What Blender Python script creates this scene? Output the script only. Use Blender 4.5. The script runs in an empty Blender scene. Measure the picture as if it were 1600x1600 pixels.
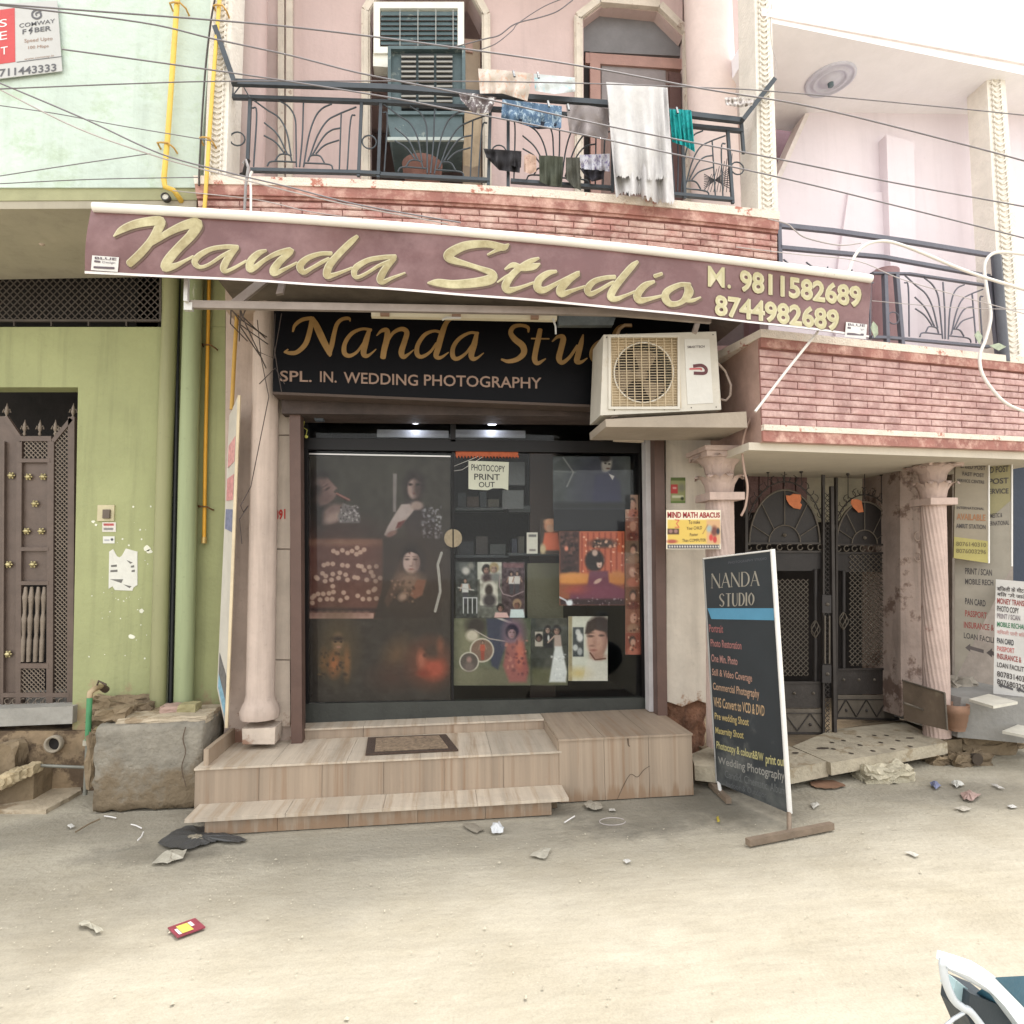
import bpy, math, random
import numpy as np
from mathutils import Vector, Matrix
random.seed(7); rng = np.random.default_rng(7)
S = bpy.context.scene; COL = S.collection
rad = math.radians
# ------------------------------------------------------------------ camera
YAW, PIT, ROLL, F = rad(6.5), rad(4.6), rad(-0.8), 1000.0
CAM = Vector((0, -5, 1.55))
fw = Vector((math.sin(YAW)*math.cos(PIT), math.cos(YAW)*math.cos(PIT), math.sin(PIT)))
rt = Vector((math.cos(YAW), -math.sin(YAW), 0)); up = rt.cross(fw)
rt, up = rt*math.cos(ROLL)+up*math.sin(ROLL), up*math.cos(ROLL)-rt*math.sin(ROLL)
cd = bpy.data.cameras.new('camera'); cam = bpy.data.objects.new('camera', cd); COL.objects.link(cam)
m = Matrix((rt, up, -fw)).transposed().to_4x4(); m.translation = CAM; cam.matrix_world = m
cd.sensor_width = 36; cd.lens = F/1600*36; cd.clip_start = .05; cd.clip_end = 2000
S.camera = cam
# ------------------------------------------------------------------ sky and sun
SUN = Vector((0.22, 0.15, 0.95)).normalized()
w = bpy.data.worlds.new('World'); S.world = w; w.use_nodes = True
wn = w.node_tree.nodes; wl = w.node_tree.links; wn.clear()
sky = wn.new('ShaderNodeTexSky'); sky.sky_type = 'NISHITA'; sky.sun_disc = False
sky.sun_elevation = math.asin(SUN.z); sky.sun_rotation = math.atan2(SUN.x, SUN.y)
sky.dust_density = 5; sky.air_density = 1.2
hz = wn.new('ShaderNodeMix'); hz.data_type = 'RGBA'; hz.inputs[0].default_value = .8
hz.inputs[7].default_value = (8.0, 7.9, 7.65, 1)          # pale summer haze over the blue
wl.new(sky.outputs[0], hz.inputs[6])
bg = wn.new('ShaderNodeBackground'); bg.inputs[1].default_value = .15
wl.new(hz.outputs[2], bg.inputs[0]); wo = wn.new('ShaderNodeOutputWorld'); wl.new(bg.outputs[0], wo.inputs[0])
sd = bpy.data.lights.new('sun', 'SUN'); sd.energy = 1.6; sd.angle = rad(10); sd.color = (1, .965, .91)
so = bpy.data.objects.new('sun', sd); COL.objects.link(so); so.rotation_euler = SUN.to_track_quat('Z', 'Y').to_euler()
S.view_settings.view_transform = 'Standard'; S.view_settings.look = 'None'
S.view_settings.exposure = 1.08; S.view_settings.gamma = 1; S.view_settings.use_curve_mapping = False
S.render.engine = 'CYCLES'; S.cycles.max_bounces = 6; S.cycles.transparent_max_bounces = 8
S.cycles.use_denoising = True

# ------------------------------------------------------------------ pixel to place
def ray(x, y): return (fw + rt*((x-800)/F) + up*((800-y)/F))
def PY(x, y, Y):
    r = ray(x, y); return CAM + r*((Y-CAM.y)/r.y)
def PZ(x, y, Z):
    r = ray(x, y); return CAM + r*((Z-CAM.z)/r.z)
class Q:
    """a flat four-cornered face: pixel corners tl,tr,br,bl with the left and right distance"""
    def __init__(s, tl, tr, br, bl, Yl, Yr=None, pts=None, bow=0):
        s.bow = bow                                     # camber: metres the middle stands above the ends
        Yr = Yl if Yr is None else Yr
        s.p = pts or [PY(*tl, Yl), PY(*tr, Yr), PY(*br, Yr), PY(*bl, Yl)]
        s.n = (s.p[1]-s.p[0]).cross(s.p[3]-s.p[0]).normalized()
        if s.n.dot(CAM-s.p[0]) < 0: s.n = -s.n
        if not pts:                                     # keep the four corners in one plane
            r = ray(*br); s.p[2] = CAM+r*((s.p[0]-CAM).dot(s.n)/r.dot(s.n))
    def m(s, u, v, o=0):
        a, b, c, d = s.p
        return a*(1-u)*(1-v)+b*u*(1-v)+c*u*v+d*(1-u)*v + s.n*o + Vector((0, 0, 4*u*(1-u)*s.bow))
    def px(s, x, y, o=0):
        r = ray(x, y); p0 = s.p[0]+s.n*o
        return CAM + r*((p0-CAM).dot(s.n)/r.dot(s.n))
class PL(Q):                                          # an upright plane Y = const
    def __init__(s, Y): s.p = [Vector((0, Y, 0))]; s.n = Vector((0, -1, 0))
# ------------------------------------------------------------------ materials
def lin(c): return tuple(((v/255)/12.92 if v/255 <= .04045 else ((v/255+.055)/1.055)**2.4) for v in c[:3])
MC = {}
def M(name, c, rough=.8, metal=0, var=.12, sc=6, bump=.15, c2=None, th=.6, sc2=3, stretch=(1, 1, 1), emit=None, fine=None, soft=.03, rnd=0, low=None, drip=0, spec=None):
    if name in MC: return MC[name]
    mt = bpy.data.materials.new(name); mt.use_nodes = True; nt = mt.node_tree; N = nt.nodes; L = nt.links
    b = N['Principled BSDF']; b.inputs['Roughness'].default_value = rough; b.inputs['Metallic'].default_value = metal
    c = lin(c)
    if spec is not None: b.inputs['Specular IOR Level'].default_value = spec
    if emit:
        b.inputs['Emission Color'].default_value = (*lin(emit[0]), 1); b.inputs['Emission Strength'].default_value = emit[1]
    g = N.new('ShaderNodeNewGeometry'); mp = N.new('ShaderNodeMapping'); mp.inputs['Scale'].default_value = stretch
    L.new(g.outputs['Position'], mp.inputs[0])
    n1 = N.new('ShaderNodeTexNoise'); n1.inputs['Scale'].default_value = sc; n1.inputs['Detail'].default_value = 6; n1.inputs['Roughness'].default_value = .65
    L.new(mp.outputs[0], n1.inputs[0])
    r1 = N.new('ShaderNodeMapRange'); r1.inputs[1].default_value = .3; r1.inputs[2].default_value = .7
    r1.inputs[3].default_value = 1-var*1.4; r1.inputs[4].default_value = 1+var*.8; L.new(n1.outputs[0], r1.inputs[0])
    mu = N.new('ShaderNodeMix'); mu.data_type = 'RGBA'; mu.blend_type = 'MULTIPLY'; mu.inputs[0].default_value = 1
    mu.inputs[6].default_value = (*c, 1); L.new(r1.outputs[0], mu.inputs[7]); out = mu.outputs[2]
    if rnd:
        oi = N.new('ShaderNodeObjectInfo'); rr = N.new('ShaderNodeMapRange'); rr.inputs[3].default_value = 1-rnd; rr.inputs[4].default_value = 1+rnd
        L.new(oi.outputs['Random'], rr.inputs[0]); m3 = N.new('ShaderNodeMix'); m3.data_type = 'RGBA'; m3.blend_type = 'MULTIPLY'; m3.inputs[0].default_value = 1
        L.new(out, m3.inputs[6]); L.new(rr.outputs[0], m3.inputs[7]); out = m3.outputs[2]
    if c2:
        n2 = N.new('ShaderNodeTexNoise'); n2.inputs['Scale'].default_value = sc2; n2.inputs['Detail'].default_value = 9; n2.inputs['Roughness'].default_value = .7
        L.new(mp.outputs[0], n2.inputs[0]); src = n2.outputs[0]
        if low:                                          # wear that gathers at the foot of a wall: (z0, z1, amount)
            sx = N.new('ShaderNodeSeparateXYZ'); L.new(g.outputs['Position'], sx.inputs[0])
            rl = N.new('ShaderNodeMapRange'); rl.inputs[1].default_value = low[0]; rl.inputs[2].default_value = low[1]; rl.inputs[3].default_value = low[2]; rl.inputs[4].default_value = 0
            L.new(sx.outputs[2], rl.inputs[0]); ad = N.new('ShaderNodeMath'); L.new(src, ad.inputs[0]); L.new(rl.outputs[0], ad.inputs[1]); src = ad.outputs[0]
        r2 = N.new('ShaderNodeMapRange'); r2.inputs[1].default_value = th-soft; r2.inputs[2].default_value = th+soft
        L.new(src, r2.inputs[0]); m2 = N.new('ShaderNodeMix'); m2.data_type = 'RGBA'
        L.new(r2.outputs[0], m2.inputs[0]); L.new(out, m2.inputs[6]); m2.inputs[7].default_value = (*lin(c2), 1); out = m2.outputs[2]
    if drip:                                              # rain streaks and grime running down the face
        m4 = N.new('ShaderNodeMapping'); m4.inputs['Scale'].default_value = (9, 9, .55); L.new(g.outputs['Position'], m4.inputs[0])
        n4 = N.new('ShaderNodeTexNoise'); n4.inputs['Scale'].default_value = 1.3; n4.inputs['Detail'].default_value = 7; n4.inputs['Roughness'].default_value = .62; L.new(m4.outputs[0], n4.inputs[0])
        r4 = N.new('ShaderNodeMapRange'); r4.inputs[1].default_value = .5; r4.inputs[2].default_value = .78; r4.inputs[3].default_value = 1; r4.inputs[4].default_value = 1-drip; L.new(n4.outputs[0], r4.inputs[0])
        n5 = N.new('ShaderNodeTexNoise'); n5.inputs['Scale'].default_value = 22; n5.inputs['Detail'].default_value = 8; n5.inputs['Roughness'].default_value = .75; L.new(g.outputs['Position'], n5.inputs[0])
        r5 = N.new('ShaderNodeMapRange'); r5.inputs[1].default_value = .32; r5.inputs[2].default_value = .42; r5.inputs[3].default_value = 1-drip*.5; r5.inputs[4].default_value = 1; L.new(n5.outputs[0], r5.inputs[0])
        for rx in (r4, r5):
            m5 = N.new('ShaderNodeMix'); m5.data_type = 'RGBA'; m5.blend_type = 'MULTIPLY'; m5.inputs[0].default_value = 1; L.new(out, m5.inputs[6]); L.new(rx.outputs[0], m5.inputs[7]); out = m5.outputs[2]
    L.new(out, b.inputs['Base Color'])
    if bump:
        n3 = N.new('ShaderNodeTexNoise'); n3.inputs['Scale'].default_value = fine or sc*6; n3.inputs['Detail'].default_value = 5
        L.new(mp.outputs[0], n3.inputs[0]); bp = N.new('ShaderNodeBump'); bp.inputs['Strength'].default_value = bump; bp.inputs['Distance'].default_value = .02
        L.new(n3.outputs[0], bp.inputs['Height']); L.new(bp.outputs[0], b.inputs['Normal'])
    MC[name] = mt; return mt
def MV(name='printed ink', rough=.55):                # flat print: colour kept per vertex
    if name in MC: return MC[name]
    mt = bpy.data.materials.new(name); mt.use_nodes = True; N = mt.node_tree.nodes
    a = N.new('ShaderNodeAttribute'); a.attribute_name = 'ink'; b = N['Principled BSDF']
    b.inputs['Roughness'].default_value = rough; b.inputs['Specular IOR Level'].default_value = .2; mt.node_tree.links.new(a.outputs['Color'], b.inputs['Base Color'])
    MC[name] = mt; return mt
# ------------------------------------------------------------------ mesh builder
class MB:
    def __init__(s): s.v = []; s.f = []; s.sm = []
    def add(s, vs, fs, smooth=False):
        k = len(s.v); s.v += [Vector(p) for p in vs]; s.f += [tuple(i+k for i in f) for f in fs]; s.sm += [smooth]*len(fs); return s
    def box(s, x0, x1, y0, y1, z0, z1):
        return s.hexa([(x0,y0,z1),(x1,y0,z1),(x1,y0,z0),(x0,y0,z0)], [(x0,y1,z1),(x1,y1,z1),(x1,y1,z0),(x0,y1,z0)])
    def hexa(s, a, b):                                 # front and back rings of n points
        n = len(a); fs = [tuple(range(n)), tuple(range(2*n-1, n-1, -1))]
        fs += [(i, i+n, (i+1) % n+n, (i+1) % n) for i in range(n)]
        return s.add(list(a)+list(b), fs)
    def qb(s, q, u0, u1, v0, v1, o0, o1):              # box on a Q face between offsets
        f = [q.m(u0, v0, o1), q.m(u1, v0, o1), q.m(u1, v1, o1), q.m(u0, v1, o1)]
        b = [q.m(u0, v0, o0), q.m(u1, v0, o0), q.m(u1, v1, o0), q.m(u0, v1, o0)]
        return s.hexa(f, b)
    def qbs(s, q, v0, v1, o0, o1, n=10, u0=0, u1=1):    # the same along the whole width, in slices that follow the camber
        rg = [[q.m(u0+(u1-u0)*i/n, v, o) for v, o in ((v0, o1), (v1, o1), (v1, o0), (v0, o0))] for i in range(n+1)]
        fs = [(4*i+j, 4*i+4+j, 4*i+4+(j+1) % 4, 4*i+(j+1) % 4) for i in range(n) for j in range(4)]
        return s.add([p for r in rg for p in r], fs+[(3, 2, 1, 0), (4*n, 4*n+1, 4*n+2, 4*n+3)])
    def pil(s, q, u0, u1, v0, v1, o0, o1, ch=.06, cv=.15):   # soft-edged tile or brick
        du = (u1-u0)*ch; dv = (v1-v0)*cv; oc = o0+(o1-o0)*.6
        r = [[q.m(a, b, o) for a, b in ((u0+i*du, v0+i*dv), (u1-i*du, v0+i*dv), (u1-i*du, v1-i*dv), (u0+i*du, v1-i*dv))] for i, o in ((0, o0), (0, oc), (1, o1))]
        fs = [(8, 9, 10, 11)]
        for k in (0, 4):
            fs += [(k+i, k+(i+1) % 4, k+4+(i+1) % 4, k+4+i) for i in range(4)]
        return s.add(r[0]+r[1]+r[2], fs)
    def pbox(s, x0, x1, y0, y1, Y, D):                 # box from pixel bounds on plane Y, D metres deep
        p = [PY(x0, y0, Y), PY(x1, y0, Y), PY(x1, y1, Y), PY(x0, y1, Y)]
        xl = (p[0].x+p[3].x)/2; xr = (p[1].x+p[2].x)/2; zt = (p[0].z+p[1].z)/2; zb = (p[2].z+p[3].z)/2
        return s.box(xl, xr, Y, Y+D, zb, zt)
    def poly(s, pts, Y, D):                            # pixel outline extruded away from the camera
        a = [PY(x, y, Y) for x, y in pts]; return s.hexa(a, [p+Vector((0, D, 0)) for p in a])
    def qpoly(s, q, pts, o0, o1):
        a = [q.px(x, y, 0) for x, y in pts]; return s.hexa([p+q.n*o1 for p in a], [p+q.n*o0 for p in a])
    def tube(s, pts, r, n=6, cap=True, rr=None):
        pts = [Vector(p) for p in pts]; k = len(pts); rings = []
        prev = None
        for i, p in enumerate(pts):
            t = (pts[min(i+1, k-1)]-pts[max(i-1, 0)])
            if t.length < 1e-9: t = Vector((0, 0, 1))
            t.normalize()
            if prev is None: a = t.orthogonal().normalized()
            else:
                a = prev-t*prev.dot(t); a = a.normalized() if a.length > 1e-6 else t.orthogonal().normalized()
            prev = a; b = t.cross(a); q = rr[i] if rr else r
            rings.append([p+(a*math.cos(2*math.pi*j/n)+b*math.sin(2*math.pi*j/n))*q for j in range(n)])
        vs = [v for R in rings for v in R]; fs = []
        for i in range(k-1):
            fs += [(i*n+j, i*n+(j+1) % n, (i+1)*n+(j+1) % n, (i+1)*n+j) for j in range(n)]
        s.add(vs, fs, True)
        if cap: s.add(rings[0], [tuple(range(n-1, -1, -1))]); s.add(rings[-1], [tuple(range(n))])
        return s
    def bar(s, a, b, wd, dp, n=Vector((0, -1, 0))):     # flat bar from a to b: wd across, dp deep along n
        a = Vector(a); b = Vector(b); t = (b-a).normalized(); sd_ = t.cross(n).normalized()*wd/2; d = n*dp/2
        return s.hexa([a+sd_+d, a-sd_+d, b-sd_+d, b+sd_+d], [a+sd_-d, a-sd_-d, b-sd_-d, b+sd_-d])
    def lathe(s, c, prof, n=20, ax=Vector((0, 0, 1)), tw=0, fl=0, nf=0):   # prof: (radius, height)
        c = Vector(c); ax = Vector(ax).normalized(); a = ax.orthogonal().normalized(); b = ax.cross(a); vs = []
        for i, (r, h) in enumerate(prof):
            for j in range(n):
                t = 2*math.pi*j/n; q = r
                if fl: q = r*(1+fl*math.cos(nf*t+tw*h))
                vs.append(c+(a*math.cos(t)+b*math.sin(t))*q+ax*h)
        k = len(prof); fs = [(i*n+j, i*n+(j+1) % n, (i+1)*n+(j+1) % n, (i+1)*n+j) for i in range(k-1) for j in range(n)]
        s.add(vs, fs, True); s.add(vs[:n], [tuple(range(n-1, -1, -1))]); s.add(vs[-n:], [tuple(range(n))]); return s
    def grid(s, fn, nu, nv, smooth=True):
        vs = [fn(i/nu, j/nv) for j in range(nv+1) for i in range(nu+1)]
        return s.add(vs, [(j*(nu+1)+i, j*(nu+1)+i+1, (j+1)*(nu+1)+i+1, (j+1)*(nu+1)+i) for j in range(nv) for i in range(nu)], smooth)
    def stroke(s, q, pts, off, wd=0, sh=(0, 0), n=5, round_end=True):
        """pen stroke: pts (x, y, half width) in pixels laid on face q"""
        P = np.array(pts, float); P = np.vstack([2*P[0]-P[1], P, 2*P[-1]-P[-2]]); C = []
        for i in range(1, len(P)-2):
            for t in np.linspace(0, 1, n, endpoint=(i == len(P)-3)):
                a, b, c, d = P[i-1:i+3]
                C.append(.5*((2*b)+(c-a)*t+(2*a-5*b+4*c-d)*t*t+(3*b-a-3*c+d)*t**3))
        C = np.array(C); T = np.gradient(C[:, :2], axis=0); T /= np.linalg.norm(T, axis=1)[:, None]+1e-9
        H = np.maximum(C[:, 2], .3)+wd; nx = np.c_[-T[:, 1], T[:, 0]]*H[:, None]
        A = C[:, :2]+nx+sh; B = C[:, :2]-nx+sh; vs = []
        for i in range(len(C)): vs += [q.px(*A[i], off), q.px(*B[i], off)]
        s.add(vs, [(2*i, 2*i+1, 2*i+3, 2*i+2) for i in range(len(C)-1)])
        if round_end:
            for i, sg in ((0, -1), (-1, 1)):
                c = C[i, :2]+sh; t = T[i]*sg; nn = np.array([-t[1], t[0]])
                ring = [q.px(*(c+(nn*math.cos(a)+t*math.sin(a)*.6)*H[i]), off) for a in np.linspace(0, math.pi, 7)]
                s.add(ring, [tuple(range(7))])
        return s
TXT = {}
def txt(s, bold=0.0, ital=0.0):
    k = (s, bold)
    if k not in TXT:
        c = bpy.data.curves.new('t', 'FONT'); c.body = s; c.resolution_u = 3; c.offset = bold; c.size = 1
        o = bpy.data.objects.new('t', c); me = o.to_mesh()
        v = np.array([x.co[:2] for x in me.vertices]); f = [tuple(p.vertices) for p in me.polygons]
        o.to_mesh_clear(); bpy.data.objects.remove(o); bpy.data.curves.remove(c)
        lo = v.min(0); v = (v-lo)/(v.max(0)-lo); TXT[k] = (v, f)
    return TXT[k]
def letter(mb, s, quad, q, off, bold=0.0, shx=0):
    """lettering fitted to the four pixel corners tl,tr,br,bl on face q"""
    v, f = txt(s, bold); tl, tr, br, bl = [np.array(p, float) for p in quad]; vs = []
    for u, t in v:
        p = bl*(1-u)*(1-t)+br*u*(1-t)+tr*u*t+tl*(1-u)*t; vs.append(q.px(p[0]+shx*t, p[1], off))
    mb.add(vs, f); return mb
def lq(x0, y0, x1, y1, h, h1=None):                    # quad from top left, top right and letter height
    return [(x0, y0), (x1, y1), (x1, y1+(h1 or h)), (x0, y0+h)]
# ------------------------------------------------------------------ objects
def tagit(o, label=None, cat=None, group=None, kind=None):
    if label: o['label'] = label
    if cat: o['category'] = cat
    if group: o['group'] = group
    if kind: o['kind'] = kind
    return o
def thing(name, base, label, cat, group=None):
    o = bpy.data.objects.new(name, None); COL.objects.link(o); o.location = base; o.empty_display_size = .1
    o['base'] = [float(v) for v in base]
    return tagit(o, label, cat, group)
def part(name, mb, mat, parent=None, label=None, kind=None):
    b = Vector(parent['base']) if parent is not None else Vector((0, 0, 0))
    me = bpy.data.meshes.new(name); me.from_pydata([tuple(v-b) for v in mb.v], [], mb.f); me.materials.append(mat)
    me.polygons.foreach_set('use_smooth', mb.sm); me.update()
    o = bpy.data.objects.new(name, me); COL.objects.link(o)
    if parent is not None: o.parent = parent; o['base'] = [float(v) for v in b]
    return tagit(o, label, kind=kind)
def solo(name, mb, mat, label, cat, group=None, kind=None):
    c = sum((v for v in mb.v), Vector())/max(1, len(mb.v)); c.z = min(v.z for v in mb.v)
    for i, v in enumerate(mb.v): mb.v[i] = v-c
    o = part(name, mb, mat); o.location = c; return tagit(o, label, cat, group, kind)
def structure(name, mb, mat): return tagit(part(name, mb, mat), kind='structure')
# painter for printed pictures ------------------------------------------------
class Cv:
    def __init__(s, x0, y0, x1, y1, base, st=1.25):
        s.b = (x0, y0, x1, y1); s.nx = max(2, int((x1-x0)/st)); s.ny = max(2, int((y1-y0)/st))
        s.X, s.Y = np.meshgrid(np.linspace(x0, x1, s.nx+1), np.linspace(y0, y1, s.ny+1))
        s.c = np.ones((s.ny+1, s.nx+1, 3))*np.array(base, float)
    def mix(s, a, col): s.c = s.c*(1-a[..., None])+np.array(col, float)*a[..., None]
    def ell(s, cx, cy, rx, ry, col, soft=.25, rot=0, al=1):
        r = rad(rot); dx = s.X-cx; dy = s.Y-cy; u = (dx*math.cos(r)+dy*math.sin(r))/rx; v = (-dx*math.sin(r)+dy*math.cos(r))/ry
        s.mix(np.clip((1+soft-np.hypot(u, v))/max(soft*2, .01), 0, 1)*al, col); return s
    def rect(s, x0, y0, x1, y1, col, soft=1.2, al=1):
        a = np.clip((s.X-x0)/soft+.5, 0, 1)*np.clip((x1-s.X)/soft+.5, 0, 1)*np.clip((s.Y-y0)/soft+.5, 0, 1)*np.clip((y1-s.Y)/soft+.5, 0, 1)
        s.mix(a*al, col); return s
    def pol(s, pts, col, soft=2, al=1):               # convex or star-like outline by signed edges (even-odd, softened)
        ins = np.zeros(s.X.shape, bool); d = np.full(s.X.shape, 1e9); n = len(pts)
        for i in range(n):
            (ax, ay), (bx, by) = pts[i], pts[(i+1) % n]
            cnd = ((ay > s.Y) != (by > s.Y)) & (s.X < (bx-ax)*(s.Y-ay)/((by-ay) or 1e-9)+ax); ins ^= cnd
            t = np.clip(((s.X-ax)*(bx-ax)+(s.Y-ay)*(by-ay))/((bx-ax)**2+(by-ay)**2+1e-9), 0, 1)
            d = np.minimum(d, np.hypot(s.X-ax-t*(bx-ax), s.Y-ay-t*(by-ay)))
        s.mix(np.clip(np.where(ins, d, -d)/soft+.5, 0, 1)*al, col); return s
    def ln(s, pts, wd, col, soft=1, al=1):
        d = np.full(s.X.shape, 1e9)
        for (ax, ay), (bx, by) in zip(pts, pts[1:]):
            t = np.clip(((s.X-ax)*(bx-ax)+(s.Y-ay)*(by-ay))/((bx-ax)**2+(by-ay)**2+1e-9), 0, 1)
            d = np.minimum(d, np.hypot(s.X-ax-t*(bx-ax), s.Y-ay-t*(by-ay)))
        s.mix(np.clip((wd/2-d)/soft+.5, 0, 1)*al, col); return s
    def noise(s, amp, k=6, cl=False):
        n = rng.normal(0, 1, (s.ny//k+3, s.nx//k+3)); yi = np.linspace(0, n.shape[0]-2.01, s.ny+1); xi = np.linspace(0, n.shape[1]-2.01, s.nx+1)
        y0 = yi.astype(int); x0 = xi.astype(int); fy = (yi-y0)[:, None]; fx = (xi-x0)[None]
        g = n[y0][:, x0]*(1-fy)*(1-fx)+n[y0+1][:, x0]*fy*(1-fx)+n[y0][:, x0+1]*(1-fy)*fx+n[y0+1][:, x0+1]*fy*fx
        s.c = np.clip(s.c+g[..., None]*amp, 0, 255); return s
    def spk(s, x0, y0, x1, y1, n, r, cols, soft=.5, al=.8):
        for _ in range(n): s.ell(random.uniform(x0, x1), random.uniform(y0, y1), r*random.uniform(.5, 1.3), r*random.uniform(.5, 1.3), random.choice(cols), soft, 0, al)
        return s
    def face(s, cx, cy, r, skin, hair=(25, 20, 20), rot=0, dark=.5):
        s.ell(cx, cy-r*.12, r*1.15, r*1.3, hair, .18, rot); R = rad(rot)
        def at(u, v): return cx+u*r*math.cos(R)-v*r*math.sin(R), cy+u*r*math.sin(R)+v*r*math.cos(R)
        sh = tuple(v*.62 for v in skin); lo = tuple(v*.8 for v in skin)
        s.ell(*at(0, .18), r*.72, r*.98, sh, .12, rot).ell(*at(-.08, .16), r*.6, r*.9, skin, .3, rot).ell(*at(.42, .25), r*.2, r*.7, sh, .6, rot, .6)
        for k in (-.3, .26):
            s.ell(*at(k, .0), r*.17, r*.085, (52, 38, 34), .5, rot, .75).ell(*at(k, -.17), r*.2, r*.04, (58, 42, 38), .6, rot, .6)
        s.ell(*at(.06, .3), r*.07, r*.22, lo, .8, rot, .8).ell(*at(-.03, .44), r*.12, r*.05, sh, .6, rot, .7).ell(*at(-.02, .7), r*.22, r*.08, (128, 66, 62), .5, rot, .8)
        s.pol([at(-.7, -.1), at(-.55, -.7), at(0, -.95), at(.55, -.7), at(.7, -.1), at(.3, -.52), at(-.25, -.5)], hair, r*.18, .95); return s
    def build(s, name, q, off, parent=None, mat=None, quad=None, gain=1.0):
        mb = MB(); vs = []
        if quad:
            tl, tr, br, bl = [np.array(p, float) for p in quad]
        for j in range(s.ny+1):
            for i in range(s.nx+1):
                if quad:
                    u, v = i/s.nx, j/s.ny; p = tl*(1-u)*(1-v)+tr*u*(1-v)+br*u*v+bl*(1-u)*v; vs.append(q.px(p[0], p[1], off))
                else: vs.append(q.px(s.X[j, i], s.Y[j, i], off))
        nn = s.nx+1
        mb.add(vs, [(j*nn+i, j*nn+i+1, (j+1)*nn+i+1, (j+1)*nn+i) for j in range(s.ny) for i in range(s.nx)])
        o = part(name, mb, mat or MV(), parent)
        a = o.data.color_attributes.new('ink', 'FLOAT_COLOR', 'POINT')
        c = np.clip(s.c/255, 0, 1); c = np.where(c <= .04045, c/12.92, ((c+.055)/1.055)**2.4)*gain
        g_ = c.mean(-1, keepdims=True); c = g_+(c-g_)*.82          # old faded prints
        a.data.foreach_set('color', np.c_[np.clip(c, 0, .9).reshape(-1, 3), np.ones(c.shape[0]*c.shape[1])].ravel()); return o
def backing(q, quad, o0, o1):
    mb = MB(); a = [q.px(x, y, 0) for x, y in quad]; return mb.hexa([p+q.n*o1 for p in a], [p+q.n*o0 for p in a])
# ================================================================== SETTING
road_m = M('sandy road', (176, 169, 153), .95, var=.08, sc=1.1, bump=.5, fine=40, c2=(160, 152, 134), th=.55, sc2=1.6, soft=.16)
DAMP_SHADE = [(1.35, -.95, .75, .42, .42), (-.2, -1.2, 1.5, .22, .22), (-2.0, -.75, 1.1, .3, .30), (1.9, -.9, .5, .5, .30), (-1.55, -1.15, .45, .14, .34), (3.0, -.9, .8, .2, .2), (-2.0, -2.2, .7, .9, .16), (-.9, -1.7, .8, .5, .12), (3.6, -1.05, .5, .3, .25)]
def road_grain():
    nt = road_m.node_tree; N = nt.nodes; L = nt.links; b = N['Principled BSDF']; base = b.inputs['Base Color'].links[0].from_socket; out = base
    g = N.new('ShaderNodeNewGeometry')
    def mul(fac):
        nonlocal out
        m = N.new('ShaderNodeMix'); m.data_type = 'RGBA'; m.blend_type = 'MULTIPLY'; m.inputs[0].default_value = 1; L.new(out, m.inputs[6]); L.new(fac, m.inputs[7]); out = m.outputs[2]
    for st, rz, sc, lo, hi, a, bb in (((.35, 2.0, 1), .14, 7, .35, .7, .88, 1.05), ((1, 1, 1), 0, 110, .3, .7, .88, 1.08), ((.4, 3.0, 1), .1, 3, .60, .75, 1, .9), ((1, 1, 1), 0, 28, .66, .72, 1, .82)):
        mp = N.new('ShaderNodeMapping'); mp.inputs['Scale'].default_value = st; mp.inputs['Rotation'].default_value = (0, 0, rz); L.new(g.outputs['Position'], mp.inputs[0])
        n = N.new('ShaderNodeTexNoise'); n.inputs['Scale'].default_value = sc; n.inputs['Detail'].default_value = 8; n.inputs['Roughness'].default_value = .7; L.new(mp.outputs[0], n.inputs[0])
        r = N.new('ShaderNodeMapRange'); r.inputs[1].default_value = lo; r.inputs[2].default_value = hi; r.inputs[3].default_value = a; r.inputs[4].default_value = bb; L.new(n.outputs[0], r.inputs[0]); mul(r.outputs[0])
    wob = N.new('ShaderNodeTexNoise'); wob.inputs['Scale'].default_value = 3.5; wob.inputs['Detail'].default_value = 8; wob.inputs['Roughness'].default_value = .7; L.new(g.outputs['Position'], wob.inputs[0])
    for cx, cy, rx, ry, am in DAMP_SHADE:                        # damp, trodden soil, plus soft ground shadows painted in as darker patches
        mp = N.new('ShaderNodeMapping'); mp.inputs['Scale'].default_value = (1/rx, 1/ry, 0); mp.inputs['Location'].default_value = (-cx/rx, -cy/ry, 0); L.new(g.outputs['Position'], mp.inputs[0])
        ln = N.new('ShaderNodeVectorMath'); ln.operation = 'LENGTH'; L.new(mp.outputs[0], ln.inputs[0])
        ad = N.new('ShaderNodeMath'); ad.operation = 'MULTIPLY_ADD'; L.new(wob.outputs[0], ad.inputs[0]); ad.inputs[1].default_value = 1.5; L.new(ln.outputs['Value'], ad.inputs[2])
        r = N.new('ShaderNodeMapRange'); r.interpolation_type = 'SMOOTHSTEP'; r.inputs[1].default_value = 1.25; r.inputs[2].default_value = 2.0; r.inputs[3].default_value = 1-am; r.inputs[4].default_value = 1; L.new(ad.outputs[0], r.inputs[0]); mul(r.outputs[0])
    L.new(out, b.inputs['Base Color'])
road_grain()
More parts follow.
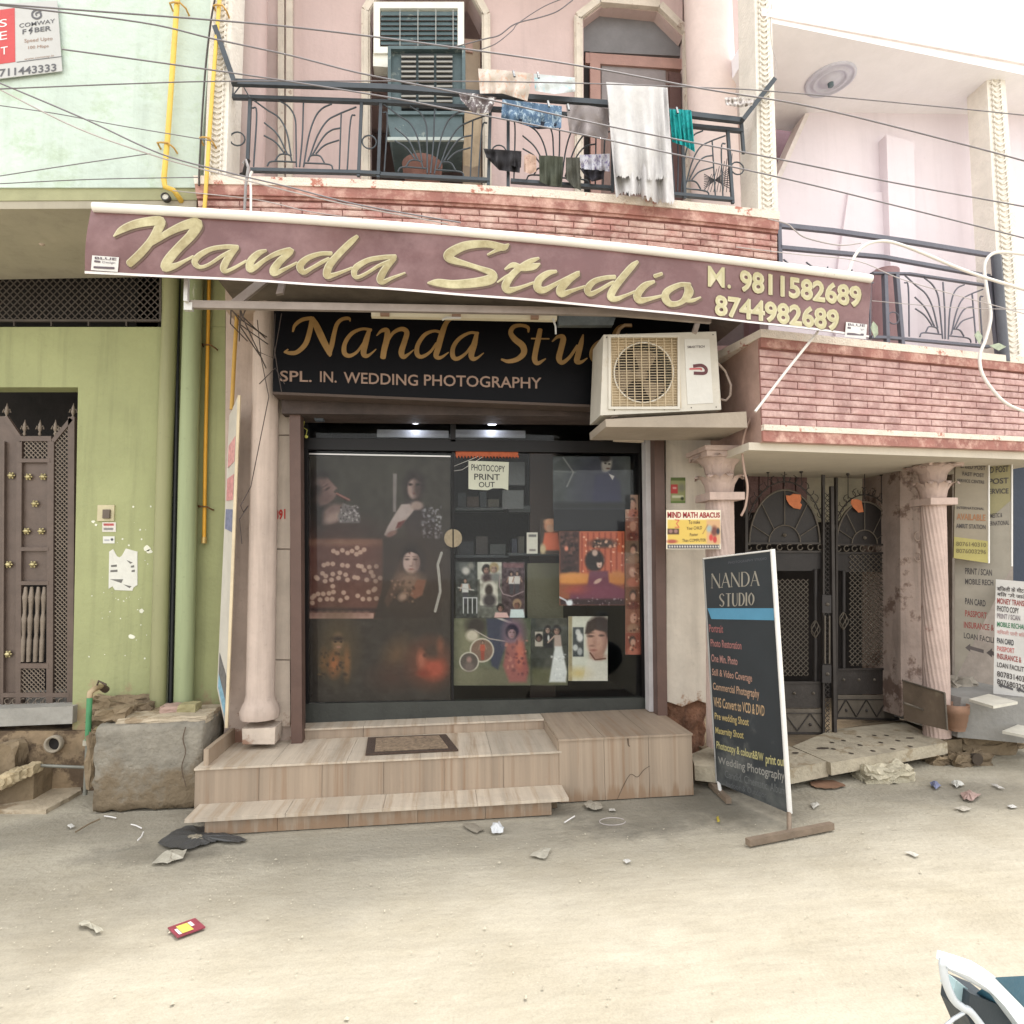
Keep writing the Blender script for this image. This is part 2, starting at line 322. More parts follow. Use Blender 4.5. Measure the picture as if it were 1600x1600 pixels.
def road():
    xs = np.concatenate([[-60, -20, -9], np.linspace(-5, 6, 210), [10, 22, 60]]); ys = np.concatenate([[-60, -20, -8], np.linspace(-4.6, .4, 120), [1.2, 3, 30]])
    mb = MB(); nz = []
    ph = rng.uniform(0, 6, 24); kx = rng.uniform(-9, 9, 24); ky = rng.uniform(4, 22, 24)
    for y in ys:
        for x in xs:
            z = sum(math.sin(kx[i]*x+ky[i]*y+ph[i])/(8+abs(ky[i])) for i in range(24))*.006
            if not (-5 <= x <= 6 and -4.6 <= y <= .4): z = 0
            mb.v.append(Vector((x, y, z-.008)))
    n = len(xs); mb.f = [(j*n+i, j*n+i+1, (j+1)*n+i+1, (j+1)*n+i) for j in range(len(ys)-1) for i in range(n-1)]; mb.sm = [True]*len(mb.f)
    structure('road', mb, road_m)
road()
grit = MB()
for _ in range(1600):
    x = random.uniform(-3.6, 4.2); y = -1.25-abs(random.gauss(0, 1.1)); r = random.uniform(.0015, .0045)*(1 if random.random() < .96 else 2)
    c = Vector((x, y, r*.2)); a = random.uniform(0, 3)
    vs = [c+Vector((math.cos(a+k*1.57)*r*random.uniform(.7, 1.4), math.sin(a+k*1.57)*r*random.uniform(.7, 1.4), 0)) for k in range(4)]+[c+Vector((0, 0, r*.9))]
    grit.add(vs, [(0, 1, 4), (1, 2, 4), (2, 3, 4), (3, 0, 4)])
tagit(part('gravel', grit, M('grit', (186, 178, 160), .95, var=.25, sc=30, bump=0)), 'loose grit and small stones scattered over the sandy road', 'gravel', kind='stuff')

# ------------------------------------------------------------------ green building
mint = M('mint paint', (194, 208, 198), .85, var=.1, sc=1.6, bump=.8, fine=11, drip=.16, c2=(180, 196, 178), th=.6, sc2=5, soft=.05)
olive = M('olive green paint', (156, 160, 116), .8, drip=.22, var=.1, sc=1.5, bump=.25, fine=30, c2=(158, 138, 108), th=.78, sc2=5, soft=.05, low=(.3, .95, .38))
soff_m = M('limewashed soffit', (170, 163, 146), .9, drip=.15, var=.1, sc=2)
band_m = M('olive band', (160, 160, 125), .85)
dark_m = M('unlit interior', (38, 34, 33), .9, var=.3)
gb = thing('green_building', PY(120, 1140, 0), 'green painted house with a mint upper storey overhanging an olive ground floor', 'building')
part('upper_wall', MB().poly([(-460, -160), (334, -160), (334, 0), (309, 293), (-460, 293)], -.95, .94), mint, gb)
part('band', MB().poly([(-460, 293.5), (309, 293.5), (308, 312), (-460, 316)], -.94, .93), band_m, gb)
part('soffit', MB().poly([(-460, 317), (307, 313), (307, 325), (-460, 329)], -.935, .95), soff_m, gb)
part('wall', MB().poly([(-400, 511), (352, 511), (352, 1145), (113, 1145), (113, 1114), (122, 605), (-400, 605)], 0, .14), olive, gb)
part('wall', MB().poly([(253, 330), (352, 330), (352, 510.5), (253, 510.5)], 0, .14), olive, gb)
part('wall', MB().poly([(-400, 330), (252, 330), (252, 391), (-400, 391)], 0, .14), olive, gb)
part('foundation', MB().poly([(-420, 1142), (180, 1142), (176, 1262), (-420, 1262)], -.03, .5), M('muddy render', (150, 130, 104), .95, var=.3, sc=5, bump=.9, fine=14, c2=(96, 80, 64), th=.52, sc2=4), gb)
part('rear_block', MB().box(-9, -2.25, 2.2, 5, 0, 5.2), band_m, gb)
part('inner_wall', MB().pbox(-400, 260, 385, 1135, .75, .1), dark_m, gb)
part('doorstep', MB().pbox(-420, 113, 1113, 1141, -.06, .7), M('grey cement', (158, 155, 148), .9, var=.2, bump=.4, sc=4), gb)
def clip(x0, y0, x1, y1, a, b):
    t0, t1 = 0, 1; dx = b[0]-a[0]; dy = b[1]-a[1]
    for p, q_ in ((-dx, a[0]-x0), (dx, x1-a[0]), (-dy, a[1]-y0), (dy, y1-a[1])):
        if p == 0:
            if q_ < 0: return None
        else:
            r = q_/p
            if p < 0: t0 = max(t0, r)
            else: t1 = min(t1, r)
    return None if t0 >= t1 else ((a[0]+dx*t0, a[1]+dy*t0), (a[0]+dx*t1, a[1]+dy*t1))
def lattice(mb, q, x0, x1, y0, y1, pitch, wd, off=0, slope=1.0, dp=.006):
    H = y1-y0; k = x0-H*2
    while k < x1+H*2:
        for sg in (1, -1):
            a = (k, y0); b = (k+sg*H/slope, y1); c = clip(x0, y0, x1, y1, a, b)
            if c: mb.bar(q.px(*c[0], off+(.004 if sg > 0 else -.004)), q.px(*c[1], off+(.004 if sg > 0 else -.004)), wd, dp, q.n)
        k += pitch
def frame(mb, q, x0, x1, y0, y1, t, o0, o1):             # rectangular frame, t pixels wide
    for a in ((x0, x1, y0, y0+t), (x0, x1, y1-t, y1), (x0, x0+t, y0+t, y1-t), (x1-t, x1, y0+t, y1-t)):
        mb.qpoly(q, [(a[0], a[2]), (a[1], a[2]), (a[1], a[3]), (a[0], a[3])], o0, o1)
iron = M('dark iron', (88, 80, 74), .6, .3, var=.2, bump=.1)
vent = thing('vent_grille', PY(100, 500, .03), 'wide dark diamond lattice vent grille above the green house door', 'grille')
q = PL(.03); lt = MB(); lattice(lt, q, -120, 250, 404, 500, 11.3, .0075)
part('lattice', lt, iron, vent, kind='stuff'); fr = MB(); frame(fr, q, -124, 253, 400, 503, 3.5, -.01, .01)
for x in (22, 80, 138, 197): fr.qpoly(q, [(x, 503), (x+2, 503), (x+2, 510), (x, 510)], -.01, .01)
part('frame', fr, iron, vent)
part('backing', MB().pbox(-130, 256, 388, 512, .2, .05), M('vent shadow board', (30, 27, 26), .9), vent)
# patterned iron door
idm = M('brown door paint', (98, 84, 76), .45, .2, var=.15, bump=.08, sc=8); idl = M('worn door metal', (128, 116, 104), .5, .4)
dr = thing('iron_door', PY(50, 1112, .1), 'brown iron double door with brass studs, spindles and lattice under spear finials', 'door')
q = PL(.1)
part('sheet', MB().poly([(-150, 662), (8, 650), (36, 692), (36, 1110), (-150, 1110)], .112, .03), idm, dr)
part('sheet', MB().poly([(31, 722), (80, 722), (78, 911), (30, 911)], .112, .03), idm, dr)
f = MB()
for a in ((6, 9), (28, 36), (76, 86), (108, 118)): f.qpoly(q, [(a[0], 690 if a[0] < 100 else 652), (a[1], 690 if a[0] < 100 else 652), (a[1]-2, 1110), (a[0]-2, 1110)], -.02, .015)
for a in ((-150, 118, 1104, 1113), (5, 110, 1082, 1089), (30, 78, 1036, 1044), (30, 78, 908, 914), (30, 78, 855, 861), (30, 80, 717, 723), (34, 82, 682, 690)):
    f.qpoly(q, [(a[0], a[2]), (a[1], a[2]), (a[1], a[3]), (a[0], a[3])], -.022, .017)
f.bar(q.px(84, 690), q.px(113, 655), .03, .03, q.n); f.bar(q.px(36, 690), q.px(10, 652), .03, .03, q.n)
part('frame', f, idm, dr)
l = MB(); lattice(l, q, 86, 107, 668, 1084, 7, .006); lattice(l, q, 38, 77, 690, 716, 7, .006); lattice(l, q, 31, 70, 1045, 1083, 7, .006)
part('lattice', l, idl, dr, kind='stuff')
for x in (36, 45.5, 56, 65.5):
    b = MB(); pr = [(.011, 0)]; z0 = PY(x, 1034, .1).z; z1 = PY(x, 917, .1).z; n = 14
    pr = [(.011+.006*abs(math.sin(i/n*math.pi*3))+(.004 if i % 4 == 0 else 0), (z1-z0)*i/n) for i in range(n+1)]
    b.lathe(PY(x-1, 1034, .1), pr, 10); part('spindle', b, idl, dr)
stud = [(.018, 0), (.019, .006), (.013, .014), (.006, .02), (.001, .022)]
for x, y in ((18, 743), (45, 745), (68, 745), (55, 787), (42, 830), (65, 830), (14, 882), (52, 882), (13, 1022)):
    b = MB(); b.lathe(PY(x, y, .1)+Vector((0, -.005, 0)), stud, 10, (0, -1, 0))
    for k in range(6): b.lathe(PY(x, y, .1)+Vector((math.cos(k*1.047)*.02, -.002, math.sin(k*1.047)*.02)), [(.008, 0), (.006, .006), (.001, .008)], 6, (0, -1, 0))
    part('stud', b, M('brass stud', (196, 184, 140), .35, .7), dr)
fin = [(.006, 0), (.012, .015), (.006, .03), (.012, .045), (.017, .06), (.01, .075), (.013, .085), (.005, .11), (.001, .13)]
for x, y in ((38, 681), (62, 681), (86, 681), (114, 655), (10, 655)):
    b = MB(); c = PY(x, y, .1); b.lathe(c, [(r, h*.95) for r, h in fin], 8)
    b.tube([c+Vector((-.028, 0, .05)), c+Vector((-.02, 0, .075)), c+Vector((0, 0, .06)), c+Vector((.02, 0, .075)), c+Vector((.028, 0, .05))], .005, 5)
    part('finial', b, idl, dr)
sc_ = MB()
for i in range(8):
    x = 6+i*12; sc_.tube([q.px(x+6+5*math.cos(t), 1096+4.5*math.sin(t), .01) for t in np.linspace(0, 5.2, 10)], .004, 5)
part('scrollwork', sc_, idl, dr, kind='stuff')
# pipes on the green wall
pg1 = M('drain pipe olive', (142, 142, 104), .6, drip=.25, var=.08, sc=3, stretch=(1, 1, .2)); pg2 = M('drain pipe green', (146, 156, 118), .6, drip=.25, var=.08, sc=3, stretch=(1, 1, .2), c2=(225, 225, 210), th=.70, sc2=5)
p = MB(); p.tube([PY(269, 400, -.07), PY(258, 700, -.07), PY(246, 1118, -.07)], .055, 14); solo('drain_pipe', p, pg1, 'fat olive drain pipe nearest the door of the green house', 'pipe', 'drain pipes on the green wall')
p = MB(); p.tube([PY(304, 400, -.1), PY(295, 700, -.1), PY(287, 1108, -.1)], .066, 14); solo('drain_pipe', p, pg2, 'fat pale green drain pipe with paint scrapes beside the yellow gas pipe', 'pipe', 'drain pipes on the green wall')
p = MB(); p.tube([PY(279, 430, -.03), PY(275, 700, -.03), PY(266, 1112, -.03)], .017, 8); solo('conduit', p, M('black conduit', (38, 40, 42), .5), 'thin black conduit squeezed between the two drain pipes', 'pipe')
p = MB(); p.tube([PY(274, 430, -.03), PY(269, 700, -.03), PY(260, 1112, -.03)], .008, 8); solo('conduit', p, M('grey conduit', (150, 155, 130), .5), 'thin grey green conduit running just left of the black one', 'pipe')
yel = M('yellow gas pipe', (226, 190, 84), .5, var=.1, sc=5, c2=(150, 96, 50), th=.72, sc2=4)
def clampb(x, y, Y, w=.05):
    b = MB(); c = PY(x, y, Y); b.tube([c+Vector((-w, .06, 0)), c+Vector((-w, .0, .01)), c+Vector((-.02, -.02, 0)), c+Vector((.02, -.02, 0)), c+Vector((w, .0, -.02)), c+Vector((w, .06, -.02))], .006, 5); return b
rust = M('rusty clamp', (128, 92, 58), .8, .3, var=.3)
gp = thing('gas_pipe', PY(258, 295, -1.0), 'yellow gas pipe on the mint upper wall turning under the overhang', 'pipe', 'yellow gas pipes')
part('tube', MB().tube([PY(283, -160, -1.0), PY(277, 0, -1.0), PY(262, 215, -1.0), PY(256, 280, -1.0), PY(258, 292, -1.0), PY(271, 297, -1.0), PY(282, 312, -.95), PY(290, 330, -.8)], .016, 10), yel, gp)
for a in ((278, 8), (259, 226)): part('clamp', clampb(*a, -1.0), M('brass clamp', (200, 160, 92), .6, .3), gp)
gp = thing('gas_pipe', PY(325, 320, -1.05), 'yellow gas pipe running up the white ornate pillar', 'pipe', 'yellow gas pipes')
part('tube', MB().tube([PY(347, -160, -1.05), PY(343, 0, -1.05), PY(332, 140, -1.05), PY(322, 290, -1.05), PY(319, 335, -1.05)], .012, 10), yel, gp)
for a in ((344, 12), (323, 218)): part('clamp', clampb(*a, -1.05, .04), M('brass clamp', (200, 160, 92)), gp)
gp = thing('gas_pipe', PY(318, 850, -.04), 'orange yellow gas pipe on the olive wall ending capped at chest height', 'pipe', 'yellow gas pipes')
part('tube', MB().tube([PY(327, 420, -.04), PY(321, 700, -.04), PY(319, 840, -.04)], .0135, 10), M('orange gas pipe', (216, 160, 48), .5, var=.1, c2=(150, 90, 40), th=.7), gp)
part('cap', MB().tube([PY(319, 839, -.04), PY(318.5, 849, -.04)], .02, 10), M('brass cap', (190, 160, 100), .4, .5), gp)
for a in ((326, 540), (320, 792)): part('clamp', clampb(*a, -.04), rust, gp)
gp = thing('gas_pipe', PY(366, 500, -.3), 'short rusty yellow pipe on the pink pillar edge under the banner arm', 'pipe', 'yellow gas pipes')
part('tube', MB().tube([PY(371, 480, -.3), PY(366, 560, -.3), PY(362, 640, -.3)], .014, 10), M('aged yellow pipe', (190, 150, 70), .6, c2=(120, 90, 60), th=.6), gp)
# socket, stickers, torn notice, bulb
s_ = thing('switch_plate', PY(164, 800, 0), 'square beige switch plate with a dark button on the olive wall', 'switch')
part('plate', MB().pbox(152, 178, 789, 814, -.012, .012), M('beige plastic', (196, 186, 152), .5), s_)
part('button', MB().pbox(160, 171, 796, 810, -.03, .018), M('grimy button', (96, 84, 74), .5), s_)
def sticker(name, x0, y0, x1, y1, Y, base, label, cat, ops=None, txts=(), group=None, st=1.0, quad=None):
    q = PL(Y); t = thing(name, q.px((x0+x1)/2, y1, .003), label, cat, group)
    part('sheet', backing(q, quad or [(x0, y0), (x1, y0), (x1, y1), (x0, y1)], 0, .003), M('paper back', (200, 198, 190), .8, bump=0), t)
    c = Cv(x0, y0, x1, y1, base, st)
    if ops: ops(c)
    c.build('print', q, .004, t, quad=quad)
    for k, (s, qd, col, bold) in enumerate(txts): part('lettering', letter(MB(), s, qd, q, .0055+.0002*k, bold), M('ink %d %d %d' % col, col, .6, bump=0, var=.05), t)
    return t
sticker('sticker', 160, 816, 181, 831, 0, (212, 206, 196), 'small white sticker with red heading below the switch plate', 'sticker', lambda c: c.rect(162, 818, 178, 821.5, (180, 70, 70)).rect(162, 825, 177, 828, (120, 116, 116)).noise(8, 2))
sticker('sticker', 161, 838, 179, 849, 0, (214, 214, 206), 'tiny white sticker with a dark dot, lower one under the switch plate', 'sticker', lambda c: c.ell(175, 843, 2, 2, (60, 60, 70)).rect(163, 843, 171, 845, (150, 150, 160)))
def torn(c):
    c.noise(9, 3).pol([(180, 857), (190, 873), (196, 857)], (184, 188, 130), 1.5)
    for x, y, w in ((174, 884, 8), (173, 891, 10), (205, 883, 5), (208, 891, 5), (198, 876, 9)): c.rect(x, y, x+w, y+3.5, (92, 92, 92), 1, .8)
    c.pol([(172, 905), (194, 904), (192, 911)], (120, 120, 118), 1.5).pol([(193, 913), (206, 914), (204, 919)], (130, 130, 126), 1.5)
q = PL(0)
t = thing('torn_notice', PY(192, 924, 0), 'torn white paper notice with a notch at the top pasted on the olive wall', 'poster')
tq = [(171, 862), (177, 858), (183, 869), (187, 871), (191, 868), (197, 857), (215, 862), (215, 914), (209, 918), (207, 923), (180, 922), (176, 916), (170, 920)]
mb = MB(); mb.qpoly(q, tq, 0, .004); part('sheet', mb, M('torn paper', (212, 211, 203), .85, var=.06, sc=20), t)
mb = MB()
for a in ((174, 883, 9), (173, 891, 11), (205, 884, 5), (206, 891, 5)): mb.qpoly(q, [(a[0], a[1]), (a[0]+a[2], a[1]-1), (a[0]+a[2], a[1]+2.5), (a[0], a[1]+3)], .004, .005)
mb.qpoly(q, [(172, 905), (193, 905), (190, 911)], .004, .005); mb.qpoly(q, [(193, 913), (206, 916), (203, 919)], .004, .005); mb.qpoly(q, [(198, 875), (208, 879), (204, 881)], .004, .005)
part('lettering', mb, M('faded print', (110, 108, 104), .8), t)
mb = MB(); q = PL(0)
for i in range(46):
    x, y = random.gauss(205, 26), random.gauss(915, 60)
    if not (125 < x < 238) or (165 < x < 220 and 855 < y < 926): continue
    r = random.uniform(.4, 1.6)*(2.6 if i % 11 == 0 else 1); n = random.randint(5, 8)
    mb.qpoly(q, [(x+math.cos(a)*r*random.uniform(.6, 1.2), y+math.sin(a)*r*random.uniform(.6, 1.2)) for a in np.linspace(0, 6.28, n, endpoint=False)], 0, .0015)
for x, y, r in ((206, 995, 5.5), (229, 857, 6), (234, 862, 5), (146, 815, 3), (150, 820, 2.5)): mb.qpoly(q, [(x+math.cos(a)*r*random.uniform(.6, 1.2), y+math.sin(a)*r*random.uniform(.5, 1)) for a in np.linspace(0, 6.28, 9, endpoint=False)], 0, .002)
part('bare_patches', mb, M('bare white plaster', (222, 222, 206), .9), gb, kind='stuff')
t = thing('light_bulb', PY(66, 352, -.5), 'bare clear light bulb hanging from the soffit of the green house', 'bulb')
c = PY(65, 384, -.5); part('glass', MB().lathe(c, [(.004, 0), (.022, .012), (.03, .035), (.026, .06), (.014, .085), (.013, .1)], 14), M('bulb glass', (190, 172, 160), .15), t)
part('holder', MB().lathe(c+Vector((0, 0, .1)), [(.016, 0), (.018, .03), (.014, .05), (.006, .06), (.005, .075)], 10), M('brown holder', (92, 70, 62), .5), t)
t = thing('pressure_gauge', PY(261, 312, -.97), 'small round black rimmed gauge under the mint overhang beside the yellow pipe', 'gauge')
part('case', MB().lathe(PY(261, 311, -.965), [(.027, 0), (.027, .03), (.02, .032), (.02, .022)], 18, (0, -1, 0)), M('gauge rim', (62, 60, 58), .4), t)
part('dial', MB().lathe(PY(261, 311, -.965)+Vector((0, -.024, 0)), [(.019, 0), (.001, .001)], 14, (0, -1, 0)), M('dial face', (215, 212, 200), .4), t)
# flex poster on the mint wall
q = Q((-70, 12), (90, 2), (98, 112), (-66, 132), -.965)
t = thing('wall_poster', q.m(.5, 1), 'grey and red internet advert poster high on the mint wall', 'poster')
mb = MB(); mb.hexa([q.m(0, 0, .006), q.m(1, 0, .006), q.m(1, 1, .006), q.m(0, 1, .006)], [q.m(0, 0, .001), q.m(1, 0, .001), q.m(1, 1, .001), q.m(0, 1, .001)])
part('sheet', mb, M('grey flex', (186, 186, 184), .5, var=.05, bump=.2, sc=2), t)
mb = MB(); mb.qpoly(q, [(-62, 26), (24, 14), (25, 98), (-60, 110)], .006, .008); part('red_panel', mb, M('red print', (190, 70, 70), .5, var=.06), t)
wh = M('white print', (225, 222, 220), .6, bump=0, var=.02); gr = M('grey print', (92, 92, 96), .6, bump=0, var=.02)
for w_, a_ in (('S', (-1, 31, 11, 29, 12)), ('E', (-1, 50, 11, 48, 13)), ('T', (1, 74, 12, 72, 12))): part('lettering', letter(MB(), w_, lq(*a_), q, .009), wh, t)
mb = MB(); letter(mb, 'COMWAY', lq(30, 37, 86, 29, 6.5), q, .008, .01); letter(mb, 'F', lq(35, 46, 41, 45.3, 7.5), q, .008, .02); letter(mb, 'BER', lq(54, 43, 80, 40, 7.5), q, .008, .02)
mb.stroke(q, [(50, 43, 1), (45.5, 48, 1.2), (50, 47, 1.2), (47, 53, .7)], .008); letter(mb, '711443333', lq(-1, 108, 88, 99, 12), q, .008, .02)
mb.stroke(q, [(26, 97, .5), (97, 88, .5)], .008); mb.stroke(q, [(64, 17, 1.3), (58, 15, 1.5), (51, 19, 1.5), (51, 26, 1.5), (58, 29, 1.5), (64, 25, 1.5), (62, 19, 1.5), (56, 21, 1.2), (57, 24, 1.2)], .008, n=4); part('lettering', mb, gr, t)
for w_, a_ in (('Speed Upto', (38, 61, 82, 57, 7)), ('100 Mbps', (44, 72, 76, 69, 6)), ('www.comway.in', (38, 91, 84, 85, 4))): part('lettering', letter(MB(), w_, lq(*a_), q, .008), M('brown print', (150, 118, 100), .6, bump=0), t)
# tap riser, mud block, slabs, drain
pv = M('green riser pipe', (74, 140, 96), .5, var=.15); gv = M('galvanised pipe', (130, 130, 122), .5, .4)
t = thing('tap_pipe', PZ(133, 1245, 0), 'green topped water riser pipe with a brass elbow beside the cement block', 'pipe')
part('upper_tube', MB().tube([PY(137, 1160, -.35), PY(140, 1090, -.35)], .018, 10), pv, t)
part('lower_tube', MB().tube([PY(133, 1242, -.35), PY(137, 1158, -.35)], .014, 10), gv, t)
part('collar', MB().tube([PY(136, 1164, -.35), PY(136.5, 1156, -.35)], .026, 12), M('grey collar', (170, 165, 150), .5), t)
part('elbow', MB().tube([PY(140, 1090, -.35), PY(141, 1082, -.35), PY(148, 1076, -.33), PY(158, 1072, -.2)], .019, 10), M('brass elbow', (170, 150, 120), .5, .3), t)
part('valve', MB().tube([PY(158, 1072, -.2), PY(166, 1078, -.15)], .024, 10).tube([PY(150, 1076, -.3), PY(154, 1064, -.3), PY(166, 1070, -.3)], .008, 6), M('dark valve', (86, 72, 62), .6, .4), t)
def rough(x0, x1, y0, y1, Y, D, amp=.012, n=7, seedv=1, top=None):   # a weathered block from pixel bounds
    r = random.Random(seedv); p = [PY(x0, y0, Y), PY(x1, y0, Y), PY(x1, y1, Y), PY(x0, y1, Y)]
    xl = (p[0].x+p[3].x)/2; xr = (p[1].x+p[2].x)/2; zt = (p[0].z+p[1].z)/2; zb = (p[2].z+p[3].z)/2
    return roughbox(xl, xr, Y, Y+D, zb, zt, amp, n, r)
def roughbox(xl, xr, ya, yb, zb, zt, amp=.012, n=7, r=random):
    mb = MB(); S3 = {}
    def P(i, j, k):
        key = (i, j, k)
        if key not in S3:
            e = sum(1 for v in key if v in (0, n)); am = amp*(1.5 if e > 1 else 1)
            S3[key] = Vector((xl+(xr-xl)*i/n+r.uniform(-am, am), ya+(yb-ya)*j/n+r.uniform(-am, am), zb+(zt-zb)*k/n+r.uniform(-am, am)))
            if e == 3:
                c = Vector(((xl+xr)/2, (ya+yb)/2, (zb+zt)/2)); S3[key] = S3[key].lerp(c, min(.04, .012/((xr-xl)+.01)))
        return S3[key]
    vi = {}
    def V(i, j, k):
        if (i, j, k) not in vi: vi[(i, j, k)] = len(mb.v); mb.v.append(P(i, j, k))
        return vi[(i, j, k)]
    for a in range(n):
        for b in range(n):
            for fc in ([(a, 0, b), (a+1, 0, b), (a+1, 0, b+1), (a, 0, b+1)], [(a, n, b), (a, n, b+1), (a+1, n, b+1), (a+1, n, b)],
                       [(0, a, b), (0, a, b+1), (0, a+1, b+1), (0, a+1, b)], [(n, a, b), (n, a+1, b), (n, a+1, b+1), (n, a, b+1)],
                       [(a, b, n), (a+1, b, n), (a+1, b+1, n), (a, b+1, n)], [(a, b, 0), (a, b+1, 0), (a+1, b+1, 0), (a+1, b, 0)]):
                mb.f.append(tuple(V(*c) for c in fc)); mb.sm.append(False)
    return mb
mud = M('mud', (150, 132, 106), .95, var=.3, sc=6, bump=1, fine=18, c2=(104, 90, 72), th=.5, sc2=3, soft=.1)
cem = M('damp cement', (140, 134, 122), .9, var=.25, sc=5, bump=.9, fine=24, c2=(118, 104, 84), th=.70, sc2=3, soft=.08, low=(.0, .46, .36))
blk = rough(147, 315, 1133, 1264, -.50, .44, .006, 12, 3); blk.sm = [True]*len(blk.f); solo('cement_block', blk, cem, 'big cracked grey cement block standing under the drain pipes', 'block')
mb = MB(); q = PL(-.516); mb.stroke(q, [(290, 1136, .8), (286, 1155, 1), (290, 1175, .8), (284, 1200, .8), (291, 1230, .6)], .003); solo('crack', mb, M('crack shade', (92, 78, 66), .95), 'dark crack running down the front of the cement block', 'crack')
sl = M('sandstone slab', (182, 168, 146), .85, var=.2, sc=5, bump=.6, c2=(150, 132, 108), th=.55)
a = PY(180, 1122, -.6); b = PY(325, 1116, -.6)
solo('stone_slab', rough(182, 322, 1121, 1134, -.44, .36, .005, 7, 9), sl, 'thin uneven sandstone slab lying on top of the cement block', 'slab')
solo('brick', rough(250, 279, 1104, 1120, -.3, .12, .004, 4, 11), M('pink brick', (168, 142, 130), .9, var=.15, bump=.5), 'pinkish brick resting on the slab, the left one of two', 'brick', 'bricks at the foot of the drain pipe')
solo('brick', rough(277, 305, 1102, 1121, -.32, .12, .004, 4, 12), M('olive brick', (156, 148, 110), .9, var=.15, bump=.5), 'olive painted brick resting on the slab, the right one of two', 'brick', 'bricks at the foot of the drain pipe')
solo('mud_bank', rough(140, 246, 1092, 1135, -.12, .2, .02, 9, 5), mud, 'crumbling mud and broken plaster bank behind the cement block', 'rubble')
for i, a in enumerate(((150, 196, 1111, 1128, -.4), (205, 236, 1100, 1116, -.2), (133, 152, 1150, 1230, -.46))):
    solo('stone', rough(*a, .14, .012, 4, 20+i), mud, ['flat brown stone wedged left of the sandstone slab', 'brown broken stone against the wall behind the slab', 'upright pinkish stone stuck beside the riser pipe'][i], 'stone')
t = thing('waste_pipe', PY(83, 1173, -.03), 'open round cement drain pipe mouth in the muddy foundation', 'pipe')
a = PY(83, 1163, -.08); mb = MB()
mb.lathe(a+Vector((0, .03, 0)), [(.058, -.0), (.058, .04), (.044, .04), (.044, -.02)], 20, (0, -1, 0)); part('rim', mb, M('cement pipe', (150, 140, 124), .8), t)
part('hollow', MB().lathe(a+Vector((0, .029, 0)), [(.045, 0), (.001, .001)], 16, (0, -1, 0)), dark_m, t)
p = MB(); p.tube([PY(60, 1196, -.22), PY(133, 1199, -.22)], .011, 8); solo('rod', p, gv, 'grey metal rod lying across the gutter left of the riser pipe', 'rod')
def slab_on(name, pxs, Z, th, mat, label, cat, group=None, n=10, amp=.006):
    P = [PZ(x, y, Z) for x, y in pxs]; mb = MB()
    r = random.Random(hash(label) % 1000 if False else len(label)); top = []
    for i in range(len(P)):
        a, b = P[i], P[(i+1) % len(P)]
        for k in range(n): top.append(a.lerp(b, k/n)+Vector((r.uniform(-amp, amp), r.uniform(-amp, amp), 0)))
    mb.hexa(top, [p-Vector((r.uniform(-amp, amp), r.uniform(-amp, amp), th)) for p in top]); return solo(name, mb, mat, label, cat, group)
slab_on('stone_slab', [(-160, 1262), (70, 1266), (128, 1234), (120, 1212), (0, 1222), (-120, 1222)], .02, .03, sl, 'pale flat paving slab tilted at the road edge by the riser pipe', 'slab')
slab_on('stone_slab', [(-200, 1218), (36, 1200), (40, 1186), (-200, 1190)], .17, .05, sl, 'worn stone slab before the iron door, left of the brick kerb', 'slab')
for i, (x, y) in enumerate(((4, 1219), (16, 1212), (28, 1207), (39, 1203), (50, 1198), (-14, 1226), (-30, 1232))):
    c = PY(x, y, -.26-.0022*(50-x)); solo('kerb_brick', roughbox(c.x-.035, c.x+.035, c.y-.05, c.y+.06, c.z-.045, c.z+.02, .005, 3, random.Random(40+i)), M('worn kerb brick', (176, 160, 130), .9, var=.2, bump=.6, rnd=.12),
                           ['fourth worn kerb brick from the road edge', 'worn kerb brick next to last before the drain pipe', 'third from last kerb brick below the doorstep', 'kerb brick touching the last one near the drain', 'last kerb brick nearest the drain pipe mouth', 'kerb brick cut by the left photo edge', 'nearest kerb brick outside the left photo edge'][i], 'brick', 'kerb bricks at the left edge of the road')
mb = MB(); ka, kb = PY(-40, 1232, -.46), PY(52, 1200, -.2); mb.hexa([Vector((ka.x-.3, ka.y, ka.z-.02)), Vector((kb.x+.03, kb.y-.04, kb.z-.02)), Vector((kb.x+.03, kb.y-.04, -.02)), Vector((ka.x-.3, ka.y, -.02))], [Vector((ka.x-.3, .0, ka.z-.02)), Vector((kb.x+.03, .0, kb.z-.02)), Vector((kb.x+.03, .0, -.02)), Vector((ka.x-.3, .0, -.02))]); structure('gutter_edge', mb, mud)
c = PY(-2, 1195, -.2); solo('stone', roughbox(c.x-.09, c.x+.09, c.y, c.y+.12, .02, c.z+.12, .014, 4, random.Random(8)), mud, 'upright brown stone at the left edge in front of the door', 'stone')
# ------------------------------------------------------------------ pink building
pink = M('pink wall paint', (200, 178, 174), .8, drip=.14, var=.08, sc=1.3, bump=.2, fine=30)
lilac = M('glare paled lilac', (226, 216, 222), .8, drip=.08, var=.06, sc=1.2, bump=.15)  # lilac made paler, the glare over the right bay is in the colour
white = M('chalky white paint', (232, 226, 216), .8, var=.08, sc=8, bump=.4, fine=60)
trimm = M('cream moulding', (214, 204, 190), .8, var=.12, sc=6, bump=.3, c2=(170, 150, 136), th=.62, sc2=9)
redband = M('red sandstone band', (158, 108, 98), .8, var=.2, sc=5, bump=.4, c2=(206, 168, 154), th=.56, sc2=9, soft=.1)
mortar = M('red mortar', (138, 94, 88), .9, var=.15, bump=.4)
brick1 = M('weathered red brick tile', (174, 126, 118), .75, var=.2, sc=9, bump=.5, c2=(208, 178, 166), th=.52, sc2=7, soft=.1, rnd=.14)
